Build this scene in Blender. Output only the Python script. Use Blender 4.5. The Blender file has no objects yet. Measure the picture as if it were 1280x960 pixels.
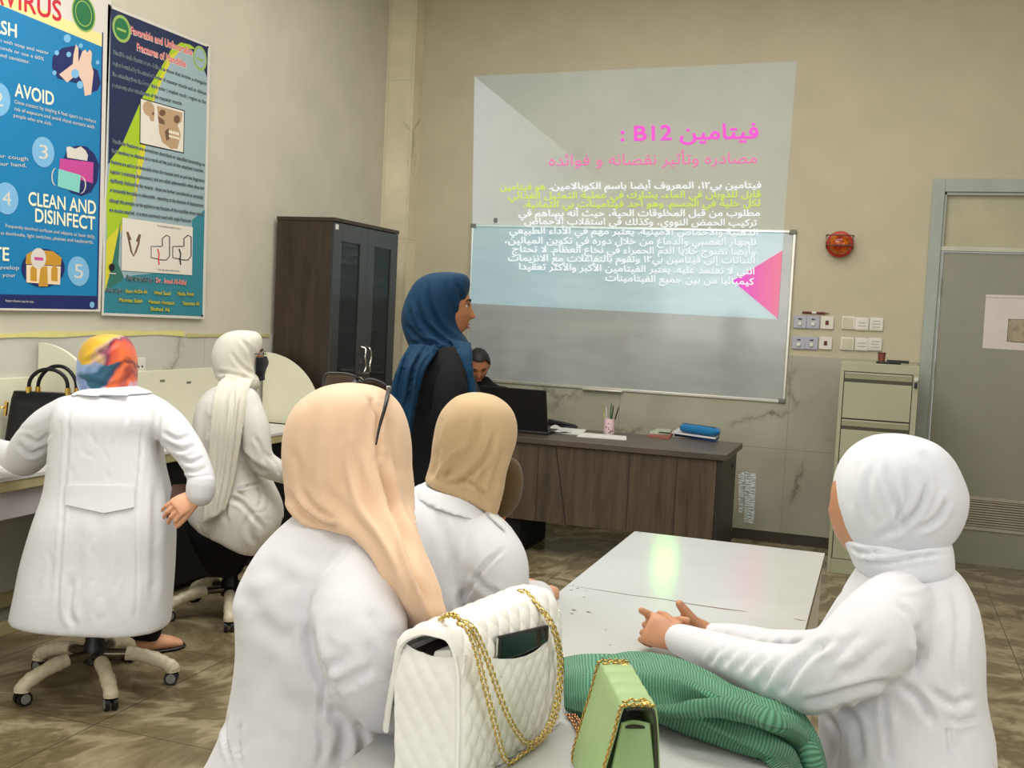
import bpy, math, random
import numpy as np
from mathutils import Vector, Matrix, geometry
random.seed(7); np.random.seed(7)
S = bpy.context.scene
C = S.collection
PI = math.pi

# ------------------------------------------------------------------ camera
F_PX = 1320.0
CAM = np.array([0.0, 0.0, 1.5])
YAW, PITCH, ROLL = -0.33403, 0.065186, 0.049045
def _basis():
    cy, sy = math.cos(YAW), math.sin(YAW)
    fwd = np.array([sy*math.cos(PITCH), cy*math.cos(PITCH), -math.sin(PITCH)])
    right = np.array([cy, -sy, 0.0]); up = np.cross(right, fwd)
    return right*math.cos(ROLL)+up*math.sin(ROLL), -right*math.sin(ROLL)+up*math.cos(ROLL), fwd
CR, CU, CF = _basis()
cam_d = bpy.data.cameras.new('camera'); cam = bpy.data.objects.new('camera', cam_d); C.objects.link(cam)
cam_d.sensor_fit = 'HORIZONTAL'; cam_d.sensor_width = 36.0; cam_d.lens = 36.0*F_PX/1280.0
cam_d.clip_start = 0.05; cam_d.clip_end = 60
M = Matrix.Identity(4)
for i in range(3):
    M[i][0] = CR[i]; M[i][1] = CU[i]; M[i][2] = -CF[i]; M[i][3] = CAM[i]
cam.matrix_world = M
S.camera = cam

# ------------------------------------------------------------------ world, light, exposure
S.view_settings.view_transform = 'Standard'
S.view_settings.look = 'None'
S.view_settings.gamma = 1.0
S.view_settings.use_curve_mapping = False
S.view_settings.exposure = 0.0
W = bpy.data.worlds.new('daylight'); S.world = W; W.use_nodes = True
W.node_tree.nodes['Background'].inputs[0].default_value = (0.93, 0.96, 1.0, 1)
W.node_tree.nodes['Background'].inputs[1].default_value = 0.9
def area(name, loc, target, sx, sy, power, col=(1, 1, 1)):
    l = bpy.data.lights.new(name, 'AREA'); l.shape = 'RECTANGLE'; l.size = sx; l.size_y = sy
    l.energy = power; l.color = col
    o = bpy.data.objects.new(name, l); C.objects.link(o); o.location = loc
    d = Vector(target)-Vector(loc); o.rotation_euler = d.to_track_quat('-Z', 'Y').to_euler()
    return o
area('window_daylight_behind', (-1.4, -2.0, 2.2), (-1.2, 3.5, 0.9), 4.0, 2.0, 56, (1.0, 0.985, 0.96))
area('window_daylight_right', (2.95, 2.2, 2.3), (-1.5, 3.4, 1.0), 4.4, 1.8, 75, (1.0, 0.99, 0.97))
area('ceiling_light_panel', (-1.9, 2.9, 3.95), (-1.9, 2.9, 0), 2.6, 1.4, 105, (1.0, 0.98, 0.94))
area('ceiling_light_panel', (-1.0, 5.4, 3.95), (-1.0, 5.4, 0), 3.6, 1.6, 60, (1.0, 0.98, 0.94))
area('ceiling_light_panel', (-0.5, 0.6, 3.95), (-0.5, 0.6, 0), 2.4, 1.2, 36, (1.0, 0.985, 0.95))  # extra panel added to brighten the near table, bags and figures
def spot(name, loc, target, power, deg, col, rad=0.03):
    l = bpy.data.lights.new(name, 'SPOT'); l.energy = power; l.color = col; l.spot_size = math.radians(deg); l.spot_blend = 1.0; l.shadow_soft_size = rad
    o = bpy.data.objects.new(name, l); C.objects.link(o); o.location = loc
    o.rotation_euler = (Vector(target)-Vector(loc)).to_track_quat('-Z', 'Y').to_euler(); return o
# added spot standing in for projector glare off the glossy board onto the table
spot('glare_stand_in', (-1.37, 7.49, 1.75), (-0.60, 3.30, 0.75), 3.4, 3.8, (0.26, 1.0, 0.06), 0.08)

# ------------------------------------------------------------------ geometry helpers
def at(u, v, d):
    """point seen at pixel (u,v) of the 1280x960 frame, d metres in front of the camera"""
    return CAM + d*(CR*(u-640)/F_PX - CU*(v-480)/F_PX + CF)
def ray(u, v): return CR*(u-640)/F_PX - CU*(v-480)/F_PX + CF
def at_y(u, v, y): r = ray(u, v); return CAM + r*(y/r[1])
def at_x(u, v, x): r = ray(u, v); return CAM + r*(x/r[0])
def at_z(u, v, z): r = ray(u, v); return CAM + r*((z-1.5)/r[2])
def proj(P):
    Q = np.asarray(P)-CAM; d = Q@CF
    return np.stack([640+F_PX*(Q@CR)/d, 480-F_PX*(Q@CU)/d, d], -1)
RH = np.array([math.cos(YAW), -math.sin(YAW), 0.0])     # horizontal right / forward of the view
FH = np.array([math.sin(YAW), math.cos(YAW), 0.0])
ZZ = np.array([0, 0, 1.0])
def unit(a): a = np.asarray(a, float); return a/(np.linalg.norm(a)+1e-12)
def spline(P, n):
    """Catmull-Rom through P, n samples"""
    P = np.asarray(P, float); m = len(P)
    if m == 2: return P[0]+(P[1]-P[0])*np.linspace(0, 1, n)[:, None]
    out = []
    for t in np.linspace(0, m-1, n):
        i = min(int(t), m-2); f = t-i
        p0 = P[i-1] if i > 0 else 2*P[0]-P[1]; p3 = P[i+2] if i+2 < m else 2*P[-1]-P[-2]
        p1, p2 = P[i], P[i+1]
        out.append(0.5*((2*p1)+(-p0+p2)*f+(2*p0-5*p1+4*p2-p3)*f*f+(-p0+3*p1-3*p2+p3)*f**3))
    return np.array(out)

class MB:
    def __init__(s): s.v = []; s.f = []; s.mi = []; s.uv = []
    def add(s, V, Fs, mi=0, uv=None):
        b = len(s.v); s.v.extend([tuple(map(float, p)) for p in V])
        for k, f in enumerate(Fs):
            s.f.append([i+b for i in f]); s.mi.append(mi)
            s.uv.append([uv[i] for i in f] if uv is not None else None)
        return s
    def box(s, lo, hi, mi=0, fr=None):
        x0, y0, z0 = lo; x1, y1, z1 = hi
        V = [(x0,y0,z0),(x1,y0,z0),(x1,y1,z0),(x0,y1,z0),(x0,y0,z1),(x1,y0,z1),(x1,y1,z1),(x0,y1,z1)]
        if fr is not None: V = [fr(p) for p in V]
        return s.add(V, [(3,2,1,0),(4,5,6,7),(0,1,5,4),(1,2,6,5),(2,3,7,6),(3,0,4,7)], mi)
    def hexa(s, V, mi=0):
        return s.add(V, [(3,2,1,0),(4,5,6,7),(0,1,5,4),(1,2,6,5),(2,3,7,6),(3,0,4,7)], mi)
    def loft(s, rings, caps=True, mi=0, closed=True, vscale=1.0):
        n = len(rings[0]); V = [p for r in rings for p in r]; Fs = []; m = len(rings)
        uv = []
        L = 0.0
        for j, r in enumerate(rings):
            if j: L += np.linalg.norm(np.mean(rings[j], 0)-np.mean(rings[j-1], 0))
            for i in range(n): uv.append((i/n, L*vscale))
        for j in range(m-1):
            for i in range(n if closed else n-1):
                k = (i+1) % n
                Fs.append((j*n+i, j*n+k, (j+1)*n+k, (j+1)*n+i))
        s.add(V, Fs, mi, uv)
        if caps and closed:
            b = len(s.v)-len(V)
            s.f.append([b+i for i in range(n)][::-1]); s.mi.append(mi); s.uv.append([uv[i] for i in range(n)][::-1])
            s.f.append([b+(m-1)*n+i for i in range(n)]); s.mi.append(mi); s.uv.append([uv[(m-1)*n+i] for i in range(n)])
        return s
    def cyl(s, p0, p1, r0, r1=None, n=20, mi=0):
        r1 = r0 if r1 is None else r1
        return s.tube([p0, p1], [r0, r1], n, mi)
    def tube(s, P, r, n=12, mi=0, flat=1.0, up=None, round_ends=False, vscale=1.0):
        P = [np.asarray(p, float) for p in P]; m = len(P)
        r = [r]*m if np.isscalar(r) else list(r)
        T = [unit(P[min(i+1, m-1)]-P[max(i-1, 0)]) for i in range(m)]
        if up is None: up = ZZ if abs(T[0][2]) < 0.9 else np.array([1.0, 0, 0])
        up = np.asarray(up, float)
        rings = []
        def ring(p, t, rr, up):
            x = unit(np.cross(t, up)); y = np.cross(x, t)
            return [p+rr*(math.cos(a)*x+flat*math.sin(a)*y) for a in [2*PI*k/n for k in range(n)]], y
        for i in range(m):
            if round_ends and i == 0:
                for q in (0.15, 0.55, 0.85): rg, up = ring(P[0]-T[0]*r[0]*math.sqrt(1-q*q)*0.9, T[0], r[0]*q, up); rings.append(rg)
            rg, up = ring(P[i], T[i], r[i], up); rings.append(rg)
            if round_ends and i == m-1:
                for q in (0.85, 0.55, 0.15): rg, up = ring(P[i]+T[i]*r[i]*math.sqrt(1-q*q)*0.9, T[i], r[i]*q, up); rings.append(rg)
        return s.loft(rings, True, mi, vscale=vscale)
    def ball(s, c, r, mi=0, n=20, fr=None):
        c = np.asarray(c, float); r = np.ones(3)*r
        V = []; m = n//2
        for j in range(1, m):
            th = PI*j/m
            for i in range(n):
                ph = 2*PI*i/n
                p = np.array([math.sin(th)*math.cos(ph), math.sin(th)*math.sin(ph), math.cos(th)])*r
                V.append(c+(p if fr is None else fr@p))
        q = np.array([0, 0, r[2]]);  q = q if fr is None else fr@q
        V.append(c+q); V.append(c-q); a = len(V)-2; b = len(V)-1; Fs = []
        for j in range(m-2):
            for i in range(n):
                k = (i+1) % n; Fs.append((j*n+i, (j+1)*n+i, (j+1)*n+k, j*n+k))
        for i in range(n):
            k = (i+1) % n; Fs.append((a, i, k)); Fs.append((b, (m-2)*n+k, (m-2)*n+i))
        return s.add(V, Fs, mi)
    def lathe(s, c, prof, n=32, mi=0, axis=ZZ):
        axis = unit(axis); x = unit(np.cross(axis, [0.3, 0.9, 0.1])); y = np.cross(axis, x); c = np.asarray(c, float)
        rings = [[c+axis*h+r*(math.cos(2*PI*k/n)*x+math.sin(2*PI*k/n)*y) for k in range(n)] for r, h in prof]
        return s.loft(rings, True, mi)
    def grid(s, G, mi=0):
        G = np.asarray(G); a, b = G.shape[:2]
        uv = [(i/(b-1), j/(a-1)) for j in range(a) for i in range(b)]
        return s.add(G.reshape(-1, 3), [(j*b+i, j*b+i+1, (j+1)*b+i+1, (j+1)*b+i) for j in range(a-1) for i in range(b-1)], mi, uv)
    def slab(s, G, th, mi=0):
        """open grid G given thickness th (closed shell)"""
        G = np.asarray(G, float); a, b = G.shape[:2]
        du = np.gradient(G, axis=1); dv = np.gradient(G, axis=0); N = np.cross(du, dv)
        N /= (np.linalg.norm(N, axis=2, keepdims=True)+1e-9)
        A = (G+N*th/2).reshape(-1, 3); B = (G-N*th/2).reshape(-1, 3); n = a*b
        Fs = []
        for j in range(a-1):
            for i in range(b-1):
                q = (j*b+i, j*b+i+1, (j+1)*b+i+1, (j+1)*b+i)
                Fs.append(q); Fs.append(tuple(n+k for k in q[::-1]))
        per = [i for i in range(b)]+[j*b+b-1 for j in range(1, a)]+[(a-1)*b+i for i in range(b-2, -1, -1)]+[j*b for j in range(a-2, 0, -1)]
        for k in range(len(per)):
            p, q = per[k], per[(k+1) % len(per)]; Fs.append((q, p, n+p, n+q))
        uv = [(i/(b-1), j/(a-1)) for j in range(a) for i in range(b)]*2
        return s.add(np.vstack([A, B]), Fs, mi, uv)
    def mesh(s, name):
        me = bpy.data.meshes.new(name); me.from_pydata(s.v, [], s.f); 
        me.polygons.foreach_set('material_index', s.mi)
        if any(u is not None for u in s.uv):
            l = me.uv_layers.new(name='UVMap'); flat = []
            for f, u in zip(s.f, s.uv):
                for k in range(len(f)): flat.extend(u[k] if u is not None else (0, 0))
            l.data.foreach_set('uv', flat)
        me.update(); return me
    def build(s, name, mats, parent=None, smooth=40, bevel=0, seg=2, sub=0):
        return link(name, s.mesh(name), mats, parent, smooth, bevel, seg, sub)

def link(name, me, mats, parent=None, smooth=40, bevel=0, seg=2, sub=0):
    o = bpy.data.objects.new(name, me); C.objects.link(o)
    for m in (mats if isinstance(mats, (list, tuple)) else [mats]): me.materials.append(m)
    if smooth:
        me.polygons.foreach_set('use_smooth', [True]*len(me.polygons))
        if smooth < 180: me.set_sharp_from_angle(angle=math.radians(smooth))
    if bevel:
        b = o.modifiers.new('bevel', 'BEVEL'); b.width = bevel; b.segments = seg; b.limit_method = 'ANGLE'; b.angle_limit = math.radians(35)
    if sub:
        b = o.modifiers.new('subsurf', 'SUBSURF'); b.levels = sub; b.render_levels = sub
    if parent is not None:
        o.parent = parent
        o.matrix_parent_inverse = Matrix.Translation(parent.location).inverted() if parent.type == 'EMPTY' else Matrix.Identity(4)
    return o
def thing(name, label, cat, loc, group=None):
    o = bpy.data.objects.new(name, None); C.objects.link(o); o.location = tuple(map(float, loc)); o.empty_display_size = 0.05
    o['label'] = label; o['category'] = cat
    if group: o['group'] = group
    return o
def tag(o, label, cat, group=None):
    o['label'] = label; o['category'] = cat
    if group: o['group'] = group
    return o
def struct(o): o['kind'] = 'structure'; return o
def dup(root, delta, label=None, rotz=None):
    r = root.copy(); C.objects.link(r); r.location = Vector(root.location)+Vector(delta)
    if rotz is not None: r.rotation_euler = (0, 0, rotz)
    if label: r['label'] = label
    for ch in list(root.children):
        c = ch.copy(); C.objects.link(c); c.parent = r
        for g in list(ch.children):
            d = g.copy(); C.objects.link(d); d.parent = c
    return r

# ------------------------------------------------------------------ materials
def srgb(r, g, b):
    f = lambda c: c/12.92 if c <= 0.04045 else ((c+0.055)/1.055)**2.4
    return (f(r/255), f(g/255), f(b/255), 1)
def nodes(name):
    m = bpy.data.materials.new(name); m.use_nodes = True
    nt = m.node_tree; return m, nt, nt.nodes['Principled BSDF']
def N(nt, t, **kw):
    n = nt.nodes.new(t)
    for k, v in kw.items():
        if k in n.inputs: n.inputs[k].default_value = v
        else: setattr(n, k, v)
    return n
def ramp(nt, fac, stops):
    r = nt.nodes.new('ShaderNodeValToRGB'); e = r.color_ramp.elements
    while len(e) > 1: e.remove(e[-1])
    e[0].position, e[0].color = stops[0]
    for p, c in stops[1:]: k = e.new(p); k.color = c
    nt.links.new(fac, r.inputs[0]); return r.outputs[0]
def coords(nt, scale=(1, 1, 1), rot=(0, 0, 0), src='Object'):
    tc = nt.nodes.new('ShaderNodeTexCoord'); mp = nt.nodes.new('ShaderNodeMapping')
    mp.inputs['Scale'].default_value = scale; mp.inputs['Rotation'].default_value = rot
    nt.links.new(tc.outputs[src], mp.inputs[0]); return mp.outputs[0]
def bump(nt, bs, h, strength=0.2, dist=0.01):
    b = N(nt, 'ShaderNodeBump', Strength=strength, Distance=dist); nt.links.new(h, b.inputs['Height'])
    nt.links.new(b.outputs[0], bs.inputs['Normal']); return b
def mat(name, col, rough=0.6, metal=0.0, vary=0.06, scale=8, bmp=0.0, bscale=300, spec=0.5, sheen=0.0, coat=0.0):
    m, nt, bs = nodes(name)
    bs.inputs['Roughness'].default_value = rough; bs.inputs['Metallic'].default_value = metal
    bs.inputs['Specular IOR Level'].default_value = spec
    if sheen: bs.inputs['Sheen Weight'].default_value = sheen; bs.inputs['Sheen Roughness'].default_value = 0.4
    if coat: bs.inputs['Coat Weight'].default_value = coat; bs.inputs['Coat Roughness'].default_value = 0.08
    co = coords(nt)
    nz = N(nt, 'ShaderNodeTexNoise', Scale=scale, Detail=3.0); nt.links.new(co, nz.inputs['Vector'])
    a = tuple(max(0, c*(1-vary)) for c in col[:3])+(1,); b = tuple(min(1, c*(1+vary)) for c in col[:3])+(1,)
    nt.links.new(ramp(nt, nz.outputs[0], [(0.3, a), (0.7, b)]), bs.inputs['Base Color'])
    if bmp:
        n2 = N(nt, 'ShaderNodeTexNoise', Scale=bscale, Detail=2.0); nt.links.new(co, n2.inputs['Vector'])
        bump(nt, bs, n2.outputs[0], bmp, 0.002)
    return m
def cloth_mat(name, col, rough=0.85, weave=900, bmp=0.25, sheen=0.15, vary=0.03):
    m, nt, bs = nodes(name)
    bs.inputs['Roughness'].default_value = rough; bs.inputs['Specular IOR Level'].default_value = 0.25
    bs.inputs['Sheen Weight'].default_value = sheen
    co = coords(nt)
    nz = N(nt, 'ShaderNodeTexNoise', Scale=5.0, Detail=4.0); nt.links.new(co, nz.inputs['Vector'])
    a = tuple(c*(1-vary) for c in col[:3])+(1,); b = tuple(min(1, c*(1+vary)) for c in col[:3])+(1,)
    nt.links.new(ramp(nt, nz.outputs[0], [(0.3, a), (0.7, b)]), bs.inputs['Base Color'])
    n2 = N(nt, 'ShaderNodeTexNoise', Scale=weave, Detail=1.0); nt.links.new(co, n2.inputs['Vector'])
    n3 = N(nt, 'ShaderNodeTexNoise', Scale=26.0, Detail=3.0); nt.links.new(co, n3.inputs['Vector'])
    ad = N(nt, 'ShaderNodeMath', operation='MULTIPLY_ADD'); ad.inputs[1].default_value = 4.0
    nt.links.new(n3.outputs[0], ad.inputs[0]); nt.links.new(n2.outputs[0], ad.inputs[2])
    bump(nt, bs, ad.outputs[0], bmp, 0.0015)
    return m
def emis(name, col, strength):
    m = bpy.data.materials.new(name); m.use_nodes = True; nt = m.node_tree; nt.nodes.clear()
    out = N(nt, 'ShaderNodeOutputMaterial'); e = N(nt, 'ShaderNodeEmission', Color=col, Strength=strength)
    t = N(nt, 'ShaderNodeBsdfTransparent'); ad = N(nt, 'ShaderNodeAddShader')
    nt.links.new(e.outputs[0], ad.inputs[0]); nt.links.new(t.outputs[0], ad.inputs[1]); nt.links.new(ad.outputs[0], out.inputs[0])
    return m
# ------------------------------------------------------------------ the room
XL, YB, ZC = -3.70, 7.55, 4.0
def plaster(name, col, sc=3.0):
    m, nt, bs = nodes(name); bs.inputs['Roughness'].default_value = 0.75; bs.inputs['Specular IOR Level'].default_value = 0.25
    co = coords(nt)
    nz = N(nt, 'ShaderNodeTexNoise', Scale=sc, Detail=6.0, Roughness=0.65); nt.links.new(co, nz.inputs['Vector'])
    a = tuple(c*0.94 for c in col[:3])+(1,); b = tuple(c*1.05 for c in col[:3])+(1,)
    nt.links.new(ramp(nt, nz.outputs[0], [(0.3, a), (0.7, b)]), bs.inputs['Base Color'])
    n2 = N(nt, 'ShaderNodeTexNoise', Scale=60.0, Detail=4.0); nt.links.new(co, n2.inputs['Vector'])
    bump(nt, bs, n2.outputs[0], 0.08, 0.004); return m
def marble(name, base, vein, tile, axis, rough=0.12):
    """polished cladding: broad clouding, thin dark veins, tile joints along two axes"""
    m, nt, bs = nodes(name); bs.inputs['Roughness'].default_value = rough
    co = coords(nt)
    wn = N(nt, 'ShaderNodeTexNoise', Scale=1.1, Detail=8.0, Roughness=0.7); nt.links.new(co, wn.inputs['Vector'])
    mx = N(nt, 'ShaderNodeMix', data_type='VECTOR'); mx.inputs[0].default_value = 0.35
    nt.links.new(co, mx.inputs[4]); nt.links.new(wn.outputs['Color'], mx.inputs[5])
    vo = N(nt, 'ShaderNodeTexVoronoi', feature='DISTANCE_TO_EDGE', Scale=1.55); nt.links.new(mx.outputs[1], vo.inputs['Vector'])
    cl = N(nt, 'ShaderNodeTexNoise', Scale=2.2, Detail=6.0); nt.links.new(co, cl.inputs['Vector'])
    a = tuple(c*0.86 for c in base[:3])+(1,); b = tuple(min(1, c*1.12) for c in base[:3])+(1,)
    c0 = ramp(nt, cl.outputs[0], [(0.3, a), (0.7, b)])
    vm = ramp(nt, vo.outputs['Distance'], [(0.0, (0.75,)*3+(1,)), (0.008, (0.25,)*3+(1,)), (0.03, (0, 0, 0, 1))])
    g = N(nt, 'ShaderNodeTexNoise', Scale=1.7, Detail=2.0); nt.links.new(co, g.inputs['Vector'])
    gate = ramp(nt, g.outputs[0], [(0.45, (0, 0, 0, 1)), (0.58, (1, 1, 1, 1))])
    mu = N(nt, 'ShaderNodeMath', operation='MULTIPLY'); nt.links.new(vm, mu.inputs[0]); nt.links.new(gate, mu.inputs[1])
    m1 = N(nt, 'ShaderNodeMix', data_type='RGBA'); m1.inputs[7].default_value = vein
    nt.links.new(mu.outputs[0], m1.inputs[0]); nt.links.new(c0, m1.inputs[6])
    # joints
    sp = N(nt, 'ShaderNodeSeparateXYZ'); nt.links.new(co, sp.inputs[0])
    prev = None
    for ax, size, off in tile:
        ma = N(nt, 'ShaderNodeMath', operation='MULTIPLY_ADD'); ma.inputs[1].default_value = 1/size; ma.inputs[2].default_value = off
        nt.links.new(sp.outputs[ax], ma.inputs[0])
        fr = N(nt, 'ShaderNodeMath', operation='PINGPONG'); fr.inputs[1].default_value = 0.5; nt.links.new(ma.outputs[0], fr.inputs[0])
        lt = N(nt, 'ShaderNodeMath', operation='LESS_THAN'); lt.inputs[1].default_value = 0.0016/size; nt.links.new(fr.outputs[0], lt.inputs[0])
        if prev is None: prev = lt.outputs[0]
        else:
            mm = N(nt, 'ShaderNodeMath', operation='MAXIMUM'); nt.links.new(prev, mm.inputs[0]); nt.links.new(lt.outputs[0], mm.inputs[1]); prev = mm.outputs[0]
    m2 = N(nt, 'ShaderNodeMix', data_type='RGBA'); m2.inputs[7].default_value = tuple(c*0.6 for c in base[:3])+(1,)
    nt.links.new(prev, m2.inputs[0]); nt.links.new(m1.outputs[2], m2.inputs[6])
    nt.links.new(m2.outputs[2], bs.inputs['Base Color']); return m
def onyx_floor():
    m, nt, bs = nodes('swirled_brown_onyx_tile'); bs.inputs['Roughness'].default_value = 0.2
    co = coords(nt)
    w1 = N(nt, 'ShaderNodeTexNoise', Scale=1.3, Detail=4.0, Roughness=0.6, Distortion=1.2); nt.links.new(co, w1.inputs['Vector'])
    mx = N(nt, 'ShaderNodeMix', data_type='VECTOR'); mx.inputs[0].default_value = 0.6
    nt.links.new(co, mx.inputs[4]); nt.links.new(w1.outputs['Color'], mx.inputs[5])
    wv = N(nt, 'ShaderNodeTexWave', wave_type='RINGS', Scale=1.9, Distortion=8.0, Detail=4.0); wv.inputs['Detail Scale'].default_value = 1.6
    nt.links.new(mx.outputs[1], wv.inputs['Vector'])
    n2 = N(nt, 'ShaderNodeTexNoise', Scale=5.0, Detail=8.0, Roughness=0.7, Distortion=2.0); nt.links.new(mx.outputs[1], n2.inputs['Vector'])
    av = N(nt, 'ShaderNodeMath', operation='MULTIPLY_ADD'); av.inputs[1].default_value = 0.3
    nt.links.new(wv.outputs['Fac'], av.inputs[0])
    sc = N(nt, 'ShaderNodeMath', operation='MULTIPLY'); sc.inputs[1].default_value = 0.75; nt.links.new(n2.outputs[0], sc.inputs[0]); nt.links.new(sc.outputs[0], av.inputs[2])
    c = ramp(nt, av.outputs[0], [(0.15, srgb(82, 70, 49)), (0.4, srgb(112, 99, 73)), (0.58, srgb(136, 123, 95)), (0.75, srgb(164, 152, 122)), (0.92, srgb(190, 180, 151))])
    sp = N(nt, 'ShaderNodeSeparateXYZ'); nt.links.new(co, sp.inputs[0]); prev = None
    for ax, off in ((0, 0.13), (1, 0.32)):
        ma = N(nt, 'ShaderNodeMath', operation='MULTIPLY_ADD'); ma.inputs[1].default_value = 1/0.8; ma.inputs[2].default_value = off; nt.links.new(sp.outputs[ax], ma.inputs[0])
        fr = N(nt, 'ShaderNodeMath', operation='PINGPONG'); fr.inputs[1].default_value = 0.5; nt.links.new(ma.outputs[0], fr.inputs[0])
        lt = N(nt, 'ShaderNodeMath', operation='LESS_THAN'); lt.inputs[1].default_value = 0.0025; nt.links.new(fr.outputs[0], lt.inputs[0])
        if prev is None: prev = lt.outputs[0]
        else:
            mm = N(nt, 'ShaderNodeMath', operation='MAXIMUM'); nt.links.new(prev, mm.inputs[0]); nt.links.new(lt.outputs[0], mm.inputs[1]); prev = mm.outputs[0]
    m2 = N(nt, 'ShaderNodeMix', data_type='RGBA'); m2.inputs[7].default_value = srgb(70, 62, 46)
    nt.links.new(prev, m2.inputs[0]); nt.links.new(c, m2.inputs[6]); nt.links.new(m2.outputs[2], bs.inputs['Base Color']); return m
def wood(name, dark, light, grain=(14, 14, 1.2), rough=0.45, planks=None):
    m, nt, bs = nodes(name); bs.inputs['Roughness'].default_value = rough
    co = coords(nt, grain)
    nz = N(nt, 'ShaderNodeTexNoise', Scale=2.2, Detail=8.0, Roughness=0.7, Distortion=0.6); nt.links.new(co, nz.inputs['Vector'])
    c = ramp(nt, nz.outputs[0], [(0.3, dark), (0.5, tuple((a+b)/2 for a, b in zip(dark, light))), (0.72, light)])
    nt.links.new(c, bs.inputs['Base Color']); bump(nt, bs, nz.outputs[0], 0.08, 0.002); return m

m_wall = plaster('beige_grey_plaster', srgb(192, 184, 158))
m_wall_l = plaster('grey_plaster', srgb(203, 199, 180))
m_ceil = plaster('ceiling_white', srgb(225, 222, 212))
m_marb = marble('grey_marble_cladding', srgb(170, 167, 148), srgb(78, 72, 58), [(0, 1.2, 0.48), (2, 0.66, 0.0)], 0)
m_marb_l = marble('pale_grey_marble_cladding', srgb(196, 194, 182), srgb(130, 124, 110), [(1, 0.9, 0.25), (2, 0.66, 0.0)], 1, 0.2)
m_pil = marble('cream_marble_cladding', srgb(222, 214, 184), srgb(130, 118, 90), [(2, 1.2, 0.3)], 0)
m_floor = onyx_floor()
m_base = mat('dark_skirting', srgb(60, 52, 40), 0.35)
def flat_box(name, lo, hi, m): return struct(MB().box(lo, hi).build(name, m))
flat_box('floor', (-3.9, -2.5, -0.1), (3.2, 7.75, 0), m_floor)
flat_box('ceiling', (-3.9, -2.5, ZC), (3.2, 7.75, ZC+0.1), m_ceil)
flat_box('wall_left', (XL-0.15, -2.5, 0), (XL, YB+0.15, ZC), m_wall_l)
flat_box('wall_right', (3.05, -2.5, 0), (3.2, YB+0.15, ZC), m_wall)
XD0, XD1 = 0.251, 1.32                       # door frame, outer
flat_box('wall_back', (XL, YB, 0), (XD0, YB+0.15, ZC), m_wall)
flat_box('wall_back.001', (XD0, YB, 2.53), (3.05, YB+0.15, ZC), m_wall)
flat_box('wall_back.002', (XD1, YB, 0), (3.05, YB+0.15, 2.53), m_wall)
# marble wainscot, back and left
YP = 7.40; XP = -3.47
flat_box('trim_1', (XP, YB-0.014, 0.075), (XD0, YB, 1.316), m_marb)
flat_box('trim_2', (XL, -2.5, 0.0), (XL+0.014, YP, 1.30), m_marb_l)
flat_box('pillar', (XL, YP, 0), (XP, YB, 3.86), m_pil)
flat_box('trim_3', (XP, YB-0.02, 0), (XD0, YB, 0.075), m_base)
b = MB(); b.box((XP-0.012, YP-0.008, 0), (XP+0.002, YP, 3.86)); b.box((XL, YP-0.008, 0), (XL+0.02, YP, 3.86))
struct(b.build('trim_4', mat('corner_bead_cream', srgb(214, 206, 176), 0.4)))
# door: steel frame, transom panel, leaf with louvre
m_frame = mat('grey_steel_door_frame', srgb(160, 168, 158), 0.4)
m_leaf = mat('grey_painted_door', srgb(142, 140, 124), 0.35, vary=0.04, scale=3)
m_trans = mat('transom_panel_beige', srgb(176, 172, 142), 0.45)
zt = 2.06
b = MB()
b.box((XD0, YB-0.025, 0), (XD0+0.075, YB+0.1, 2.53)); b.box((XD1-0.075, YB-0.025, 0), (XD1, YB+0.1, 2.53))
b.box((XD0+0.075, YB-0.025, 2.445), (XD1-0.075, YB+0.1, 2.53))
b.box((XD0+0.075, YB-0.012, 2.425), (XD1-0.075, YB+0.1, 2.445)); b.box((XD0+0.075, YB-0.012, 0), (XD0+0.092, YB+0.1, 2.445))
struct(b.build('door_1', m_frame, bevel=0.003))
d1 = bpy.data.objects['door_1']
MB().box((XD0+0.085, YB+0.02, zt+0.03), (XD1-0.075, YB+0.06, 2.43)).build('transom_panel', m_trans, d1)
MB().box((XD0+0.075, YB-0.016, zt), (XD1-0.075, YB+0.08, zt+0.03)).build('transom_bar', mat('transom_bar_pale', srgb(190, 188, 168), 0.35), d1, bevel=0.003)
lz0 = at_y(1240, 660, YB)[2]; lz1 = at_y(1240, 626, YB)[2]
xl0, xl1 = XD0+0.096, XD1-0.08; vx0 = at_y(1192, 640, YB)[0]; vx1 = xl1-0.06
b = MB()
b.box((xl0, YB+0.005, lz1), (xl1, YB+0.045, zt-0.006)); b.box((xl0, YB+0.005, 0.001), (xl1, YB+0.045, lz0))
b.box((xl0, YB+0.005, lz0), (vx0, YB+0.045, lz1)); b.box((vx1, YB+0.005, lz0), (xl1, YB+0.045, lz1))
leaf = b.build('door_leaf', m_leaf, d1)
b = MB(); n = 11
for i in range(n):
    z = lz0+(lz1-lz0)*(i+0.15)/n
    b.hexa([(vx0, YB-0.002, z), (vx1, YB-0.002, z), (vx1, YB+0.03, z+0.012), (vx0, YB+0.03, z+0.012), (vx0, YB-0.002, z+0.007), (vx1, YB-0.002, z+0.007), (vx1, YB+0.03, z+0.019), (vx0, YB+0.03, z+0.019)])
b.box((vx0-0.014, YB-0.006, lz1-0.002), (vx1+0.01, YB+0.01, lz1+0.018)); b.box((vx0-0.014, YB-0.006, lz0-0.024), (vx1+0.01, YB+0.01, lz0-0.004))
b.box((vx0+0.042, YB-0.004, lz0), (vx0+0.05, YB+0.004, lz1))
b.build('louvre', mat('louvre_slats_taupe', srgb(168, 160, 142), 0.4), d1)
MB().box((vx0, YB+0.035, lz0), (vx1, YB+0.04, lz1)).build('louvre_backing', mat('louvre_dark', srgb(46, 42, 34), 0.7), d1)
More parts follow.
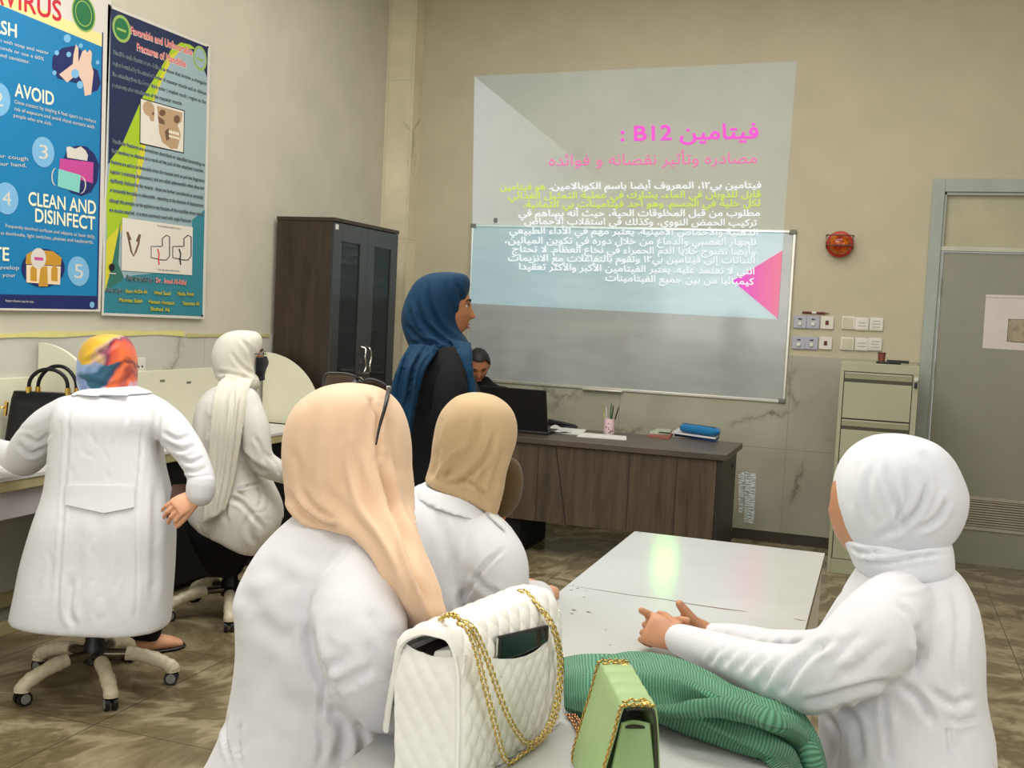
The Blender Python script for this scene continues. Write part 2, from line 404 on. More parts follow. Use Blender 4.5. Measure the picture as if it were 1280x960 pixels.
for z in (1.82, 1.27):
    b = MB(); b.cyl((XD0+0.09, YB-0.006, z-0.06), (XD0+0.09, YB-0.006, z+0.06), 0.008, n=12); b.build('hinge', m_frame, d1)
# the far side of the room behind the photographer: window wall with piers
m_pier = m_wall
flat_box('wall_front', (-3.9, -2.5, 0), (3.2, -2.35, 0.95), m_pier)
flat_box('wall_front.001', (-3.9, -2.5, 3.2), (3.2, -2.35, ZC), m_pier)

# yellow paper tape along the top of the left cladding
def tape(y0, y1, zc, h, col, nm, lab, th=0.0035):
    n = 40; G0 = []
    for zz in (-0.5, 0.5):
        G0.append([(XL+0.018+0.001*math.sin(9*y), y, zc+zz*h*(1+0.25*math.sin(13*y+zz))+0.006*math.sin(3.1*y)) for y in np.linspace(y0, y1, n)])
    return tag(MB().slab(np.array(G0), th).build(nm, mat(nm+'_paper', col, 0.8)), lab, 'tape')
tape(2.6, 4.98, 1.304, 0.024, srgb(216, 208, 132), 'masking_tape', 'pale yellow masking tape strip along top of left wall cladding')
tape(5.0, 5.85, 1.298, 0.02, srgb(190, 183, 124), 'masking_tape', 'duller yellow tape strip ending at the dark cabinet')
# ------------------------------------------------------------------ writing
_AR = {'ا':'FE8D FE8E','أ':'FE83 FE84','إ':'FE87 FE88','آ':'FE81 FE82','ب':'FE8F FE90 FE91 FE92','ة':'FE93 FE94','ت':'FE95 FE96 FE97 FE98','ث':'FE99 FE9A FE9B FE9C',
 'ج':'FE9D FE9E FE9F FEA0','ح':'FEA1 FEA2 FEA3 FEA4','خ':'FEA5 FEA6 FEA7 FEA8','د':'FEA9 FEAA','ذ':'FEAB FEAC','ر':'FEAD FEAE','ز':'FEAF FEB0',
 'س':'FEB1 FEB2 FEB3 FEB4','ش':'FEB5 FEB6 FEB7 FEB8','ص':'FEB9 FEBA FEBB FEBC','ض':'FEBD FEBE FEBF FEC0','ط':'FEC1 FEC2 FEC3 FEC4','ظ':'FEC5 FEC6 FEC7 FEC8',
 'ع':'FEC9 FECA FECB FECC','غ':'FECD FECE FECF FED0','ف':'FED1 FED2 FED3 FED4','ق':'FED5 FED6 FED7 FED8','ك':'FED9 FEDA FEDB FEDC','ل':'FEDD FEDE FEDF FEE0',
 'م':'FEE1 FEE2 FEE3 FEE4','ن':'FEE5 FEE6 FEE7 FEE8','ه':'FEE9 FEEA FEEB FEEC','و':'FEED FEEE','ى':'FEEF FEF0','ي':'FEF1 FEF2 FEF3 FEF4','ئ':'FE89 FE8A FE8B FE8C','ء':'FE80'}
_AR = {k: [chr(int(x, 16)) for x in v.split()] for k, v in _AR.items()}
_LA = {'ا':('\uFEFB','\uFEFC'),'أ':('\uFEF7','\uFEF8'),'إ':('\uFEF9','\uFEFA'),'آ':('\uFEF5','\uFEF6')}
def arabic(s):
    """joined letter shapes in left-to-right drawing order"""
    s = s.replace('ًا', 'ا').replace('ً', ''); out = []; n = len(s); i = 0
    joins = lambda c: c in _AR and len(_AR[c]) == 4
    while i < n:
        c = s[i]
        if c not in _AR: out.append(c); i += 1; continue
        pre = i > 0 and joins(s[i-1])
        if c == 'ل' and i+1 < n and s[i+1] in _LA:
            out.append(_LA[s[i+1]][1 if pre else 0]); i += 2; continue
        nxt = i+1 < n and s[i+1] in _AR and s[i+1] != 'ء' and len(_AR[c]) == 4
        f = _AR[c]
        out.append(f[0] if len(f) == 1 else f[3] if pre and nxt else f[1] if pre else f[2] if nxt else f[0]); i += 1
    r = ''.join(out[::-1])
    return re_digits(r)
def re_digits(r):                      # digits keep their own order
    res = ''; buf = ''
    for c in r:
        if c in '٠١٢٣٤٥٦٧٨٩0123456789': buf = c+buf
        else: res += buf+c; buf = ''
    return res+buf
_GC = {}
_K = [0]                               # each printed layer lies a hair above the one before
def glyphs(body, bold=0.0, res=3):
    """letter outlines filled by winding number (the built-in fill drops some Arabic shapes)"""
    key = (body, bold, res)
    if key in _GC: return _GC[key]
    cu = bpy.data.curves.new('t', 'FONT'); cu.body = body; cu.resolution_u = res; cu.offset = bold; cu.fill_mode = 'NONE'
    o = bpy.data.objects.new('t', cu); C.objects.link(o)
    dg = bpy.context.evaluated_depsgraph_get(); dg.update()
    me = bpy.data.meshes.new_from_object(o.evaluated_get(dg))
    V = np.array([x.co[:2] for x in me.vertices]).reshape(-1, 2); E = [tuple(e.vertices) for e in me.edges]
    bpy.data.objects.remove(o); bpy.data.meshes.remove(me); bpy.data.curves.remove(cu)
    if not len(V): return V, []
    # loops, then groups of loops whose x ranges touch
    par = list(range(len(V)))
    def find(i):
        while par[i] != i: par[i] = par[par[i]]; i = par[i]
        return i
    for i, j in E: par[find(i)] = find(j)
    loops = {}
    for e in E: loops.setdefault(find(e[0]), []).append(e)
    L = []
    for es in loops.values():
        xs = V[[i for e in es for i in e]]; L.append([xs[:, 0].min(), xs[:, 0].max(), list(es)])
    L.sort(key=lambda q: q[0]); G = []
    for q in L:
        if G and q[0] < G[-1][1]: G[-1][1] = max(G[-1][1], q[1]); G[-1][2] += q[2]
        else: G.append(q)
    OV = []; OF = []
    for x0, x1, es in G:
        ids = sorted({i for e in es for i in e}); m = {i: k for k, i in enumerate(ids)}
        # direction: each vertex's edges form a cycle; orient by walking
        nb = {}
        for i, j in es: nb.setdefault(i, []).append(j); nb.setdefault(j, []).append(i)
        seen = set(); de = []
        for s0 in ids:
            if s0 in seen: continue
            prev, cur = None, s0; nxt = min(nb[s0], key=lambda q: abs(q-s0-1))
            while cur not in seen:
                seen.add(cur); de.append((cur, nxt)); prev, cur = cur, nxt
                c = [q for q in nb[cur] if q != prev]; nxt = c[0] if c else prev
        P = V[ids].copy()
        if bold:
            ar = sum(V[i][0]*V[j][1]-V[j][0]*V[i][1] for i, j in de); sg = 1.0 if ar > 0 else -1.0
            tn = np.zeros_like(P)
            for i, j in de:
                d = V[j]-V[i]; d = d/(np.linalg.norm(d)+1e-9); nn = np.array([d[1], -d[0]])*sg; tn[m[i]] += nn; tn[m[j]] += nn
            ln = np.linalg.norm(tn, axis=1, keepdims=True); P = P+bold*tn/np.maximum(ln, 0.6)
        r = geometry.delaunay_2d_cdt([Vector(p) for p in P], [(m[i], m[j]) for i, j in es], [], 0, 1e-6)
        T = np.array([p[:] for p in r[0]]); A = P[[m[d[0]] for d in de]]; B = P[[m[d[1]] for d in de]]
        base = len(OV); OV.extend(T.tolist())
        if not len(r[2]): continue
        F = [tuple(f) for f in r[2]]; c = np.array([T[list(f)].mean(0) for f in F])
        ay, by = A[:, 1][None], B[:, 1][None]; cy = c[:, 1][:, None]; cx = c[:, 0][:, None]
        cr = (B[:, 0]-A[:, 0])[None]*(cy-ay)-(by-ay)*(cx-A[:, 0][None])
        w = ((ay <= cy) & (by > cy) & (cr > 0)).sum(1)-((ay > cy) & (by <= cy) & (cr < 0)).sum(1)
        OF += [tuple(base+i for i in f) for f, k in zip(F, w) if k != 0]
    _GC[key] = (np.array(OV), OF)
    return _GC[key]
def write(mb, body, p0, p1, h, plane, mi=0, bold=0.0, res=3, cap=0.715):
    """text whose baseline runs from pixel p0 to pixel p1, capitals h pixels tall, laid on a real plane"""
    v, f = glyphs(body, bold, res)
    if len(v) == 0: return
    _K[0] += 1
    x0, x1 = v[:, 0].min(), v[:, 0].max()
    t = (v[:, 0]-x0)/(x1-x0); k = h/cap
    u = p0[0]+(p1[0]-p0[0])*t; w = p0[1]+(p1[1]-p0[1])*t-v[:, 1]*k
    mb.add([plane(a, b) for a, b in zip(u, w)], f, mi)
def fill(mb, pts, plane, mi=0):
    _K[0] += 1; mb.add([plane(*p) for p in pts], [tuple(range(len(pts)))], mi)
def ell(cx, cy, rx, ry, n=28, rot=0, shear=0.0):
    o = []
    for k in range(n):
        a = 2*PI*k/n; x = rx*math.cos(a); y = ry*math.sin(a); o.append((cx+x, cy+y+shear*x))
    return o

# ------------------------------------------------------------------ posters on the left wall
def flat(name, c, rough=0.45): return mat(name, c, rough, vary=0.02)
PX = XL+0.022
def lay(k): return lambda u, v: at_x(u, v, PX+0.00005*_K[0])
pm = [flat('poster_white', srgb(214, 210, 200)), flat('poster_blue', srgb(8, 124, 178)), flat('poster_navy', srgb(22, 34, 96)), flat('poster_cream', srgb(236, 222, 150)),
      flat('poster_red', srgb(198, 24, 50)), flat('poster_green', srgb(26, 110, 62)), flat('poster_lime', srgb(150, 180, 90)), flat('poster_pale_blue', srgb(122, 182, 222)),
      flat('poster_skin', srgb(226, 194, 174)), flat('poster_pink', srgb(198, 70, 150)), flat('poster_ochre', srgb(196, 146, 44)), flat('poster_mint', srgb(130, 206, 196)),
      flat('poster_ivory', srgb(246, 240, 210)), flat('poster_peach', srgb(238, 214, 180))]
WH, BL, NV, CRM, RD, GR, LM, PB, SK, PK, OC, MT, IV, PE = range(14)
b = MB()
e = lambda v: 137-14*v/386              # right edge of the sheet at row v
fill(b, [(-150, -110), (139, -4), (125.5, 389.5), (-150, 386)], lay(0), WH)
L1 = lay(1); L2 = lay(2); L3 = lay(3); L4 = lay(4)
fill(b, [(-148, -55), (127.5, 58.5), (121, 377.5), (-148, 372)], L1, BL)
fill(b, [(-148, 365), (121.3, 370), (120.3, 387), (-148, 383)], L2, NV)
fill(b, [(-148, -70), (128, 43), (127.4, 58.5), (-148, -56)], L2, CRM)
fill(b, [(127.6, 40), (129.2, 41), (122.5, 387), (120.5, 386)], L2, NV)
write(b, 'CORONAVIRUS', (-116, -27), (77, 27), 26, L2, RD, 0.02)
write(b, 'PREVENTION OF', (-40, -30), (74, 2), 10, L2, GR, 0.01)
for r, m_, k in ((1.0, LM, 2), (0.9, GR, 3), (0.7, LM, 4), (0.64, GR, 5)): fill(b, ell(104.5, 17, 15*r, 23*r, shear=0.35), lay(k), m_)
write(b, 'WASH', (-30, 34), (21, 47), 17, L2, IV, 0.02)
for t, p0, p1 in (('often with soap and water', (-12, 49), (61, 68.5)), ('30 seconds or use a 60%', (-16, 57), (55, 76)), ('alcohol hand sanitizer.', (-30, 63), (38, 80))): write(b, t, p0, p1, 4.6, L2, WH)
fill(b, [(66, 70), (78, 60), (94, 57), (106, 66), (112, 82), (122, 88), (126, 104), (122, 113), (113, 116), (104, 106), (88, 102), (72, 98), (65, 84)], L2, NV)
fill(b, [(74, 93), (91, 80), (92, 68), (95, 55), (98, 60), (98, 76), (100, 90), (84, 103)], L3, SK)
fill(b, [(98, 78), (103, 64), (107, 62), (109, 66), (112, 62), (115, 66), (114, 80), (117, 90), (114, 118), (106, 120), (104, 104), (97, 92)], L4, SK)
for x, y, r in ((84, 48, 4.5), (101, 57, 2.6), (71, 66, 2.8), (86, 68, 3), (122, 78, 2.4), (68, 91, 2.6), (94, 92, 5), (100, 106, 4.2)): fill(b, ell(x, y, r, r*1.15, 14), lay(5), PB)
for t, x, y, rx, ry in (('2', -2, 124, 15, 21), ('3', 54, 190, 14, 19), ('4', 8, 248, 15, 20), ('5', 98, 339, 13.5, 18.5)):
    fill(b, ell(x, y, rx, ry, shear=0.12), L2, PB); write(b, t, (x-5, y+8), (x+6, y+9), 18, L3, WH)
write(b, 'AVOID', (18.5, 120), (67.5, 132), 17, L2, IV, 0.02)
for t, p0, p1 in (('Close contact by staying 6 feet apart to reduce', (18, 129), (120, 154)), ('risk of exposure and avoid close contact with', (18, 138), (118, 161)), ('people who are sick.', (17, 146), (65, 157))): write(b, t, p0, p1, 4.8, L2, WH)
write(b, 'COVER', (-80, 168), (-20, 176), 17, L2, IV, 0.02)
for t, p0, p1 in (('with a tissue or cough', (-60, 190), (35, 201)), ('do not use your hand.', (-50, 203), (33, 209))): write(b, t, p0, p1, 5, L2, WH)
fill(b, [(84, 186), (96, 182), (108, 183), (118, 192), (124, 206), (122, 226), (114, 240), (102, 245), (88, 240), (80, 226), (78, 204)], L2, NV)
fill(b, [(75, 198), (117, 203), (116, 229), (98, 224), (74, 220)], L3, PK)
fill(b, [(83, 184), (87, 183), (94, 186), (101, 183), (107, 188), (110, 194), (109, 201), (84, 197)], L4, WH)
fill(b, [(73, 211), (101, 219), (99, 241), (72, 233)], lay(5), MT)
for off in (-1, 1):
    c0 = 70 if off < 0 else 100; pts = [(c0+off*(7 if off > 0 else 5)*math.sin(t), 213+(8 if off < 0 else 18)-11*math.cos(t)) for t in np.linspace(0, PI, 12)]
    ring = [(x+0.7*off, y) for x, y in pts]+[(x-0.7*off, y) for x, y in pts[::-1]]; fill(b, ring, lay(6), WH)
write(b, 'CLEAN AND', (35.5, 256), (120, 268), 17, L2, IV, 0.02)
write(b, 'DISINFECT', (44, 277), (119, 287.5), 17, L2, IV, 0.02)
for t, p0, p1 in (('Frequently touched surfaces and objects at least daily,', (7, 284), (119, 298)), ('as doorknobs, light switches, phones and keyboards.', (1, 293), (117, 305))): write(b, t, p0, p1, 4.6, L2, WH)
write(b, 'ISOLATE', (-60, 322), (11.5, 326), 17, L2, IV, 0.02)
for t, p0, p1 in (('if you develop', (-30, 336), (24, 337)), ('notify your', (-20, 345), (20, 346.5))): write(b, t, p0, p1, 5, L2, WH)
fill(b, ell(54, 335, 27, 24), L2, NV)
fill(b, [(33, 318), (44, 312), (66, 314), (77, 322), (76, 332), (32, 330)], L3, OC)
fill(b, [(33, 331), (76, 333), (75, 356), (33, 353)], L4, PE)
for x in (38, 64): fill(b, [(x, 336), (x+4, 330), (x+8, 336), (x+8, 352), (x, 351)], lay(5), OC)
fill(b, [(51, 333), (59, 333), (60, 358), (48, 358)], lay(5), OC); fill(b, ell(48, 323, 9.5, 13), lay(6), WH); fill(b, [(43, 321), (54, 322), (54, 326), (43, 325)], lay(7), PK)
write(b, 'Respect distance, stop the virus', (7, 377), (42, 378.5), 3, L3, WH)
fill(b, ell(115, 381, 3, 4), L3, PB)
p = b.build('blue_poster', pm, smooth=0); tag(p, 'large blue infection prevention poster with numbered circles and hand washing drawing', 'poster')
# anatomical poster
_K[0] = 0
qm = [pm[0], flat('poster_midnight', srgb(20, 36, 74)), flat('poster_teal', srgb(44, 128, 142)), flat('poster_sky_grey', srgb(154, 176, 182)), flat('poster_acid_green', srgb(166, 196, 34)),
      flat('poster_yellow', srgb(212, 204, 50)), flat('poster_ink', srgb(22, 20, 30)), flat('poster_scarlet', srgb(222, 66, 72)), pm[GR], pm[LM], flat('poster_bone', srgb(186, 154, 118)),
      flat('poster_bone_dark', srgb(112, 82, 58)), flat('poster_panel_white', srgb(226, 220, 206)), flat('poster_sea_green', srgb(48, 112, 96)), flat('poster_tooth', srgb(238, 228, 200))]
qW, qN, qT, qS, qA, qY, qK, qR, qG, qL, qB, qD, qP, qE, qTh = range(15)
b = MB()
fill(b, [(135, 5), (263, 57), (256, 399), (127, 394)], lay(0), qW)
fill(b, [(138.5, 10), (260, 59), (253, 395.5), (129.5, 391)], L1, qS)
fill(b, [(138.5, 10), (260, 59), (259, 97), (252, 80), (240, 64), (228, 58), (214, 66), (203, 82), (192, 110), (180, 140), (160, 188), (135.2, 205)], L2, qN)
fill(b, [(205, 78), (214, 62), (226, 53), (238, 56), (244, 61), (226, 62), (214, 76), (204, 98), (194, 122), (186, 150), (172, 200), (165, 262), (150, 290), (134.5, 330), (132.5, 250), (138, 200), (152, 182), (178, 122)], L3, qA)
fill(b, [(226, 62), (214, 76), (204, 98), (194, 122), (186, 150), (180, 200), (166, 262), (170, 230), (172, 200), (186, 140), (200, 96), (212, 70)], L4, qY)
fill(b, [(165, 270), (151, 290), (138, 340), (131, 365), (133, 300), (150, 282)], L4, qY)
fill(b, [(151, 275), (148, 330), (160, 360), (130, 392), (131, 368), (140, 330)], L2, qE)
fill(b, [(160, 345), (254, 335), (253, 395.5), (129.5, 391), (131, 365)], L2, qT); fill(b, [(240, 275), (256, 262), (254, 340), (238, 350)], L2, qT)
for cx, cy, col in ((152, 36, qG), (250, 73, qS)):
    rx, ry = (11.5, 17) if col == qG else (8.5, 15.5)
    fill(b, ell(cx, cy, rx, ry, shear=0.35), lay(5), qL); fill(b, ell(cx, cy, rx*0.78, ry*0.78, shear=0.35), lay(6), col)
    fill(b, [(cx-rx*0.5, cy-2), (cx+rx*0.5, cy+2), (cx+rx*0.5, cy+5), (cx-rx*0.5, cy+1)], lay(7), qL)
write(b, 'Favorable and Unfavorable', (163.5, 42), (241, 70), 9.5, lay(6), qW, 0.06); write(b, 'Favorable and Unfavorable', (164, 41.6), (240.5, 69.6), 9.2, lay(8), qR, 0.015)
write(b, 'Fractures of Mandible', (171, 63), (233, 85), 9.5, lay(6), qW, 0.06); write(b, 'Fractures of Mandible', (171.5, 62.6), (232.5, 84.6), 9.2, lay(8), qR, 0.015)
def para(ts, mi=qK, halo=True):
    for t, p0, p1, h in ts:
        if halo: write(b, t, p0, p1, h, lay(6), qS, 0.07, 1)
        write(b, t, p0, p1, h*0.96, lay(8), mi, 0.02, 2)
para([('Mandible angle fractures are defined as those that involve a triangular', (141, 67), (259, 107), 5), ('region bounded by the anterior border of masseter muscle and an oblique', (141, 81), (258, 119), 5),
      ('line extending from the lower third molar ( wisdom tooth ) region to the', (140.5, 94), (257.5, 130), 5), ('posterosuperior attachment of the masseter muscle .', (140, 108), (229, 132), 5)])
fill(b, [(175, 122), (231, 138), (230, 192), (174.5, 180)], lay(5), qK); fill(b, [(176, 123.5), (230, 139), (229, 190.5), (175.5, 178.5)], lay(6), qP)
fill(b, ell(186, 136, 7.5, 9.5, shear=0.25), lay(7), qB); fill(b, [(185, 142), (193, 144), (192.5, 152), (188, 151)], lay(7), qB); fill(b, ell(191.5, 142, 1.6, 2), lay(8), qD)
fill(b, [(196, 132), (228, 141), (227, 152), (222, 156), (226, 168), (222, 186), (214, 186), (203, 178), (199, 166), (198, 150)], lay(7), qB)
fill(b, [(197, 145), (205, 150), (206, 156), (199, 154)], lay(8), qD); fill(b, ell(221, 149, 4, 5), lay(8), qD); fill(b, ell(203, 141, 4, 4), lay(8), qD); fill(b, [(206, 164), (211, 160), (212, 174), (208, 176)], lay(8), qD)
for i in range(6): fill(b, ell(212+i*2.2, 164.5+i*0.6, 1.1, 2.2, 10), lay(8), qTh); fill(b, ell(212+i*2.2, 170+i*0.6, 1.0, 1.8, 10), lay(8), qTh)
para([('Mandibular fractures are sometimes described or classified according to', (140, 178), (256, 208), 4.6), ('their tendency to displace as a result of the pull of the attached muscles .', (139, 190), (256, 216), 4.6),
      ('fractures are said to be favourable when the muscles tend to pull the fragments', (139, 204), (255.5, 228), 4.6), ('together ( minimising displacement ) and are called unfavourable when they are', (138, 216), (255, 237), 4.6),
      ('significantly displaced by the muscles . these are further considered as vertically', (138, 227), (254.5, 249), 4.6), ('or horizontally favourable or unfavourable . depending on the direction of displacement', (137.5, 239), (254.5, 259), 4.6),
      ('although this principle can be applied to any fracture of the mandible where there', (137, 252), (254, 270), 4.6), ('are muscles attached . it is most commonly used with angle fractures', (137, 264), (239, 278), 4.6)])
fill(b, [(153, 272), (241, 284), (240, 344), (152, 338)], lay(5), qP)
def stroke(pts, w, k, mi, plane=lay):
    P = np.array(pts, float); T = np.gradient(P, axis=0); T /= np.linalg.norm(T, axis=1, keepdims=True)+1e-9; Nn = np.stack([-T[:, 1], T[:, 0]], 1)*w/2
    A = P+Nn; B = P-Nn
    for i in range(len(P)-1): fill(b, [A[i], A[i+1], B[i+1], B[i]], plane(k), mi)
stroke([(159, 290), (162, 304), (164, 314), (167, 320), (170, 314), (173, 305), (175, 293)], 2.4, 7, qD); stroke([(159, 290), (163, 300)], 3, 7, qD); stroke([(175, 293), (171, 302)], 3, 7, qD)
for x0, rc in ((202, qR), (229, qK)):
    stroke([(x0, 308), (x0-13, 308), (x0-13, 322), (x0, 325), (x0+6, 325), (x0+10, 320), (x0+10, 296), (x0+6, 294), (x0+1, 298), (x0+1, 308)], 1.2, 7, qK)
    stroke([(x0-5, 311), (x0-3, 318), (x0-4, 324), (x0-3, 331)], 1.6, 8, rc)
write(b, 'Horizontally favourable fracture', (197, 283), (226, 287), 2.4, lay(7), qK, 0, 1); write(b, 'Vertically unfavourable fracture', (197, 338), (225, 340), 2.4, lay(7), qK, 0, 1)
fill(b, ell(140, 334, 3.6, 4.6), lay(6), qK); stroke([(136, 341.5), (145, 342)], 1.2, 6, qW)
para([('Supervised by :', (158, 349.5), (194, 353), 6.5)]); write(b, 'Dr . Imad Al-Rifai', (195, 353), (233, 356), 6, lay(6), qW, 0.06, 1); write(b, 'Dr . Imad Al-Rifai', (195.3, 353), (232.7, 356), 5.8, lay(8), qR, 0.02)
para([('done by :', (132, 364), (155, 366), 6)])
for t, p0, p1 in (('Noor Al-Din Ali', (157, 366), (184, 367)), ('Hind Saad', (193, 368), (213, 369)), ('Nada Amir', (222, 369), (243, 370)), ('Mumtaz Salah', (149, 377), (178, 378.5)), ('Hassan Hussein', (186, 379), (218, 381)), ('Yasameen Ali', (228, 381), (249, 382)), ('Shahad Ali', (188, 388), (212, 389.5))):
    write(b, t, p0, p1, 5, lay(6), qK, 0.05, 1); write(b, t, p0, p1, 4.8, lay(8), qY, 0.015)
p = b.build('anatomical_poster', qm, smooth=0); tag(p, 'navy and teal mandible fracture poster with skull picture, right of the blue poster', 'poster')
m_pin = mat('poster_pin_black', srgb(40, 36, 32), 0.5)
for u, v in ((138, 9), (259.5, 59), (252.5, 394.5)):
    q = at_x(u, v, XL+0.028); b = MB(); b.cyl(q, q+np.array([0.004, 0, 0]), 0.006, n=12); o = b.build('pin', m_pin, p)
# socket on the wall behind the scarf
q = at_x(173, 458, XL+0.014)
t = thing('wall_socket', 'small white socket on left wall behind the colourful headscarf', 'socket', q)
MB().box(q+np.array([0, -0.045, -0.045]), q+np.array([0.012, 0.045, 0.045])).build('plate', mat('socket_white', srgb(220, 218, 206), 0.4), t, bevel=0.003)
b = MB(); [b.cyl(q+np.array([0.011, dy, 0]), q+np.array([0.0135, dy, 0]), 0.006, n=10) for dy in (-0.015, 0.015)]; b.build('pin_hole', m_pin, t)

# ------------------------------------------------------------------ whiteboard
m_alu = mat('aluminium_rail', srgb(214, 212, 200), 0.3, 0.6)
m_grey = mat('grey_plastic_corner', srgb(120, 120, 114), 0.5)
def wb_mat():
    m, nt, bs = nodes('whiteboard_enamel'); bs.inputs['Coat Weight'].default_value = 1.0; bs.inputs['Coat Roughness'].default_value = 0.075
    co = coords(nt, (1.5, 1, 5)); nz = N(nt, 'ShaderNodeTexNoise', Scale=1.6, Detail=5.0, Roughness=0.6); nt.links.new(co, nz.inputs['Vector'])
    nt.links.new(ramp(nt, nz.outputs[0], [(0.3, srgb(160, 165, 162)), (0.7, srgb(176, 180, 176))]), bs.inputs['Base Color'])
    rr = N(nt, 'ShaderNodeMapRange'); rr.inputs['To Min'].default_value = 0.14; rr.inputs['To Max'].default_value = 0.24; nt.links.new(nz.outputs[0], rr.inputs[0]); nt.links.new(rr.outputs[0], bs.inputs['Roughness'])
    return m
q0 = at_y(590, 280, YB); q1 = at_y(996, 288, YB); q2 = at_y(982, 504, YB)
bx0, bx1, bz0, bz1 = q0[0], q1[0], q2[2], 0.5*(q0[2]+q1[2])
t = thing('whiteboard', 'wide whiteboard with aluminium frame mounted on back wall', 'whiteboard', ((bx0+bx1)/2, YB, bz0))
MB().box((bx0+0.01, YB-0.016, bz0+0.01), (bx1-0.01, YB-0.002, bz1-0.01)).build('writing_surface', wb_mat(), t)
for lo, hi in (((bx0, YB-0.024, bz1-0.022), (bx1, YB, bz1)), ((bx0, YB-0.024, bz0), (bx1, YB, bz0+0.022)), ((bx0, YB-0.024, bz0+0.022), (bx0+0.022, YB, bz1-0.022)), ((bx1-0.022, YB-0.024, bz0+0.022), (bx1, YB, bz1-0.022))):
    MB().box(lo, hi).build('frame_rail', m_alu, t, bevel=0.004)
for x in (bx0, bx1-0.045):
    for z in (bz0, bz1-0.03): MB().box((x-0.002, YB-0.028, z-0.002), (x+0.047, YB-0.001, z+0.032)).build('corner_cap', m_grey, t, bevel=0.007)
q = at_y(620, 276, YB); MB().box(q+np.array([-0.012, -0.02, -0.012]), q+np.array([0.012, 0, 0.02])).build('hanger', m_grey, t, bevel=0.003)
MB().box((bx0+0.95, YB-0.05, bz0-0.006), (bx0+1.25, YB-0.02, bz0+0.006)).build('pen_tray', m_alu, t, bevel=0.003)

# ------------------------------------------------------------------ what the projector throws on wall and board
def add_fade(m, axis_dir, p0, p1):
    nt = m.node_tree; e = [n for n in nt.nodes if n.type == 'EMISSION'][0]; st = e.inputs[1].default_value
    co = coords(nt); dp = N(nt, 'ShaderNodeVectorMath', operation='DOT_PRODUCT'); dp.inputs[1].default_value = axis_dir; nt.links.new(co, dp.inputs[0])
    mr = N(nt, 'ShaderNodeMapRange'); mr.inputs['From Min'].default_value = p0; mr.inputs['From Max'].default_value = p1; mr.inputs['To Min'].default_value = st; mr.inputs['To Max'].default_value = 0
    nt.links.new(dp.outputs['Value'], mr.inputs[0]); nt.links.new(mr.outputs[0], e.inputs[1])
def pl(y): return lambda u, v: at_y(u, v, y)
def light_only(name, col):
    m = bpy.data.materials.new(name); m.use_nodes = True; nt = m.node_tree; nt.nodes.clear()
    out = N(nt, 'ShaderNodeOutputMaterial'); e = N(nt, 'ShaderNodeEmission', Color=col, Strength=1.0); nt.links.new(e.outputs[0], out.inputs[0]); return m
t = thing('projected_slide', 'projected lecture slide with Arabic text about vitamin B12 across wall and whiteboard', 'projection', at_y(790, 240, YB-0.003))
yw, yb = YB-0.003, YB-0.027
vt = lambda u: 279.6+(u-592)*0.0216
b = MB(); fill(b, [(593, 95), (996, 76.5), (979.5, vt(979)), (590, vt(592))], pl(yw)); b.build('wall_light', emis('projected_grey_on_wall', (0.015, 0.05, 0.085, 1), 1.0), t, smooth=0)
m_tri = emis('projected_pale_wedge', (0.09, 0.10, 0.12, 1), 1.0); add_fade(m_tri, (1, 0, 0), at_y(600, 200, yw)[0], at_y(790, 200, yw)[0])
b = MB(); fill(b, [(593, 95.5), (815, 277.5), (815, vt(815)), (590.5, vt(592))], pl(yw-0.001)); b.build('pale_wedge', m_tri, t, smooth=0)
b = MB(); fill(b, [(590, vt(592)), (980, vt(980)), (971.5, 399), (587.5, 379)], pl(yb)); b.build('board_light', emis('projected_grey_on_board', (0.07, 0.15, 0.18, 1), 1.0), t, smooth=0)
m_pt = light_only('projected_pink', (0.86, 0.20, 0.36, 1))
nt = m_pt.node_tree; e_ = [n for n in nt.nodes if n.type == 'EMISSION'][0]; co = coords(nt); sp = N(nt, 'ShaderNodeSeparateXYZ'); nt.links.new(co, sp.inputs[0])
xa, xb = at_y(916, 351, yb)[0], at_y(975, 351, yb)[0]
mr = N(nt, 'ShaderNodeMapRange'); mr.inputs['From Min'].default_value = xa; mr.inputs['From Max'].default_value = xb; nt.links.new(sp.outputs[0], mr.inputs[0])
nt.links.new(ramp(nt, mr.outputs[0], [(0.0, srgb(236, 90, 214)), (0.55, srgb(240, 120, 180)), (1.0, srgb(242, 138, 160))]), e_.inputs[0])
b = MB(); fill(b, [(978, 313), (972, 398), (916, 351)], pl(yb-0.001)); b.build('pink_triangle', m_pt, t, smooth=0)
m_mag = light_only('projected_magenta', srgb(255, 100, 216)); m_pnk = light_only('projected_rose', srgb(250, 128, 184)); m_yel = light_only('projected_yellow', srgb(212, 232, 104)); m_wht = light_only('projected_white', (0.92, 0.96, 0.94, 1))
b = MB(); write(b, ': B12 '+arabic('فيتامين'), (775.6, 176), (948, 172.5), 19, pl(yw-0.002), 0, 0.02, 4); b.build('heading', m_mag, t, smooth=0)
b = MB(); write(b, arabic('مصادره وتأثير نقصانه و فوائده'), (686, 207), (946, 203.5), 13.5, pl(yw-0.002), 0, 0.0, 4); b.build('subheading', m_pnk, t, smooth=0)
zx = lambda X: 560+X/2.783
zy = lambda Y: 60+Y/2.783
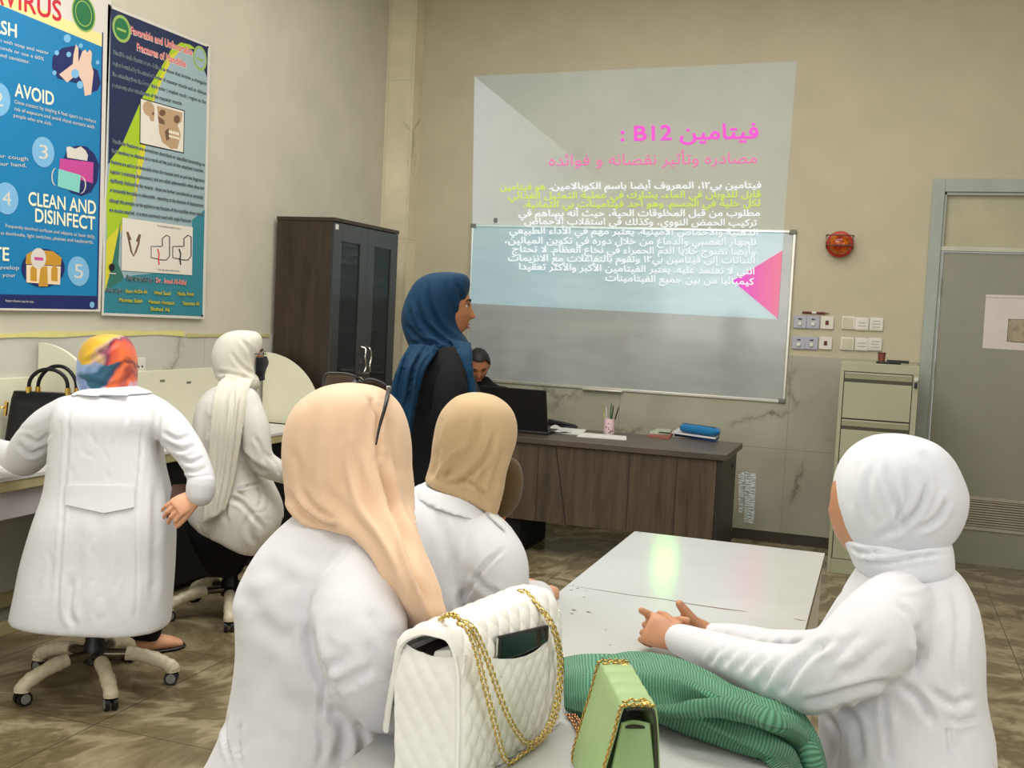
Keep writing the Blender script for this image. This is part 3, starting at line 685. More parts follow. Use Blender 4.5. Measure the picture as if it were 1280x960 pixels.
lines = [('فيتامين بي١٢، المعروف أيضًا باسم الكوبالامين.', 352, 1090, 494, 490, 0), ('هو فيتامين', 180, 338, 496, 495, 1), ('قابل للذوبان في الماء، يشارك في عملية التمثيل الغذائي', 210, 1088, 527, 522, 1),
 ('لكل خلية في الجسم. وهو أحد فيتامينات بي الثمانية.', 262, 1086, 557, 553, 1), ('مطلوب من قبل المخلوقات الحية، حيث أنه يساهم في', 245, 1085, 588, 587, 0), ('تركيب الحمض النووي، وكذلك في استقلاب الأحماض', 265, 1075, 615, 621, 0),
 ('الدهنية والأحماض الأمينية. يعتبر مهم في الأداء الطبيعي', 213, 1078, 648, 655, 0), ('للجهاز العصبي والدماغ من خلال دوره في تكوين الميالين،', 198, 1072, 682, 688, 0), ('وأيضا نضوج خلايا الدم الحمراء في نخاع العظام. لا تحتاج', 222, 1070, 712, 722, 0),
 ('النباتات إلى فيتامين بي١٢ وتقوم بالتفاعلات مع الانزيمات', 208, 1068, 743, 752, 0), ('التي لا تعتمد عليه. يعتبر الفيتامين الأكبر والأكثر تعقيدا', 247, 1066, 773, 790, 0), ('كيميائيا من بين جميع الفيتامينات', 547, 1065, 812, 826, 0)]
for i, (s, X0, X1, Y0, Y1, k) in enumerate(lines):
    b = MB(); write(b, arabic(s), (zx(X0), zy(Y0)-1), (zx(X1), zy(Y1)-1), 8.3, pl(yw-0.002 if i < 5 else yb-0.002), 0, 0.022, 2); b.build('text_line', m_yel if k else m_wht, t, smooth=0)

# ------------------------------------------------------------------ siren, switches, pen
q = at_y(1050, 306, YB)
t = thing('fire_siren', 'round red and amber alarm siren in a wire guard on back wall', 'alarm', q)
b = MB(); b.lathe(q, [(0.085, 0), (0.09, 0.03), (0.084, 0.05), (0.078, 0.055)], 32, 0, (0, -1, 0)); b.build('base', mat('siren_red', srgb(190, 40, 26), 0.3), t)
m_amb, nt, bs = nodes('amber_lens'); bs.inputs['Roughness'].default_value = 0.12; bs.inputs['Transmission Weight'].default_value = 0.3
w_ = N(nt, 'ShaderNodeTexNoise', Scale=24.0); nt.links.new(coords(nt), w_.inputs['Vector']); nt.links.new(ramp(nt, w_.outputs[0], [(0.35, srgb(170, 40, 14)), (0.65, srgb(236, 130, 30))]), bs.inputs['Base Color'])
b = MB(); b.lathe(q+np.array([0, -0.05, 0.0]), [(0.074, 0), (0.07, 0.02), (0.056, 0.04), (0.03, 0.053), (0.004, 0.057)], 32, 0, (0, -1, 0)); b.build('lens', m_amb, t)
b = MB(); m_gd = mat('siren_guard_dark', srgb(90, 40, 22), 0.4)
for zz in (0.055, -0.012): b.tube([q+np.array([-0.088, -0.02, zz]), q+np.array([-0.085, -0.115, zz]), q+np.array([0.085, -0.115, zz]), q+np.array([0.088, -0.02, zz])], 0.004, 8)
for xx in (-0.086, 0.086): b.tube([q+np.array([xx, -0.02, 0.055]), q+np.array([xx, -0.115, 0.055]), q+np.array([xx, -0.115, -0.012]), q+np.array([xx, -0.02, -0.03])], 0.004, 8)
b.build('wire_guard', m_gd, t)
m_pg = mat('switch_plate_grey', srgb(172, 172, 184), 0.35); m_pw = mat('switch_plate_white', srgb(220, 216, 202), 0.4); m_dark = mat('dark_slot', srgb(48, 44, 48), 0.5); m_dred = mat('dark_red_rocker', srgb(96, 22, 20), 0.4)
sw = [(1000, 402.5, 'k', 'first'), (1016.5, 403, 'k', 'second'), (1034, 403.5, 'r', ''), (1060.5, 403.5, 'b', ''), (1077.5, 405, 's', ''), (1095.5, 405.5, 't', ''),
      (998.5, 428.5, 'k', ''), (1014.5, 429, 'k', ''), (1032, 429, 'r', ''), (1059, 429.5, 'b', ''), (1077, 430.5, 's', ''), (1094, 430.5, 't', '')]
sw_lab = ['grey knob switch plate beside whiteboard edge, upper row', 'grey knob switch plate second from whiteboard, upper row', 'white switch plate with dark red rocker, upper row', 'blank cream plate left of two data outlets, upper row', 'middle white outlet plate of upper right trio', 'white slotted outlet plate ending the upper row on right',
          'grey knob switch plate beside whiteboard edge, lower row', 'grey knob switch plate second from whiteboard, lower row', 'white switch plate with dark red rocker, lower row', 'blank cream plate above filing cabinet corner, lower row', 'middle white outlet plate of lower right trio', 'white outlet plate right above the brown cup, lower row']
for (u, v, k, _), lab in zip(sw, sw_lab):
    q = at_y(u, v, YB); h = 0.044
    t = thing('switch_plate', lab, 'switch', q, 'switch and outlet plates on back wall')
    MB().box(q+np.array([-h, -0.013, -h]), q+np.array([h, 0, h])).build('plate', m_pg if k == 'k' else m_pw, t, bevel=0.004)
    if k == 'k':
        MB().box(q+np.array([-0.012, -0.0145, 0.016]), q+np.array([0.012, -0.012, 0.025])).build('slot', m_dark, t)
        b = MB(); b.lathe(q+np.array([0, -0.012, -0.012]), [(0.015, 0), (0.014, 0.008), (0.011, 0.011)], 20, 0, (0, -1, 0)); b.build('knob', m_pw, t)
    elif k == 'r': MB().box(q+np.array([-0.011, -0.017, -0.015]), q+np.array([0.011, -0.012, 0.015])).build('rocker', m_dred, t, bevel=0.002)
    elif k == 'b': MB().box(q+np.array([-0.034, -0.0155, -0.034]), q+np.array([0.034, -0.012, 0.034])).build('cover', mat('blank_plate_cream', srgb(196, 192, 164), 0.45), t, bevel=0.003)
    else:
        MB().box(q+np.array([-0.036, -0.0155, -0.036]), q+np.array([0.036, -0.012, 0.036])).build('cover', m_pw, t, bevel=0.003)
        for zz in ((-0.016, 0.006) if k == 's' else (-0.022, -0.002, 0.018)): MB().box(q+np.array([-0.024, -0.0175, zz]), q+np.array([0.024, -0.015, zz+0.006])).build('slot', mat('outlet_shadow_grey', srgb(176, 172, 158), 0.5), t)
q = at_y(1017, 391, YB-0.008)
t = thing('red_marker_pen', 'dark red marker pen lying on top of the upper switches', 'pen', q)
d = np.array([1, 0, 0.0])
b = MB(); b.cyl(q-d*0.075, q-d*0.012, 0.0075, n=14); b.build('barrel', m_dred, t)
b = MB(); b.cyl(q-d*0.012, q+d*0.018, 0.008, n=14); b.build('collar', m_pw, t)
b = MB(); b.cyl(q+d*0.018, q+d*0.075, 0.0078, n=14); b.cyl(q+d*0.075, q+d*0.105, 0.004, 0.002, n=10); b.build('cap', m_dred, t)
# paper notice on the door
t = thing('paper_notice', 'white paper notice with greyish picture taped to the grey door', 'notice', at_y(1275, 405, YB))
pp = lambda k: pl(YB+0.004-0.0006*k)
b = MB(); fill(b, [(1232.5, 368), (1330, 371), (1326, 441), (1228, 435)], pp(0)); b.build('sheet', mat('notice_paper', srgb(216, 208, 200), 0.6), t, smooth=0)
b = MB(); fill(b, [(1260.5, 398.5), (1300, 400), (1298, 430), (1258.5, 427)], pp(1), 0); fill(b, [(1261, 399), (1299, 400.5), (1297, 429), (1259.5, 426.5)], pp(2), 1)
b.build('picture', [m_dark, mat('notice_picture_taupe', srgb(160, 146, 124), 0.6, vary=0.25, scale=30)], t, smooth=0)
b = MB(); stroke([(1233, 371.5), (1330, 374.5)], 0.8, 3, 0, pp); b.build('tape_edge', m_pg, t, smooth=0)
# ------------------------------------------------------------------ dark wood pieces
m_wd = wood('dark_walnut_laminate', srgb(30, 22, 15), srgb(64, 49, 34), (10, 10, 0.9), 0.5)
m_wdk = wood('weathered_oak_laminate', srgb(52, 42, 31), srgb(96, 81, 61), (9, 9, 0.8), 0.5)
m_top = wood('dark_grey_oak_laminate', srgb(58, 50, 42), srgb(92, 80, 68), (0.9, 9, 9), 0.4)
m_edge = mat('charcoal_edge_band', srgb(36, 33, 30), 0.45)
m_char = mat('charcoal_door_frame', srgb(50, 50, 48), 0.35)
m_chr = mat('chrome', srgb(220, 218, 212), 0.15, 1.0)
m_blk = mat('black_plastic', srgb(16, 16, 17), 0.4)
m_blkm = mat('matt_black', srgb(9, 9, 10), 0.7, spec=0.3)
m_paper = mat('white_paper', srgb(222, 220, 214), 0.7)
# tall cabinet in the corner
cx0, cx1, cy0, cy1, ch = XL+0.03, -3.26, 5.88, 6.80, 2.03
t = thing('cabinet', 'tall dark walnut cabinet with two glass doors in the room corner', 'cabinet', ((cx0+cx1)/2, (cy0+cy1)/2, 0))
b = MB(); b.box((cx0, cy0, 0), (cx1-0.02, cy0+0.02, ch)); b.box((cx0, cy1-0.02, 0), (cx1-0.02, cy1, ch)); b.build('side_panel', m_wd, t, bevel=0.002)
b = MB(); b.box((cx0-0.002, cy0-0.006, ch-0.002), (cx1+0.004, cy1+0.006, ch+0.022)); b.build('top', m_wd, t, bevel=0.003)
b = MB(); b.box((cx0, cy0+0.02, 0.06), (cx0+0.01, cy1-0.02, ch)); b.box((cx0, cy0+0.02, 0.0), (cx1-0.03, cy1-0.02, 0.08)); b.build('carcass', m_edge, t)
for z in (0.42, 0.8, 1.08, 1.34, 1.68): MB().box((cx0+0.01, cy0+0.02, z), (cx1-0.05, cy1-0.02, z+0.018)).build('shelf', m_wd, t)
m_gl, nt, bs = nodes('cabinet_glass'); bs.inputs['Base Color'].default_value = (0.02, 0.025, 0.025, 1); bs.inputs['Roughness'].default_value = 0.03; bs.inputs['Alpha'].default_value = 0.35; bs.inputs['Specular IOR Level'].default_value = 0.6
ym = (cy0+cy1)/2
for k, (a, c) in enumerate(((cy0+0.002, ym-0.002), (ym+0.002, cy1-0.002))):
    b = MB(); f0, f1 = a+0.1, c-0.1
    b.box((cx1-0.02, a, 0.05), (cx1, f0, ch-0.006)); b.box((cx1-0.02, f1, 0.05), (cx1, c, ch-0.006)); b.box((cx1-0.02, f0, 0.05), (cx1, f1, 0.3)); b.box((cx1-0.02, f0, ch-0.12), (cx1, f1, ch-0.006))
    d = b.build('door', m_char, t, bevel=0.002)
    MB().box((cx1-0.013, f0-0.004, 0.29), (cx1-0.008, f1+0.004, ch-0.115)).build('glass_pane', m_gl, d)
    hy = c-0.035 if k == 0 else a+0.035; s_ = 1 if k == 0 else -1
    P = spline([(cx1, hy, 1.24), (cx1+0.03, hy+0.006*s_, 1.225), (cx1+0.034, hy-0.008*s_, 1.17), (cx1+0.034, hy+0.01*s_, 1.11), (cx1+0.03, hy-0.004*s_, 1.075), (cx1, hy, 1.06)], 22)
    b = MB(); b.tube(P, 0.007, 10); b.build('handle', m_chr, d)
    if k == 0:
        b = MB(); b.cyl((cx1, hy, 1.01), (cx1+0.012, hy, 1.01), 0.011, n=16); b.build('lock', m_chr, d)
        MB().box((cx1, a+0.012, ch-0.05), (cx1+0.001, a+0.05, ch-0.018)).build('sticker', m_paper, d)
zs = 1.098
for k, (y, w) in enumerate(((ym+0.13, 0.2), (ym+0.16, 0.16))):
    b = MB(); b.box((cx0+0.1, y, zs+0.03*k-(0.262 if k == 0 else 0.262)), (cx1-0.09, y+w, zs+0.03*k+0.024-0.262))
    tag(b.build('paper_stack', m_paper, bevel=0.003), ['lower stack of papers inside cabinet behind right glass door', 'upper smaller stack of papers inside cabinet behind right glass door'][k], 'papers')

# teacher's desk
dx0, dx1, dy0, dy1 = -2.92, -0.80, 6.18, 6.90
t = thing('teacher_desk', 'long dark oak office desk with panelled front below the whiteboard', 'desk', ((dx0+dx1)/2, (dy0+dy1)/2, 0))
MB().box((dx0, dy0, 0.712), (dx1, dy1, 0.75)).build('desktop', m_top, t, bevel=0.004)
px1 = at_y(895, 600, 6.21)[0]; pz0 = at_y(780, 664, 6.21)[2]
b = MB(); b.box((dx0+0.05, 6.205, pz0), (px1, 6.225, 0.708)); b.build('front_panel', m_wdk, t, bevel=0.002)
ug = [(695, 553, 707, 655), (788, 560, 786, 662), (674, 551, 676, 652), (847, 565, 842, 668)]
for k, (ua, va, uc, vc) in enumerate(ug):
    p, q = at_y(ua, va, 6.2045), at_y(uc, vc, 6.2045); w = 0.004 if k == 0 else 0.0022
    p[2] = min(p[2], 0.706); q[2] = max(q[2], pz0+0.002)
    b = MB(); b.hexa([(p[0]-w, 6.203, q[2]), (p[0]+w, 6.203, q[2]), (p[0]+w, 6.206, q[2]), (p[0]-w, 6.206, q[2]), (p[0]-w, 6.203, p[2]), (p[0]+w, 6.203, p[2]), (p[0]+w, 6.206, p[2]), (p[0]-w, 6.206, p[2])] if k else
           [(q[0]-w, 6.203, q[2]), (q[0]+w, 6.203, q[2]), (q[0]+w, 6.206, q[2]), (q[0]-w, 6.206, q[2]), (p[0]-w, 6.203, p[2]), (p[0]+w, 6.203, p[2]), (p[0]+w, 6.206, p[2]), (p[0]-w, 6.206, p[2])]); b.build('panel_seam', m_edge, t)

MB().box((px1+0.001, 6.2, 0.0), (dx1-0.03, dy1-0.03, 0.712)).build('leg_panel', m_edge, t, bevel=0.004)
MB().box((-2.38, 6.23, 0.0), (-2.06, dy1-0.12, 0.712)).build('pedestal', m_blkm, t, bevel=0.004)
MB().box((dx0+0.04, 6.23, 0.0), (dx0+0.09, dy1-0.03, 0.712)).build('leg_panel', m_edge, t, bevel=0.004)
q = at_x(915, 582, dx1-0.03); b = MB(); b.cyl(q, q+np.array([0.003, 0, 0]), 0.014, n=16); b.build('cable_hole', m_blkm, t)
# laptop
zt_ = 0.75
def slab_on(name, pts, th, m, parent=None, z=zt_, bevel=0.0):
    b = MB(); P = [at_z(u, v, z) for u, v in pts]; n = len(P)
    V = [p for p in P]+[p+np.array([0, 0, th]) for p in P]
    b.add(V, [tuple(range(n)), tuple(range(n, 2*n))]+[(i, (i+1) % n, n+(i+1) % n, n+i) for i in range(n)])
    return b.build(name, m, parent, bevel=bevel)
L0, L1 = at_y(643, 541, 6.36), at_y(684, 537, 6.36)
lx0, lx1 = -2.40, L1[0]
t = thing('laptop', 'open black laptop seen from behind its lid on the desk', 'laptop', ((lx0+lx1)/2, 6.4, zt_))
MB().box((lx0, 6.37, zt_), (lx1, 6.62, zt_+0.02)).build('keyboard_base', m_blk, t, bevel=0.004)
hz = at_y(655, 486, 6.29)[2]-zt_; tp0 = lx0-0.0
b = MB(); yb0, yt0 = 6.375, 6.295
b.hexa([(lx0, yb0, zt_+0.012), (lx1, yb0, zt_+0.012), (lx1, yb0+0.012, zt_+0.012), (lx0, yb0+0.012, zt_+0.012), (lx0, yt0, zt_+hz), (lx1, yt0, zt_+hz), (lx1, yt0+0.008, zt_+hz), (lx0, yt0+0.008, zt_+hz)])
lid = b.build('lid', m_blk, t, bevel=0.004)
MB().hexa([(lx0+0.012, yb0+0.0105, zt_+0.03), (lx1-0.012, yb0+0.0105, zt_+0.03), (lx1-0.012, yb0+0.0125, zt_+0.03), (lx0+0.012, yb0+0.0125, zt_+0.03), (lx0+0.012, yt0+0.0095, zt_+hz-0.014), (lx1-0.012, yt0+0.0095, zt_+hz-0.014), (lx1-0.012, yt0+0.011, zt_+hz-0.014), (lx0+0.012, yt0+0.011, zt_+hz-0.014)]).build('screen', mat('laptop_screen_dark', srgb(40, 44, 52), 0.2), lid)
MB().box((lx0+0.02, 6.39, zt_+0.02), (lx1-0.02, 6.53, zt_+0.022)).build('keyboard', m_blkm, t)
# papers etc.
o = slab_on('paper_sheet', [(689, 541), (694, 535), (733, 538), (727, 544)], 0.006, m_paper); tag(o, 'rumpled white papers lying beside the laptop lid', 'paper')
b = MB(); G = [[at_z(688+26*i/9, 540-5*j/5+0.3*i*0.4, 0.759)+np.array([0, 0, 0.004+0.016*math.exp(-((i-2)/2.2)**2)*(j/5)+0.003*math.sin(i*1.3+j)]) for i in range(10)] for j in range(6)]
o = b.slab(np.array(G), 0.002).build('crumpled_sheet', mat('crumpled_paper_grey', srgb(200, 200, 196), 0.7)); tag(o, 'curled grey printed sheet on top of the papers near the laptop', 'paper')
o = slab_on('paper_sheet', [(721, 546), (729, 541.5), (783, 546), (783, 550.5)], 0.005, m_paper); tag(o, 'flat white paper in front of the pink pen cup', 'paper')
q = at_z(704, 534, zt_); t = thing('stapler', 'flat black stapler behind the papers on the desk', 'stapler', q)
MB().box(q+np.array([-0.12, -0.02, 0]), q+np.array([0.10, 0.025, 0.012])).build('base', m_blk, t, bevel=0.005)
MB().hexa([q+np.array(p) for p in ((-0.11, -0.018, 0.014), (0.1, -0.018, 0.012), (0.1, 0.022, 0.012), (-0.11, 0.022, 0.014), (-0.11, -0.014, 0.05), (0.08, -0.014, 0.026), (0.08, 0.018, 0.026), (-0.11, 0.018, 0.05))]).build('arm', m_blk, t, bevel=0.006)
# pen cup with pens
q = at_z(761, 542, zt_); r = 0.036
m_cup, nt, bs = nodes('pink_cup_with_dark_flecks'); bs.inputs['Roughness'].default_value = 0.4
vo = N(nt, 'ShaderNodeTexVoronoi', Scale=48.0); nt.links.new(coords(nt), vo.inputs['Vector'])
nt.links.new(ramp(nt, vo.outputs['Distance'], [(0.0, srgb(70, 50, 66)), (0.2, srgb(70, 50, 66)), (0.26, srgb(226, 196, 200))]), bs.inputs['Base Color'])
t = thing('pen_cup', 'pale pink speckled pen cup standing on the dark desk', 'cup', q)
b = MB(); b.lathe(q, [(r, 0), (r, 0.1), (r-0.003, 0.1), (r-0.004, 0.006)], 28); b.build('cup', m_cup, t)
for k, (dx, dy, lean, hh, col, lab) in enumerate(((-0.02, 0.005, -0.05, 0.17, srgb(200, 190, 120), 'pale yellow pencil leaning left in the pink cup'), (-0.012, -0.01, -0.03, 0.215, srgb(196, 196, 190), 'silver pen standing tallest in the pink cup'), (0.004, 0.01, 0.0, 0.2, srgb(60, 110, 56), 'green pen in the middle of the pink cup'), (0.012, -0.008, 0.02, 0.19, srgb(40, 60, 44), 'dark green pen right of centre in the pink cup'), (0.02, 0.006, 0.06, 0.18, srgb(24, 22, 24), 'black pen leaning right in the pink cup'))):
    p0 = q+np.array([dx*0.6, dy, 0.008]); p1 = q+np.array([dx+lean*0.6, dy, hh])
    o = thing('pen', lab, 'pen', p0, 'pens in the pink cup')
    d = unit(p1-p0); L = np.linalg.norm(p1-p0)
    b = MB(); b.cyl(p0, p0+d*L*0.8, 0.0042, n=10); b.build('barrel', mat('pen_colour', col, 0.35), o)
    b = MB(); b.cyl(p0+d*L*0.8, p1, 0.0046, 0.003, n=10); b.build('cap', mat('pen_cap', tuple(c*0.6 for c in col[:3])+(1,), 0.35), o)
# notebooks and pouch at the right end of the desk
o = slab_on('notebook', [(809, 546), (818, 541), (841, 543.5), (837, 549)], 0.012, mat('notebook_red_edge', srgb(150, 84, 74), 0.6), bevel=0.002); tag(o, 'thin reddish notebook lying left of the blue pouch', 'notebook')
o = slab_on('note_pad', [(812, 542), (822, 537.5), (840, 539), (836, 544)], 0.012, mat('note_pad_sage', srgb(178, 184, 160), 0.65), z=0.7632, bevel=0.002); tag(o, 'small pale green note pad resting on the reddish notebook', 'notebook')
q = at_z(827, 541, 0.776); t = thing('key_bunch', 'small dark bunch of keys on the pale note pad', 'keys', q)
b = MB(); b.tube([q+np.array([0.018*math.cos(a), 0.018*math.sin(a), 0.003]) for a in np.linspace(0, 2*PI, 18)], 0.002, 6); b.build('ring', m_blk, t)
for a in (0.2, 1.5, 2.6): d = np.array([math.cos(a), math.sin(a), 0]); MB().hexa([q+d*0.018+np.array(p) for p in ((0, -0.006, 0), (0.045, -0.006, 0), (0.045, 0.006, 0), (0, 0.006, 0), (0, -0.006, 0.004), (0.045, -0.006, 0.004), (0.045, 0.006, 0.004), (0, 0.006, 0.004))]).build('key', m_blk, t)
o = slab_on('exercise_book', [(843, 545), (850, 540), (899, 547), (895, 553)], 0.02, mat('exercise_book_navy', srgb(40, 62, 104), 0.5), bevel=0.003); tag(o, 'dark blue book at the bottom under the blue pouch', 'book')
o = slab_on('exercise_book', [(840, 541.5), (848, 536.5), (898, 544), (894, 549)], 0.01, mat('exercise_book_white', srgb(210, 208, 214), 0.6), z=0.7704, bevel=0.002); tag(o, 'white book between the navy book and blue pouch', 'book')
A_, B_ = at_z(845, 540, 0.781), at_z(893, 547, 0.781); d = unit(B_-A_); nrm = np.array([-d[1], d[0], 0]); Lp = np.linalg.norm(B_-A_)
t = thing('pencil_pouch', 'bright blue zipped fabric pouch on books at desk end', 'pouch', (A_+B_)/2)
rings = []
for k in np.linspace(0, 1, 14):
    e_ = (1-abs(2*k-1)**6)**0.5*0.9+0.1; c = A_+d*Lp*k+nrm*0.05+ZZ*0.03
    rings.append([c+nrm*0.052*e_*math.copysign(abs(math.cos(a))**0.7, math.cos(a))+ZZ*(0.03*e_*math.copysign(abs(math.sin(a))**0.7, math.sin(a))) for a in np.linspace(0, 2*PI, 24, endpoint=False)])
b = MB(); b.loft(rings); b.build('pouch_body', cloth_mat('blue_pouch_fabric', srgb(24, 116, 170), 0.6), t)
b = MB(); b.tube([A_+d*Lp*k+nrm*0.035+ZZ*0.0605 for k in np.linspace(0.06, 0.94, 12)], 0.003, 6); b.build('zip', mat('pouch_zip', srgb(16, 70, 110), 0.4), t)
# bright reflection on the marble, put in as crinkled shiny strips
m_refl, nt, bs = nodes('painted_reflection'); bs.inputs['Base Color'].default_value = srgb(226, 236, 232); bs.inputs['Roughness'].default_value = 0.12; bs.inputs['Specular IOR Level'].default_value = 0.9
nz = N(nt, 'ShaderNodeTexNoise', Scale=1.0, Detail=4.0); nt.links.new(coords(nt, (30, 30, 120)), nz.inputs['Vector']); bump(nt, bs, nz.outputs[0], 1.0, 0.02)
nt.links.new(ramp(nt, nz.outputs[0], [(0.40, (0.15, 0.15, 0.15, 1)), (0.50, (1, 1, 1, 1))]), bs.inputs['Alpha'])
for pts, lab in (([(923, 592), (930.5, 590), (931, 606), (928, 641), (923.5, 640)], 'narrow strip of bright reflection on marble beside desk'), ([(931.5, 590), (945, 592), (944, 628), (942, 655), (930, 653), (931, 618)], 'wide strip of bright reflection on marble right of the narrow one')):
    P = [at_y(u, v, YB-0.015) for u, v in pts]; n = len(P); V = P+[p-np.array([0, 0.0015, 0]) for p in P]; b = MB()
    b.add(V, [tuple(range(n)), tuple(range(n, 2*n))]+[(i, (i+1) % n, n+(i+1) % n, n+i) for i in range(n)]); tag(b.build('reflection_strip', m_refl, smooth=0), lab, 'tape')
# filing cabinet
fy = 6.80; q0 = at_y(1048.5, 449, fy); q1 = at_y(1151, 452, fy); fx0, fx1, fh = -0.215, 0.245, 1.325
fx0 = at_y(1044, 560, fy)[0]; fx1 = at_y(1149, 470, fy)[0]; fh = at_y(1100, 459, fy)[2]+0.02
m_fc = mat('sage_grey_steel', srgb(166, 166, 138), 0.38, vary=0.05, scale=4); m_fcd = mat('sage_grey_shadow_gap', srgb(70, 68, 52), 0.6)
t = thing('filing_cabinet', 'sage grey steel four drawer filing cabinet beside the door', 'filing cabinet', ((fx0+fx1)/2, fy+0.3, 0))
b = MB(); b.box((fx0, fy+0.012, 0), (fx1, fy+0.62, fh)); b.build('body', m_fc, t, bevel=0.004)
b = MB(); b.box((fx0, fy-0.006, fh-0.055), (fx1, fy+0.012, fh)); b.box((fx0, fy-0.006, 0), (fx0+0.022, fy+0.012, fh-0.055)); b.box((fx1-0.032, fy-0.006, 0), (fx1, fy+0.012, fh-0.055)); b.box((fx0+0.022, fy-0.006, 0), (fx1-0.032, fy+0.012, 0.09)); b.build('front_frame', m_fc, t, bevel=0.002)
MB().box((fx0+0.022, fy+0.004, 0.09), (fx1-0.032, fy+0.0115, fh-0.055)).build('gap', m_fcd, t)
dz = (fh-0.055-0.09)/4
for k in range(4):
    z0 = 0.09+k*dz+0.004; z1 = z0+dz-0.009; x0, x1 = fx0+0.027, fx1-0.037
    b = MB(); b.box((x0, fy-0.008, z0), (x1, fy+0.003, z1-0.062)); b.box((x0, fy-0.01, z1-0.012), (x1, fy+0.003, z1)); 
    b.hexa([(x0, fy-0.001, z1-0.04), (x1, fy-0.001, z1-0.04), (x1, fy+0.003, z1-0.04), (x0, fy+0.003, z1-0.04), (x0, fy-0.008, z1-0.012), (x1, fy-0.008, z1-0.012), (x1, fy+0.003, z1-0.012), (x0, fy+0.003, z1-0.012)])
    d = b.build('drawer', m_fc, t, bevel=0.0015)
    MB().box((x0, fy-0.0005, z1-0.062), (x1, fy+0.0025, z1-0.04)).build('finger_groove', m_fcd, d)
b = MB(); b.cyl((fx1-0.016, fy-0.006, fh-0.082), (fx1-0.016, fy-0.022, fh-0.082), 0.012, n=18); b.build('lock', m_chr, t)
MB().box((fx1-0.024, fy-0.022, fh-0.135), (fx1-0.008, fy-0.012, fh-0.1)).build('key', m_blk, t, bevel=0.003)
q = at_y(1102, 446.5, fy+0.1); q[2] = fh
t = thing('brown_cup', 'small reddish brown cup standing on top of filing cabinet', 'cup', q+np.array([0, 0, 0.012]))
b = MB(); b.lathe(q+np.array([0, 0, 0.0145]), [(0.02, 0), (0.0235, 0.045), (0.024, 0.05), (0.021, 0.05), (0.018, 0.006)], 24); b.build('cup', mat('reddish_brown_plastic', srgb(122, 62, 46), 0.45), t)
b = MB(); b.lathe(q+np.array([0, 0, 0.0145]), [(0.0245, 0.046), (0.0255, 0.05), (0.0245, 0.054), (0.0215, 0.05)], 24); b.build('rim', mat('brown_rim', srgb(96, 46, 34), 0.4), t)
t = thing('black_stapler', 'flat black stapler lying under the brown cup on filing cabinet', 'stapler', q)
MB().box(q+np.array([-0.03, -0.03, 0.0005]), q+np.array([0.115, 0.03, 0.014])).build('base', m_blk, t, bevel=0.005)
MB().hexa([q+np.array(p) for p in ((0.03, -0.026, 0.016), (0.16, -0.02, 0.006), (0.16, 0.02, 0.006), (0.03, 0.026, 0.016), (0.03, -0.022, 0.026), (0.16, -0.016, 0.026), (0.16, 0.016, 0.026), (0.03, 0.022, 0.026))]).build('arm', m_blk, t, bevel=0.004)

# ------------------------------------------------------------------ study desk along the left wall
m_lam = mat('cream_laminate', srgb(226, 224, 200), 0.45, vary=0.03, scale=3); m_lav = mat('lavender_white_laminate', srgb(206, 198, 202), 0.45); m_band = mat('beige_edge_band', srgb(186, 176, 128), 0.5, vary=0.1, scale=20)
ex = -3.27
t = thing('study_desk', 'long cream study desk with curved dividers along the left wall', 'desk', (-3.5, 4.1, 0))
ya, yb_ = 2.3, 5.72
MB().box((XL+0.02, ya, 0.735), (ex, yb_, 0.75)).build('worktop', mat('worktop_white', srgb(216, 212, 210), 0.35), t)
MB().box((XL+0.02, ya, 0.69), (ex-0.004, yb_, 0.734)).build('edge_band', m_band, t, bevel=0.003)
MB().box((ex-0.06, ya+0.02, 0.57), (ex-0.035, 3.92, 0.689)).build('apron', m_lav, t, bevel=0.002)
MB().box((ex-0.06, 3.93, 0.04), (ex-0.035, yb_-0.02, 0.689)).build('modesty_panel', m_blkm, t, bevel=0.002)
zb = 1.108
MB().box((XL+0.016, ya, 0.75), (XL+0.034, yb_, zb)).build('back_panel', m_lam, t, bevel=0.002)
def divider(u0, v0, nm):
    p = at_x(u0, v0, XL+0.036); y = p[1]; zt = p[2]; n = 22; D = 0.40
    pr = [(XL+0.036, 0.751)]+[(XL+0.036+D*s, 0.751+0.06+(zt-0.751-0.06)*math.sqrt(max(0, 1-(s*0.985)**2.0))) for s in np.linspace(0, 1, n)]+[(XL+0.036+D, 0.751)]
    V = [(x, y-0.009, z) for x, z in pr]+[(x, y+0.009, z) for x, z in pr]; m_ = len(pr); b = MB()
    b.add(V, [tuple(range(m_)), tuple(range(m_, 2*m_))[::-1]]+[(i, i+m_, (i+1) % m_+m_, (i+1) % m_) for i in range(m_)])
    return b.build('divider', m_lam, t, smooth=30)
divider(50, 428, 'divider'); divider(331, 440, 'divider')
for y in (2.32, 3.9, 5.68): MB().box((XL+0.04, y, 0.0), (ex-0.03, y+0.025, 0.69)).build('leg_panel', m_lam if y < 3 else m_edge, t, bevel=0.002)
for x, h0, h1 in ((-3.53, 0.0, 0.055), (XL+0.03, 0.07, 0.13)): MB().box((x-0.02, ya, h0), (x+0.02, 3.9, h1)).build('foot_rail', mat('foot_rail_tan', srgb(176, 164, 120), 0.5), t, bevel=0.003)
for u, v in ((29, 494), (236, 478), (203, 476)):
    q = at_x(u, v, XL+0.0345); MB().box(q+np.array([0, -0.02, -0.006]), q+np.array([0.001, 0.02, 0.006])).build('smudge', mat('grey_mark', srgb(120, 116, 96), 0.7), t)
# papers on the study desk
q = at_z(15, 586, 0.751); o = slab_on('paper_sheet', [(-50, 590), (-40, 572), (16, 567), (30, 576), (24, 586)], 0.006, m_paper, z=0.751); tag(o, 'white papers on study desk under the black handbag', 'paper')

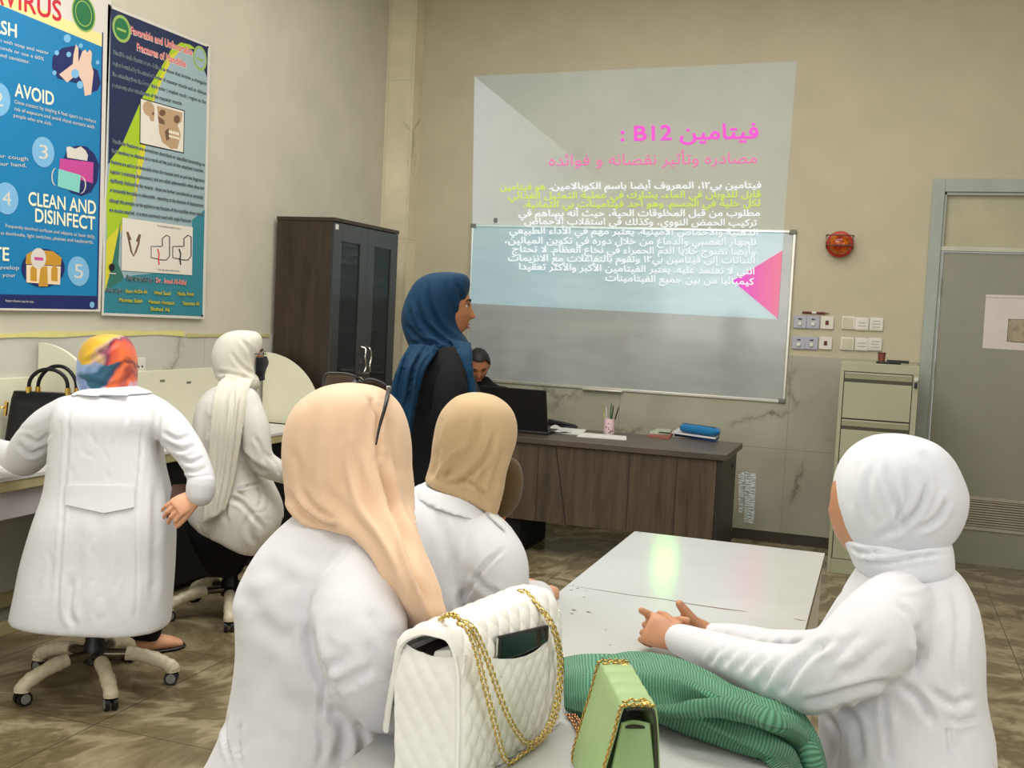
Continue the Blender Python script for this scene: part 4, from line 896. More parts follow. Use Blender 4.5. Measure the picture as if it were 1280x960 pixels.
# black handbag
hb0 = at_z(2, 570, 0.758); hb1 = at_z(78, 560, 0.758)
hd = unit(np.array([0.3, 1.0, 0])); hn = np.array([hd[1], -hd[0], 0])
o0 = at_z(8, 575, 0.758); 
o0 = at_z(2, 574, 0.758)
def hb(x, y, z): return o0+RH*x+FH*y+ZZ*z
t = thing('black_handbag', 'black leather handbag with two arched handles on the study desk', 'handbag', hb(0.15, 0.05, 0))
m_lth = mat('black_leather', srgb(9, 9, 11), 0.36, bmp=0.25, bscale=220, spec=0.3); m_gold = mat('gold_metal', srgb(226, 190, 96), 0.22, 1.0)
HL, HH, HD = 0.30, 0.30, 0.13
rings = []
for k in np.linspace(0, 1, 10):
    z = HH*k; w = HD/2*(1-0.35*k); l0 = -0.01+0.035*k; l1 = HL-0.02*k
    if k > 0.98: w *= 0.55
    rg = []
    for a in np.linspace(0, 2*PI, 40, endpoint=False):
        c, s_ = math.cos(a), math.sin(a); x = (l0+l1)/2+(l1-l0)/2*math.copysign(abs(c)**0.25, c); y = 0.06+w*math.copysign(abs(s_)**0.35, s_); rg.append(hb(x, y, z))
    rings.append(rg)
b = MB(); b.loft(rings); b.build('bag_body', m_lth, t, bevel=0)
for dy, dz in ((0.02, 0.0), (0.085, 0.012)):
    P = spline([hb(0.085+0.4*dy, 0.035+dy*0.5, HH-0.03), hb(0.09+0.4*dy, 0.035+dy*0.5, HH+0.05), hb(0.135+0.4*dy, 0.03+dy*0.6, HH+0.095+dz), hb(0.20+0.4*dy, 0.03+dy*0.6, HH+0.10+dz), hb(0.25+0.4*dy, 0.035+dy*0.5, HH+0.06), hb(0.26+0.4*dy, 0.035+dy*0.5, HH-0.03)], 40)
    b = MB(); b.tube(P, 0.0085, 12); h = b.build('handle', m_lth, t)
    for p in (P[2], P[-3]): b = MB(); b.tube([p+np.array([0, 0, -0.02]), p+np.array([0, 0, 0.03])], 0.0125, 12); b.build('ferrule', m_gold, h)
b = MB(); P = [hb(-0.012, 0.05, 0.19), hb(0.0, 0.04, 0.25)]; b.tube(P, 0.008, 10); b.tube([hb(-0.016+0.008*math.cos(a), 0.03+0.012*math.sin(a), 0.225) for a in np.linspace(0, 2*PI, 14)], 0.003, 6); b.build('zip_pull', m_gold, t)
# ------------------------------------------------------------------ white table in the foreground
tx0, tx1, ty0, ty1 = -0.787, -0.132, 1.15, 3.685
m_tab, nt, bs = nodes('glossy_white_laminate'); bs.inputs['Roughness'].default_value = 0.14; bs.inputs['Specular IOR Level'].default_value = 0.4
nz = N(nt, 'ShaderNodeTexNoise', Scale=3.0, Detail=4.0); nt.links.new(coords(nt), nz.inputs['Vector']); nt.links.new(ramp(nt, nz.outputs[0], [(0.3, srgb(186, 187, 184)), (0.7, srgb(195, 196, 193))]), bs.inputs['Base Color'])
m_tedge = mat('olive_edge', srgb(128, 118, 92), 0.6, vary=0.2, scale=30); m_tside = mat('table_side_white', srgb(206, 202, 190), 0.5); m_chip = mat('bare_particle_board', srgb(112, 94, 66), 0.8, vary=0.3, scale=120)  # edge band is a darker olive than the tabletop
t = thing('white_table', 'glossy white laminate table in the foreground with a long scratch', 'table', ((tx0+tx1)/2, 2.4, 0))
MB().box((tx0, ty0, 0.747), (tx1, ty1, 0.75)).build('tabletop', m_tab, t)
MB().box((tx0+0.001, ty0, 0.718), (tx1-0.001, ty1-0.001, 0.7469)).build('edge_band', m_tedge, t)
MB().box((tx1-0.026, ty0+0.1, 0.0), (tx1-0.006, ty1-0.03, 0.717)).build('side_panel', m_tside, t)
MB().box((tx0+0.02, ty1-0.3, 0.0), (tx1-0.03, ty1-0.28, 0.717)).build('end_panel', m_tside, t)
b = MB()
def gouge(pts, ws):
    P = [at_z(u, v, 0.7503) for u, v in pts]; n = len(P); V = []
    for i in range(n):
        d = unit(P[min(i+1, n-1)]-P[max(0, i-1)]); s_ = np.array([-d[1], d[0], 0])*ws[i]; V += [P[i]+s_, P[i]-s_]
    b.add(V, [(2*i, 2*i+1, 2*i+3, 2*i+2) for i in range(n-1)])
gouge([(719, 733), (735, 735.5), (752, 738), (790, 744), (830, 749), (870, 756), (905, 761), (934, 764.5)], [0.0005, 0.001, 0.002, 0.0022, 0.0025, 0.003, 0.0042, 0.0015])
gouge([(992, 773), (1000, 775), (1008, 776)], [0.001, 0.004, 0.0015])
for u, v, r in ((716, 732, 0.004), (722, 735.5, 0.005), (714, 737.5, 0.0045), (733, 738.5, 0.003), (730, 746.5, 0.004), (717, 762.5, 0.007), (715, 767, 0.005), (735.5, 765, 0.006), (757, 787, 0.003), (763, 806, 0.003), (800, 666, 0.006), (941, 946, 0.009)):
    c = at_z(u, v, 0.7504); b.add([c+np.array([r*(1+0.4*math.sin(3*a+u))*math.cos(a), 0.7*r*math.sin(a), 0]) for a in np.linspace(0, 2*PI, 10, endpoint=False)], [tuple(range(10))])
b.build('chips_and_scratches', m_chip, t, smooth=0)

# ------------------------------------------------------------------ quilted white bag
m_ql = mat('cream_white_leather', srgb(236, 234, 226), 0.36, vary=0.02, bmp=0.1, bscale=500); m_seam = mat('cream_seam', srgb(196, 190, 172), 0.6)
m_gold2 = mat('pale_gold_chain', srgb(214, 188, 110), 0.2, 1.0, vary=0.08, scale=60); m_ink = mat('bag_lining_dark', srgb(40, 24, 26), 0.7)
A = at_z(573, 987, 0.7515); B = at_z(699, 902, 0.7515); bx_ = unit((B-A)*[1, 1, 0]); BL_ = np.linalg.norm((B-A)[:2]); bn_ = np.array([-bx_[1], bx_[0], 0])   # bn_: away from viewer
BT, BH = 0.125, 0.243
def bag(s, n, z): return A+bx_*s+bn_*n+ZZ*z
def prof(q):                                    # closed-over-the-top outline: up the back, over, down the flap
    P = [(0.0, 0.0), (0.002, 0.08), (0.006, 0.16), (0.012, 0.212), (0.03, BH-0.004), (0.06, BH), (0.09, BH-0.004), (BT+0.003, 0.212), (BT+0.014, 0.16), (BT+0.022, 0.11), (BT+0.028, 0.058)]
    return P
pts2 = spline(np.array([(a, 0, c) for a, c in prof(0)]), 150)[:, [0, 2]]
seg = np.r_[0, np.cumsum(np.linalg.norm(np.diff(pts2, axis=0), axis=1))]
t = thing('white_quilted_handbag', 'white quilted leather handbag with gold chain on the near table', 'handbag', bag(BL_/2, BT/2, 0))
ns = 150; G = np.zeros((len(pts2), ns, 3)); cell = 0.036
dp = np.gradient(pts2, axis=0); nn = np.stack([-dp[:, 1], dp[:, 0]], 1); nn /= np.linalg.norm(nn, axis=1, keepdims=True)
for j, (n_, z_) in enumerate(pts2):
    for i in range(ns):
        s = BL_*i/(ns-1); q = seg[j]
        a, c = (s+q*0.72)/cell, (s-q*0.72)/cell
        h = 0.0052*(abs(math.sin(PI*a))*abs(math.sin(PI*c)))**0.45
        ed = min(s, BL_-s)/0.018; h *= min(1, ed)
        taper = 0.012*(seg[j]/seg[-1])*(1 if seg[j] > 0.26 else 0)
        rnd = 0.01*max(0, 1-min(s, BL_-s)/0.012)**2
        off = h-rnd
        s2 = s+(taper if s < BL_/2 else -taper)*0
        G[j, i] = bag(s2, n_+nn[j, 0]*off, z_+nn[j, 1]*off)
b = MB(); b.slab(G[:, ::-1], 0.006); b.build('shell', m_ql, t, smooth=70)
MB().box((0, 0, 0), (BL_, BT, 0.006), fr=lambda p: bag(p[0], p[1], p[2]+0.001)).build('base', m_ql, t)
# inner front wall below the flap, and end gussets with a gaping mouth
b = MB(); b.slab(np.array([[bag(s, BT-0.004, z) for s in np.linspace(0.006, BL_-0.006, 8)] for z in np.linspace(0.004, 0.2, 8)]), 0.006); b.build('front_wall', m_ql, t)
for s0, sg, nm in ((0.004, -1, 'gusset'), (BL_-0.004, 1, 'gusset')):
    rows = 40; G2 = []
    for z in np.linspace(0.003, 0.212, rows):
        r = []
        for k in np.linspace(0, 1, 30):
            n_ = 0.004+(BT-0.006+0.012*z/0.2)*k; a, c = (n_+z*0.72)/0.034, (n_-z*0.72)/0.034
            h = 0.003*(abs(math.sin(PI*a))*abs(math.sin(PI*c)))**0.45
            dip = 0.014*math.sin(PI*k)*(1 if z > 0.15 else 0)*max(0, (z-0.15)/0.06)
            r.append(bag(s0+sg*h-sg*0.01*max(0, (z-0.14)/0.07)**2, n_, z-dip))
        G2.append(r)
    G2 = np.array(G2) if sg > 0 else np.array(G2)[:, ::-1]
    b = MB(); b.slab(G2, 0.005); b.build(nm, m_ql, t, smooth=70)
for sx_ in (-0.0025, BL_+0.0025):
    b = MB(); b.tube([bag(sx_, k, z) for k, z in ((0.002, 0.004), (0.004, 0.1), (0.009, 0.18), (0.016, 0.212))], 0.0032, 8); b.build('corner_piping', m_ql, t)
MB().box((0.02, 0.02, 0.19), (BL_-0.02, BT-0.012, 0.196), fr=lambda p: bag(*p)).build('lining', m_ink, t)
b = MB(); b.hexa([bag(*p) for p in ((0.015, 0.03, 0.195), (0.06, 0.03, 0.195), (0.06, 0.07, 0.195), (0.015, 0.07, 0.195), (0.012, 0.035, 0.214), (0.06, 0.035, 0.214), (0.06, 0.06, 0.208), (0.012, 0.065, 0.206))])
o = b.build('folded_packet', m_paper, bevel=0.003); tag(o, 'white folded packet peeking out of the open end of white bag', 'packet')
# back pocket
def bk(u, v, off):                               # pixel on the plane of the bag's back, off metres towards the viewer
    p0 = bag(0, -off, 0); r = ray(u, v); k = ((p0-CAM)@bn_)/(r@bn_); return CAM+r*k
def loc(p): d = p-A; return d@bx_, d@bn_, d[2]
s0, _, z0 = loc(bk(612, 823, 0.004)); s1, _, z1 = loc(bk(691, 795, 0.004)); sm, _, zm = loc(bk(655, 818, 0.004))
rows = 60; G3 = []
for f in np.linspace(0, 1, rows):
    r = []
    for k in np.linspace(0, 1, 80):
        s = s0+(s1-s0)*k; ztop = z0+(z1-z0)*k+(zm-(z0+(z1-z0)*((sm-s0)/(s1-s0))))*math.sin(PI*k); z = 0.012+(ztop-0.012)*f
        q = z; a, c = (s+q*0.72)/cell, (s-q*0.72)/cell
        h = 0.005*(abs(math.sin(PI*a))*abs(math.sin(PI*c)))**0.45*min(1, (1-f)*12)*min(1, k*14, (1-k)*14)
        lip = 0.004*max(0, (f-0.93)/0.07)*math.sin(PI*k)+0.0105*max(0, (f-0.5)/0.5)*math.sin(PI*k)**0.5
        nb = np.interp(z, pts2[:40, 1], pts2[:40, 0])
        r.append(bag(s, nb-0.0045-h-lip, z))
    G3.append(r)
b = MB(); b.slab(np.array(G3), 0.003); b.build('back_pocket', m_ql, t, smooth=70)
# chain links
def chain(mb, P, link_len=0.0115, r=0.0017, w=0.0042):
    P = np.array(P); L = np.r_[0, np.cumsum(np.linalg.norm(np.diff(P, axis=0), axis=1))]; n = int(L[-1]/(link_len*0.72))
    for k in range(n):
        l = (k+0.5)*L[-1]/n; i = min(np.searchsorted(L, l), len(P)-1); i = max(i, 1); f = (l-L[i-1])/(L[i]-L[i-1]+1e-9); c = P[i-1]+(P[i]-P[i-1])*f; d = unit(P[i]-P[i-1])
        x = unit(np.cross(d, bn_ if abs(d@bn_) < 0.9 else ZZ)); y = np.cross(d, x); x, y = (x, y) if k % 2 else (unit(x*0.5+y), unit(y*0.5-x))
        mb.tube([c+d*link_len*0.5*math.cos(a)+x*w*math.sin(a) for a in np.linspace(0, 2*PI, 11)], r, 6)
ch = [[bk(577, 779, 0.004), bk(584, 786, 0.016), bk(594, 808, 0.02), bk(603, 845, 0.02), bk(612, 880, 0.02), bk(621, 915, 0.02), bk(629, 943, 0.021), bk(637, 957, 0.022), bk(650, 950, 0.022), bk(668, 936, 0.022), bk(686, 915, 0.022), bk(697, 888, 0.02), bk(702, 850, 0.018), bk(701, 815, 0.018), bk(695, 790, 0.016), bk(686, 772, 0.01), bk(672, 756, -0.012), bk(659, 742, -0.04), bk(652, 738, -0.058)],
      [bk(580, 777, 0.004), bk(590, 784, 0.018), bk(600, 802, 0.024), bk(612, 832, 0.026), bk(622, 862, 0.026), bk(634, 893, 0.026), bk(648, 918, 0.026), bk(660, 929, 0.027), bk(674, 922, 0.027), bk(688, 900, 0.027), bk(696, 868, 0.026), bk(699, 835, 0.025), bk(696, 806, 0.024), bk(689, 782, 0.018), bk(676, 762, -0.006), bk(661, 745, -0.036), bk(653, 740, -0.056)]]
b = MB(); b2 = MB()
for c in ch:
    for p in c:
        if p[2] < 0.757: p[2] = 0.757
    P = spline(c, 160); chain(b, P); b2.tube(P, 0.0021, 6)
for p in (bk(577, 779, 0.002), bk(652, 738, -0.06)): b.lathe(p-ZZ*0.003, [(0.008, 0), (0.009, 0.003), (0.005, 0.005)], 16)
top = spline([bk(577, 778, 0.0), bk(569, 770, -0.02), bk(559, 769, -0.045), bk(551, 774, -0.07), bk(547, 782, -0.09)], 30); chain(b, top)
b.build('chain_strap', m_gold2, t, smooth=180); b2.build('woven_leather_cord', m_ql, t, smooth=180)
# phone in the pocket
t = thing('mobile_phone', 'black phone standing in the back pocket of the white bag', 'phone', bk(655, 810, 0.01))
pc = [bk(624, 795, 0.004), bk(686, 781, 0.004)]
e0, e1 = loc(pc[0]), loc(pc[1])
def ph(f, g, n): return bag(e0[0]+(e1[0]-e0[0])*f, 0, 0)+bn_*n+ZZ*(e0[2]+(e1[2]-e0[2])*f-0.07*g)
def phone_mesh(lo, hi, n0, n1, mm): b = MB(); b.hexa([ph(lo[0], hi[1], n0), ph(hi[0], hi[1], n0), ph(hi[0], hi[1], n1), ph(lo[0], hi[1], n1), ph(lo[0], lo[1], n0), ph(hi[0], lo[1], n0), ph(hi[0], lo[1], n1), ph(lo[0], lo[1], n1)]); return b
nbk = np.interp(0.2, pts2[:40, 1], pts2[:40, 0])
phone_mesh((0, 0), (1, 1), nbk-0.0145, nbk-0.0075, 0).build('case', m_blk, t, bevel=0.004, seg=3)
phone_mesh((0.04, 0.06), (0.96, 1), nbk-0.0150, nbk-0.0144, 0).build('screen', mat('phone_glass', srgb(10, 11, 14), 0.18), t)
phone_mesh((-0.012, 0.05), (0.0, 0.6), nbk-0.0125, nbk-0.009, 0).build('rim', m_chr, t)

# ------------------------------------------------------------------ pale green bag
m_gr = mat('pistachio_leather', srgb(154, 181, 124), 0.4, vary=0.03, bmp=0.12, bscale=300); m_grd = mat('pistachio_dark_edge', srgb(36, 38, 24), 0.5); m_rose = mat('rose_gold_chain', srgb(176, 128, 92), 0.25, 1.0, vary=0.1, scale=60)
nz_, fz_ = 0.925, 0.925
Ln = at_z(778, 879, nz_); Rn = at_z(819, 888, nz_); Lf = at_z(753, 832, fz_); Rf = at_z(784, 827, fz_)
gd = unit(((Lf+Rf)-(Ln+Rn))*[1, 1, 0]); gs = np.array([gd[1], -gd[0], 0]); gl = np.linalg.norm(((Lf+Rf)-(Ln+Rn))[:2])/2; gc = (Ln+Rn)/2; gh = nz_-0.7512
tw = np.linalg.norm((Rn-Ln)[:2])/2; gc = np.array([gc[0], gc[1], 0.7512])
def gb(s, d, z): return gc+gs*s+gd*d+ZZ*z
t = thing('green_handbag', 'small pistachio green flap bag with chain trim on the table', 'handbag', gb(0, gl/2, 0))
bw = tw+0.034
def gprof(d, inset=0):                                             # from left base over the top to the right base
    f = 1.0
    return [(-bw+inset, 0.002), (-bw+inset+0.002, 0.03), (-tw-0.009+inset, gh*0.72), (-tw+inset, gh-0.008-inset), (-tw+0.008+inset, gh-inset), (tw-0.008-inset, gh-inset), (tw-inset, gh-0.006-inset), (tw+0.006-inset, gh*0.72), (bw-0.02-inset, 0.03), (bw-0.02-inset, 0.002)]
G = []
for d in np.linspace(0, gl, 40):
    pr = spline(np.array([(a, 0, c) for a, c in gprof(d)]), 60)[:, [0, 2]]; row = []
    for k, (s, z) in enumerate(pr):
        puff = 0.0016*abs(math.sin(PI*d/(gl/4)))*(1 if z > gh*0.6 else 0.4)
        row.append(gb(s*(1+puff*8), d, z+(puff if z > gh*0.9 else 0)))
    G.append(row)
b = MB(); b.slab(np.array(G), 0.004); b.build('body', m_gr, t, smooth=60)
for d in (0.012, gl-0.012):
    b = MB(); b.slab(np.array([[gb((-1+2*k)*(bw-0.016+(tw-bw)*z/gh*0.8), d+0.012*math.sin(PI*k)*(1 if d < gl/2 else -1), z) for k in np.linspace(0, 1, 12)] for z in np.linspace(0.003, gh-0.03, 8)]), 0.003); b.build('gusset', m_gr, t, smooth=60)
MB().box((0, 0, 0), (1, 1, 1), fr=lambda p: gb((-1+2*p[0])*(tw-0.006), 0.016+(gl-0.032)*p[1], gh-0.04+0.004*p[2])).build('lining', m_grd, t)
b = MB(); b.tube([gb(s, -0.002, z) for s, z in spline(np.array([(a, 0, c) for a, c in gprof(0, 0.003)]), 50)[:, [0, 2]][20:]], 0.0024, 6); b.build('dark_edging', m_grd, t)
m_antique = mat('antique_gold', srgb(190, 156, 84), 0.25, 1.0)
for d in (-0.003, gl+0.003):
    P = [gb(s, d, z) for s, z in spline(np.array([(a, 0, c) for a, c in gprof(0, -0.003)]), 80)[:, [0, 2]][:46]]; b = MB(); chain(b, P, 0.008, 0.0011, 0.0026); b.build('chain_trim', m_antique, t, smooth=180)
for d in (0.012, gl-0.012): P = spline([gb(-tw+0.004, d, gh+0.003), gb(0, d, gh+0.005), gb(tw*0.5, d, gh+0.004)], 12); b = MB(); chain(b, P, 0.01, 0.0015, 0.0036); b.build('chain_end', m_antique, t, smooth=180)
for d in (0.012, gl-0.012): b = MB(); b.lathe(gb(tw*0.5, d, gh+0.001), [(0.007, 0), (0.008, 0.002), (0.004, 0.004)], 16); b.build('eyelet', m_gold, t)
b = MB(); P = spline([at_z(708, 893, 0.756), at_z(716, 901, 0.757), at_z(724, 917, 0.757), at_z(731, 934, 0.757), at_z(737, 952, 0.757), at_z(748, 975, 0.757)], 60); chain(b, P, 0.011, 0.0018, 0.0042)
P = spline([at_z(716, 893, 0.757), at_z(724, 902, 0.761), at_z(730, 920, 0.761), at_z(733, 940, 0.759)], 40); chain(b, P, 0.011, 0.0018, 0.0042); b.build('chain_strap', m_rose, t, smooth=180)

# ------------------------------------------------------------------ green knitted cardigan
m_kn, nt, bs = nodes('emerald_rib_knit'); bs.inputs['Roughness'].default_value = 0.95; bs.inputs['Specular IOR Level'].default_value = 0.15; bs.inputs['Sheen Weight'].default_value = 0.3
uvn = N(nt, 'ShaderNodeUVMap', uv_map='UVMap'); mp = N(nt, 'ShaderNodeMapping'); mp.inputs['Scale'].default_value = (12, 52, 1); nt.links.new(uvn.outputs[0], mp.inputs[0])
wv = N(nt, 'ShaderNodeTexWave', wave_type='BANDS', bands_direction='Y', Scale=0.55, Distortion=1.6, Detail=1.0); wv.inputs['Detail Scale'].default_value = 0.6; nt.links.new(mp.outputs[0], wv.inputs['Vector'])
w2 = N(nt, 'ShaderNodeTexWave', wave_type='BANDS', bands_direction='X', Scale=2.2, Distortion=1.5); nt.links.new(mp.outputs[0], w2.inputs['Vector'])
mu = N(nt, 'ShaderNodeMath', operation='MULTIPLY_ADD'); mu.inputs[1].default_value = 0.35; nt.links.new(w2.outputs['Fac'], mu.inputs[0]); nt.links.new(wv.outputs['Fac'], mu.inputs[2])
nt.links.new(ramp(nt, mu.outputs[0], [(0.1, srgb(40, 120, 80)), (0.5, srgb(80, 178, 126)), (1.0, srgb(118, 202, 156))]), bs.inputs['Base Color']); bump(nt, bs, mu.outputs[0], 1.0, 0.006)
def flap(mb, rows, th, ridge=0.0, nr=6, n=70, m=44, seed=0.0):
    """a thick knitted layer: each row = (far edge point, crown point, near edge point)"""
    A = np.array([[r[0], r[1], r[2]] for r in rows], float); D = np.stack([spline(A[:, i], n) for i in range(3)], 1)
    G = np.stack([spline(D[i], m) for i in range(n)])
    for i in range(n):
        for j in range(m):
            x, y = j/(m-1), i/(n-1)
            G[i, j, 2] += ridge*math.sin(nr*PI*x+2.2*math.sin(3.1*y+seed))*math.sin(PI*x)**0.7+0.004*math.sin(11*y+5*x+seed)
            if -0.79 < G[i, j, 0] < -0.133 and G[i, j, 2] < 0.756+th/2: G[i, j, 2] = 0.756+th/2
    b0 = len(mb.v); mb.slab(G, th)
    return G
def tz(u, v, z): return at_z(u, v, z)
b = MB()
# bottom layer, tucked behind the white bag on the left and hanging over the table edge on the right
flap(b, [(tz(704, 826, 0.77), tz(706, 852, 0.80), tz(708, 886, 0.762)), (tz(735, 823, 0.775), tz(738, 850, 0.815), tz(742, 897, 0.762)), (tz(790, 824, 0.775), tz(792, 852, 0.82), tz(790, 900, 0.762)), (tz(835, 836, 0.775), tz(838, 868, 0.815), tz(826, 906, 0.762)), (tz(880, 858, 0.775), tz(876, 892, 0.81), tz(868, 918, 0.762)), (tz(925, 884, 0.775), tz(920, 912, 0.80), tz(910, 932, 0.762)), (tz(965, 905, 0.775), tz(958, 928, 0.792), tz(945, 944, 0.762)), (at(1000, 930, 1.93), at(990, 948, 1.87), at(966, 962, 1.80)), (at(1014, 968, 1.92), at(1000, 985, 1.84), at(970, 992, 1.79)), (at(1018, 1020, 1.92), at(1004, 1030, 1.84), at(974, 1035, 1.79))], 0.012, 0.006, 5, seed=0.3)
# main layer with the cable band
flap(b, [(tz(752, 828, 0.79), tz(765, 838, 0.83), tz(775, 858, 0.79)), (tz(785, 819, 0.79), tz(800, 838, 0.845), tz(806, 880, 0.80)), (tz(815, 818, 0.785), tz(832, 842, 0.85), tz(838, 888, 0.808)), (tz(850, 825, 0.785), tz(862, 852, 0.85), tz(868, 888, 0.81)), (tz(885, 842, 0.785), tz(896, 868, 0.848), tz(900, 893, 0.812)), (tz(915, 862, 0.785), tz(930, 884, 0.842), tz(938, 902, 0.81)), (tz(948, 874, 0.785), tz(962, 893, 0.83), tz(972, 914, 0.80)), (at(990, 884, 1.99), at(996, 902, 1.93), at(998, 930, 1.885)), (at(1012, 906, 1.98), at(1016, 924, 1.92), at(1012, 958, 1.87)), (at(1026, 940, 1.97), at(1026, 958, 1.91), at(1018, 992, 1.86)), (at(1033, 985, 1.97), at(1032, 1000, 1.91), at(1022, 1030, 1.86))], 0.013, 0.005, 6, seed=1.7)
# upper turned-back edge, a soft roll
def roll(mb, path, wid, hgt, n=28, m=70):
    P = spline(path, m); Wd = np.interp(np.linspace(0, 1, m), np.linspace(0, 1, len(wid)), wid); Hd = np.interp(np.linspace(0, 1, m), np.linspace(0, 1, len(hgt)), hgt); rings = []
    for i in range(m):
        d = unit(P[min(i+1, m-1)]-P[max(i-1, 0)]); x = unit(np.cross(d, ZZ)); y = np.cross(x, d); e_ = min(1.0, 0.3+min(i, m-1-i)/5); rg = []
        for a in np.linspace(0, 2*PI, n, endpoint=False):
            r = 1+0.06*math.sin(3*a+0.2*i)+0.04*math.sin(0.5*i)
            rg.append(P[i]+x*Wd[i]*r*e_*math.cos(a)+y*Hd[i]*r*e_*math.sin(a))
        rings.append(rg)
    mb.loft(rings, True, vscale=1.6)
roll(b, [tz(806, 884, 0.80), tz(840, 889, 0.815), tz(872, 886, 0.83), tz(905, 884, 0.84), tz(940, 893, 0.838), tz(972, 905, 0.828), at(998, 922, 1.9), at(1014, 950, 1.88), at(1022, 1000, 1.87)], [0.006, 0.014, 0.019, 0.021, 0.021, 0.021, 0.02, 0.02, 0.02], [0.006, 0.012, 0.016, 0.018, 0.018, 0.018, 0.018, 0.018, 0.018])
o = b.build('green_cardigan', m_kn, smooth=180); tag(o, 'emerald green knitted cardigan heaped on the table and hanging over its edge', 'cardigan')
# ------------------------------------------------------------------ figures: tools
def fuse(mb, voxel, sm=6, fac=0.5):
    """one continuous skin over all the pieces of mb"""
    me = mb.mesh('tmp'); o = bpy.data.objects.new('tmp', me); C.objects.link(o)
    r = o.modifiers.new('r', 'REMESH'); r.mode = 'VOXEL'; r.voxel_size = voxel; r.adaptivity = 0.0
    dg = bpy.context.evaluated_depsgraph_get(); dg.update()
    m2 = bpy.data.meshes.new_from_object(o.evaluated_get(dg)); bpy.data.objects.remove(o); bpy.data.meshes.remove(me)
    n = len(m2.vertices); V = np.empty(n*3); m2.vertices.foreach_get('co', V); V = V.reshape(-1, 3)
    E = np.empty(len(m2.edges)*2, int); m2.edges.foreach_get('vertices', E); E = E.reshape(-1, 2)
    deg = np.bincount(E.ravel(), minlength=n)[:, None]
    for _ in range(sm):
        A = np.stack([np.bincount(E[:, 0], V[E[:, 1], k], n)+np.bincount(E[:, 1], V[E[:, 0], k], n) for k in range(3)], 1)
        V = V+fac*(A/np.maximum(deg, 1)-V)
    m2.vertices.foreach_set('co', V.ravel()); m2.update(); return m2
def normals(me):
    a = np.empty(len(me.vertices)*3); me.vertex_normals.foreach_get('vector', a); return a.reshape(-1, 3)
def coords_of(me):
    a = np.empty(len(me.vertices)*3); me.vertices.foreach_get('co', a); return a.reshape(-1, 3)
def crease(me, strokes, lump=0.0, lscale=14.0, seed=0):
    """press folds into the side of a garment that carries them: stroke = (pixel points, width px, depth m)"""
    V = coords_of(me); Nn = normals(me)
    if lump:
        rs = np.random.RandomState(seed); d = np.zeros(len(V))
        for k in range(7):
            a = rs.normal(size=3); a /= np.linalg.norm(a); a[2] *= 0.45; b = rs.normal(size=3)*3
            d += np.sin(V@a*lscale*(0.7+0.22*k)+1.3*np.sin(V@b)+rs.rand()*6)/(1+0.3*k)
        V = V+Nn*(lump*d/3)[:, None]
    Q = proj(V); face = np.clip(-(Nn@CF)+0.15, 0, 0.6)/0.6; disp = np.zeros(len(V))
    for pts, w, a in strokes:
        P = spline(np.array(pts, float), max(8, 6*len(pts))); best = np.full(len(V), 1e9); tt = np.zeros(len(V))
        lo, hi = P.min(0)-3*w, P.max(0)+3*w
        idx = np.where((Q[:, 0] > lo[0]) & (Q[:, 0] < hi[0]) & (Q[:, 1] > lo[1]) & (Q[:, 1] < hi[1]) & (face > 0))[0]
        if not len(idx): continue
        q = Q[idx, :2]; bd = np.full(len(idx), 1e9); bt = np.zeros(len(idx))
        for i in range(len(P)-1):
            e = P[i+1]-P[i]; t = np.clip(((q-P[i])@e)/(e@e+1e-9), 0, 1); dd = np.linalg.norm(q-P[i]-t[:, None]*e, axis=1)
            m = dd < bd; bd[m] = dd[m]; bt[m] = (i+t[m])/(len(P)-1)
        prof = np.exp(-(bd/w)**2)-0.45*np.exp(-((bd-1.9*w)/(0.9*w))**2)
        disp[idx] -= a*prof*np.clip(np.sin(PI*np.clip(bt, 0.02, 0.98))*2.2, 0, 1)*face[idx]
    V = V+Nn*disp[:, None]; me.vertices.foreach_set('co', V.ravel()); me.update(); return me
def wrinkles(box, n, seed, slant=(-0.5, 1.0), ln=(18, 45), w=(2.0, 4.0), amp=(0.0012, 0.003)):
    """soft random creases inside the pixel box (u0, v0, u1, v1)"""
    r = random.Random(seed); out = []
    for _ in range(n):
        u, v = r.uniform(box[0], box[2]), r.uniform(box[1], box[3]); a = math.atan2(slant[1], slant[0])+r.gauss(0, 0.35); L = r.uniform(*ln); k = r.uniform(-0.25, 0.25)*L
        d = (math.cos(a), math.sin(a)); q = (-d[1], d[0])
        out.append(([(u-d[0]*L/2, v-d[1]*L/2), (u+q[0]*k, v+q[1]*k), (u+d[0]*L/2, v+d[1]*L/2)], r.uniform(*w), 0.55*r.uniform(*amp)))
    return out
def on_obj(o, u, v, off=0.006):
    bpy.context.view_layer.update(); r = unit(ray(u, v)); hit, p, n_, i = o.ray_cast(Vector(CAM), Vector(r))
    return np.array(p)-r*off if hit else None
def garment(name, mb, m, parent, voxel=0.008, sm=6, strokes=(), lump=0.0, lscale=14.0, seed=0):
    me = crease(fuse(mb, voxel, sm), strokes, lump, lscale, seed); me.name = name
    return link(name, me, m, parent, smooth=180)
def R2(L, R, d, th, k=2.3, dd=0.0, n=36):
    """cross-section whose two sides are seen at pixels L and R, d metres away, 2*th thick"""
    pL, pR = at(L[0], L[1], d-dd/2), at(R[0], R[1], d+dd/2); c = (pL+pR)/2; ax = (pR-pL)/2
    f = FH-unit(ax)*(FH@unit(ax)); f = unit(f)*th; e = 2.0/k
    return [c+ax*math.copysign(abs(math.cos(a))**e, math.cos(a))+f*math.copysign(abs(math.sin(a))**e, math.sin(a)) for a in [2*PI*i/n for i in range(n)]]
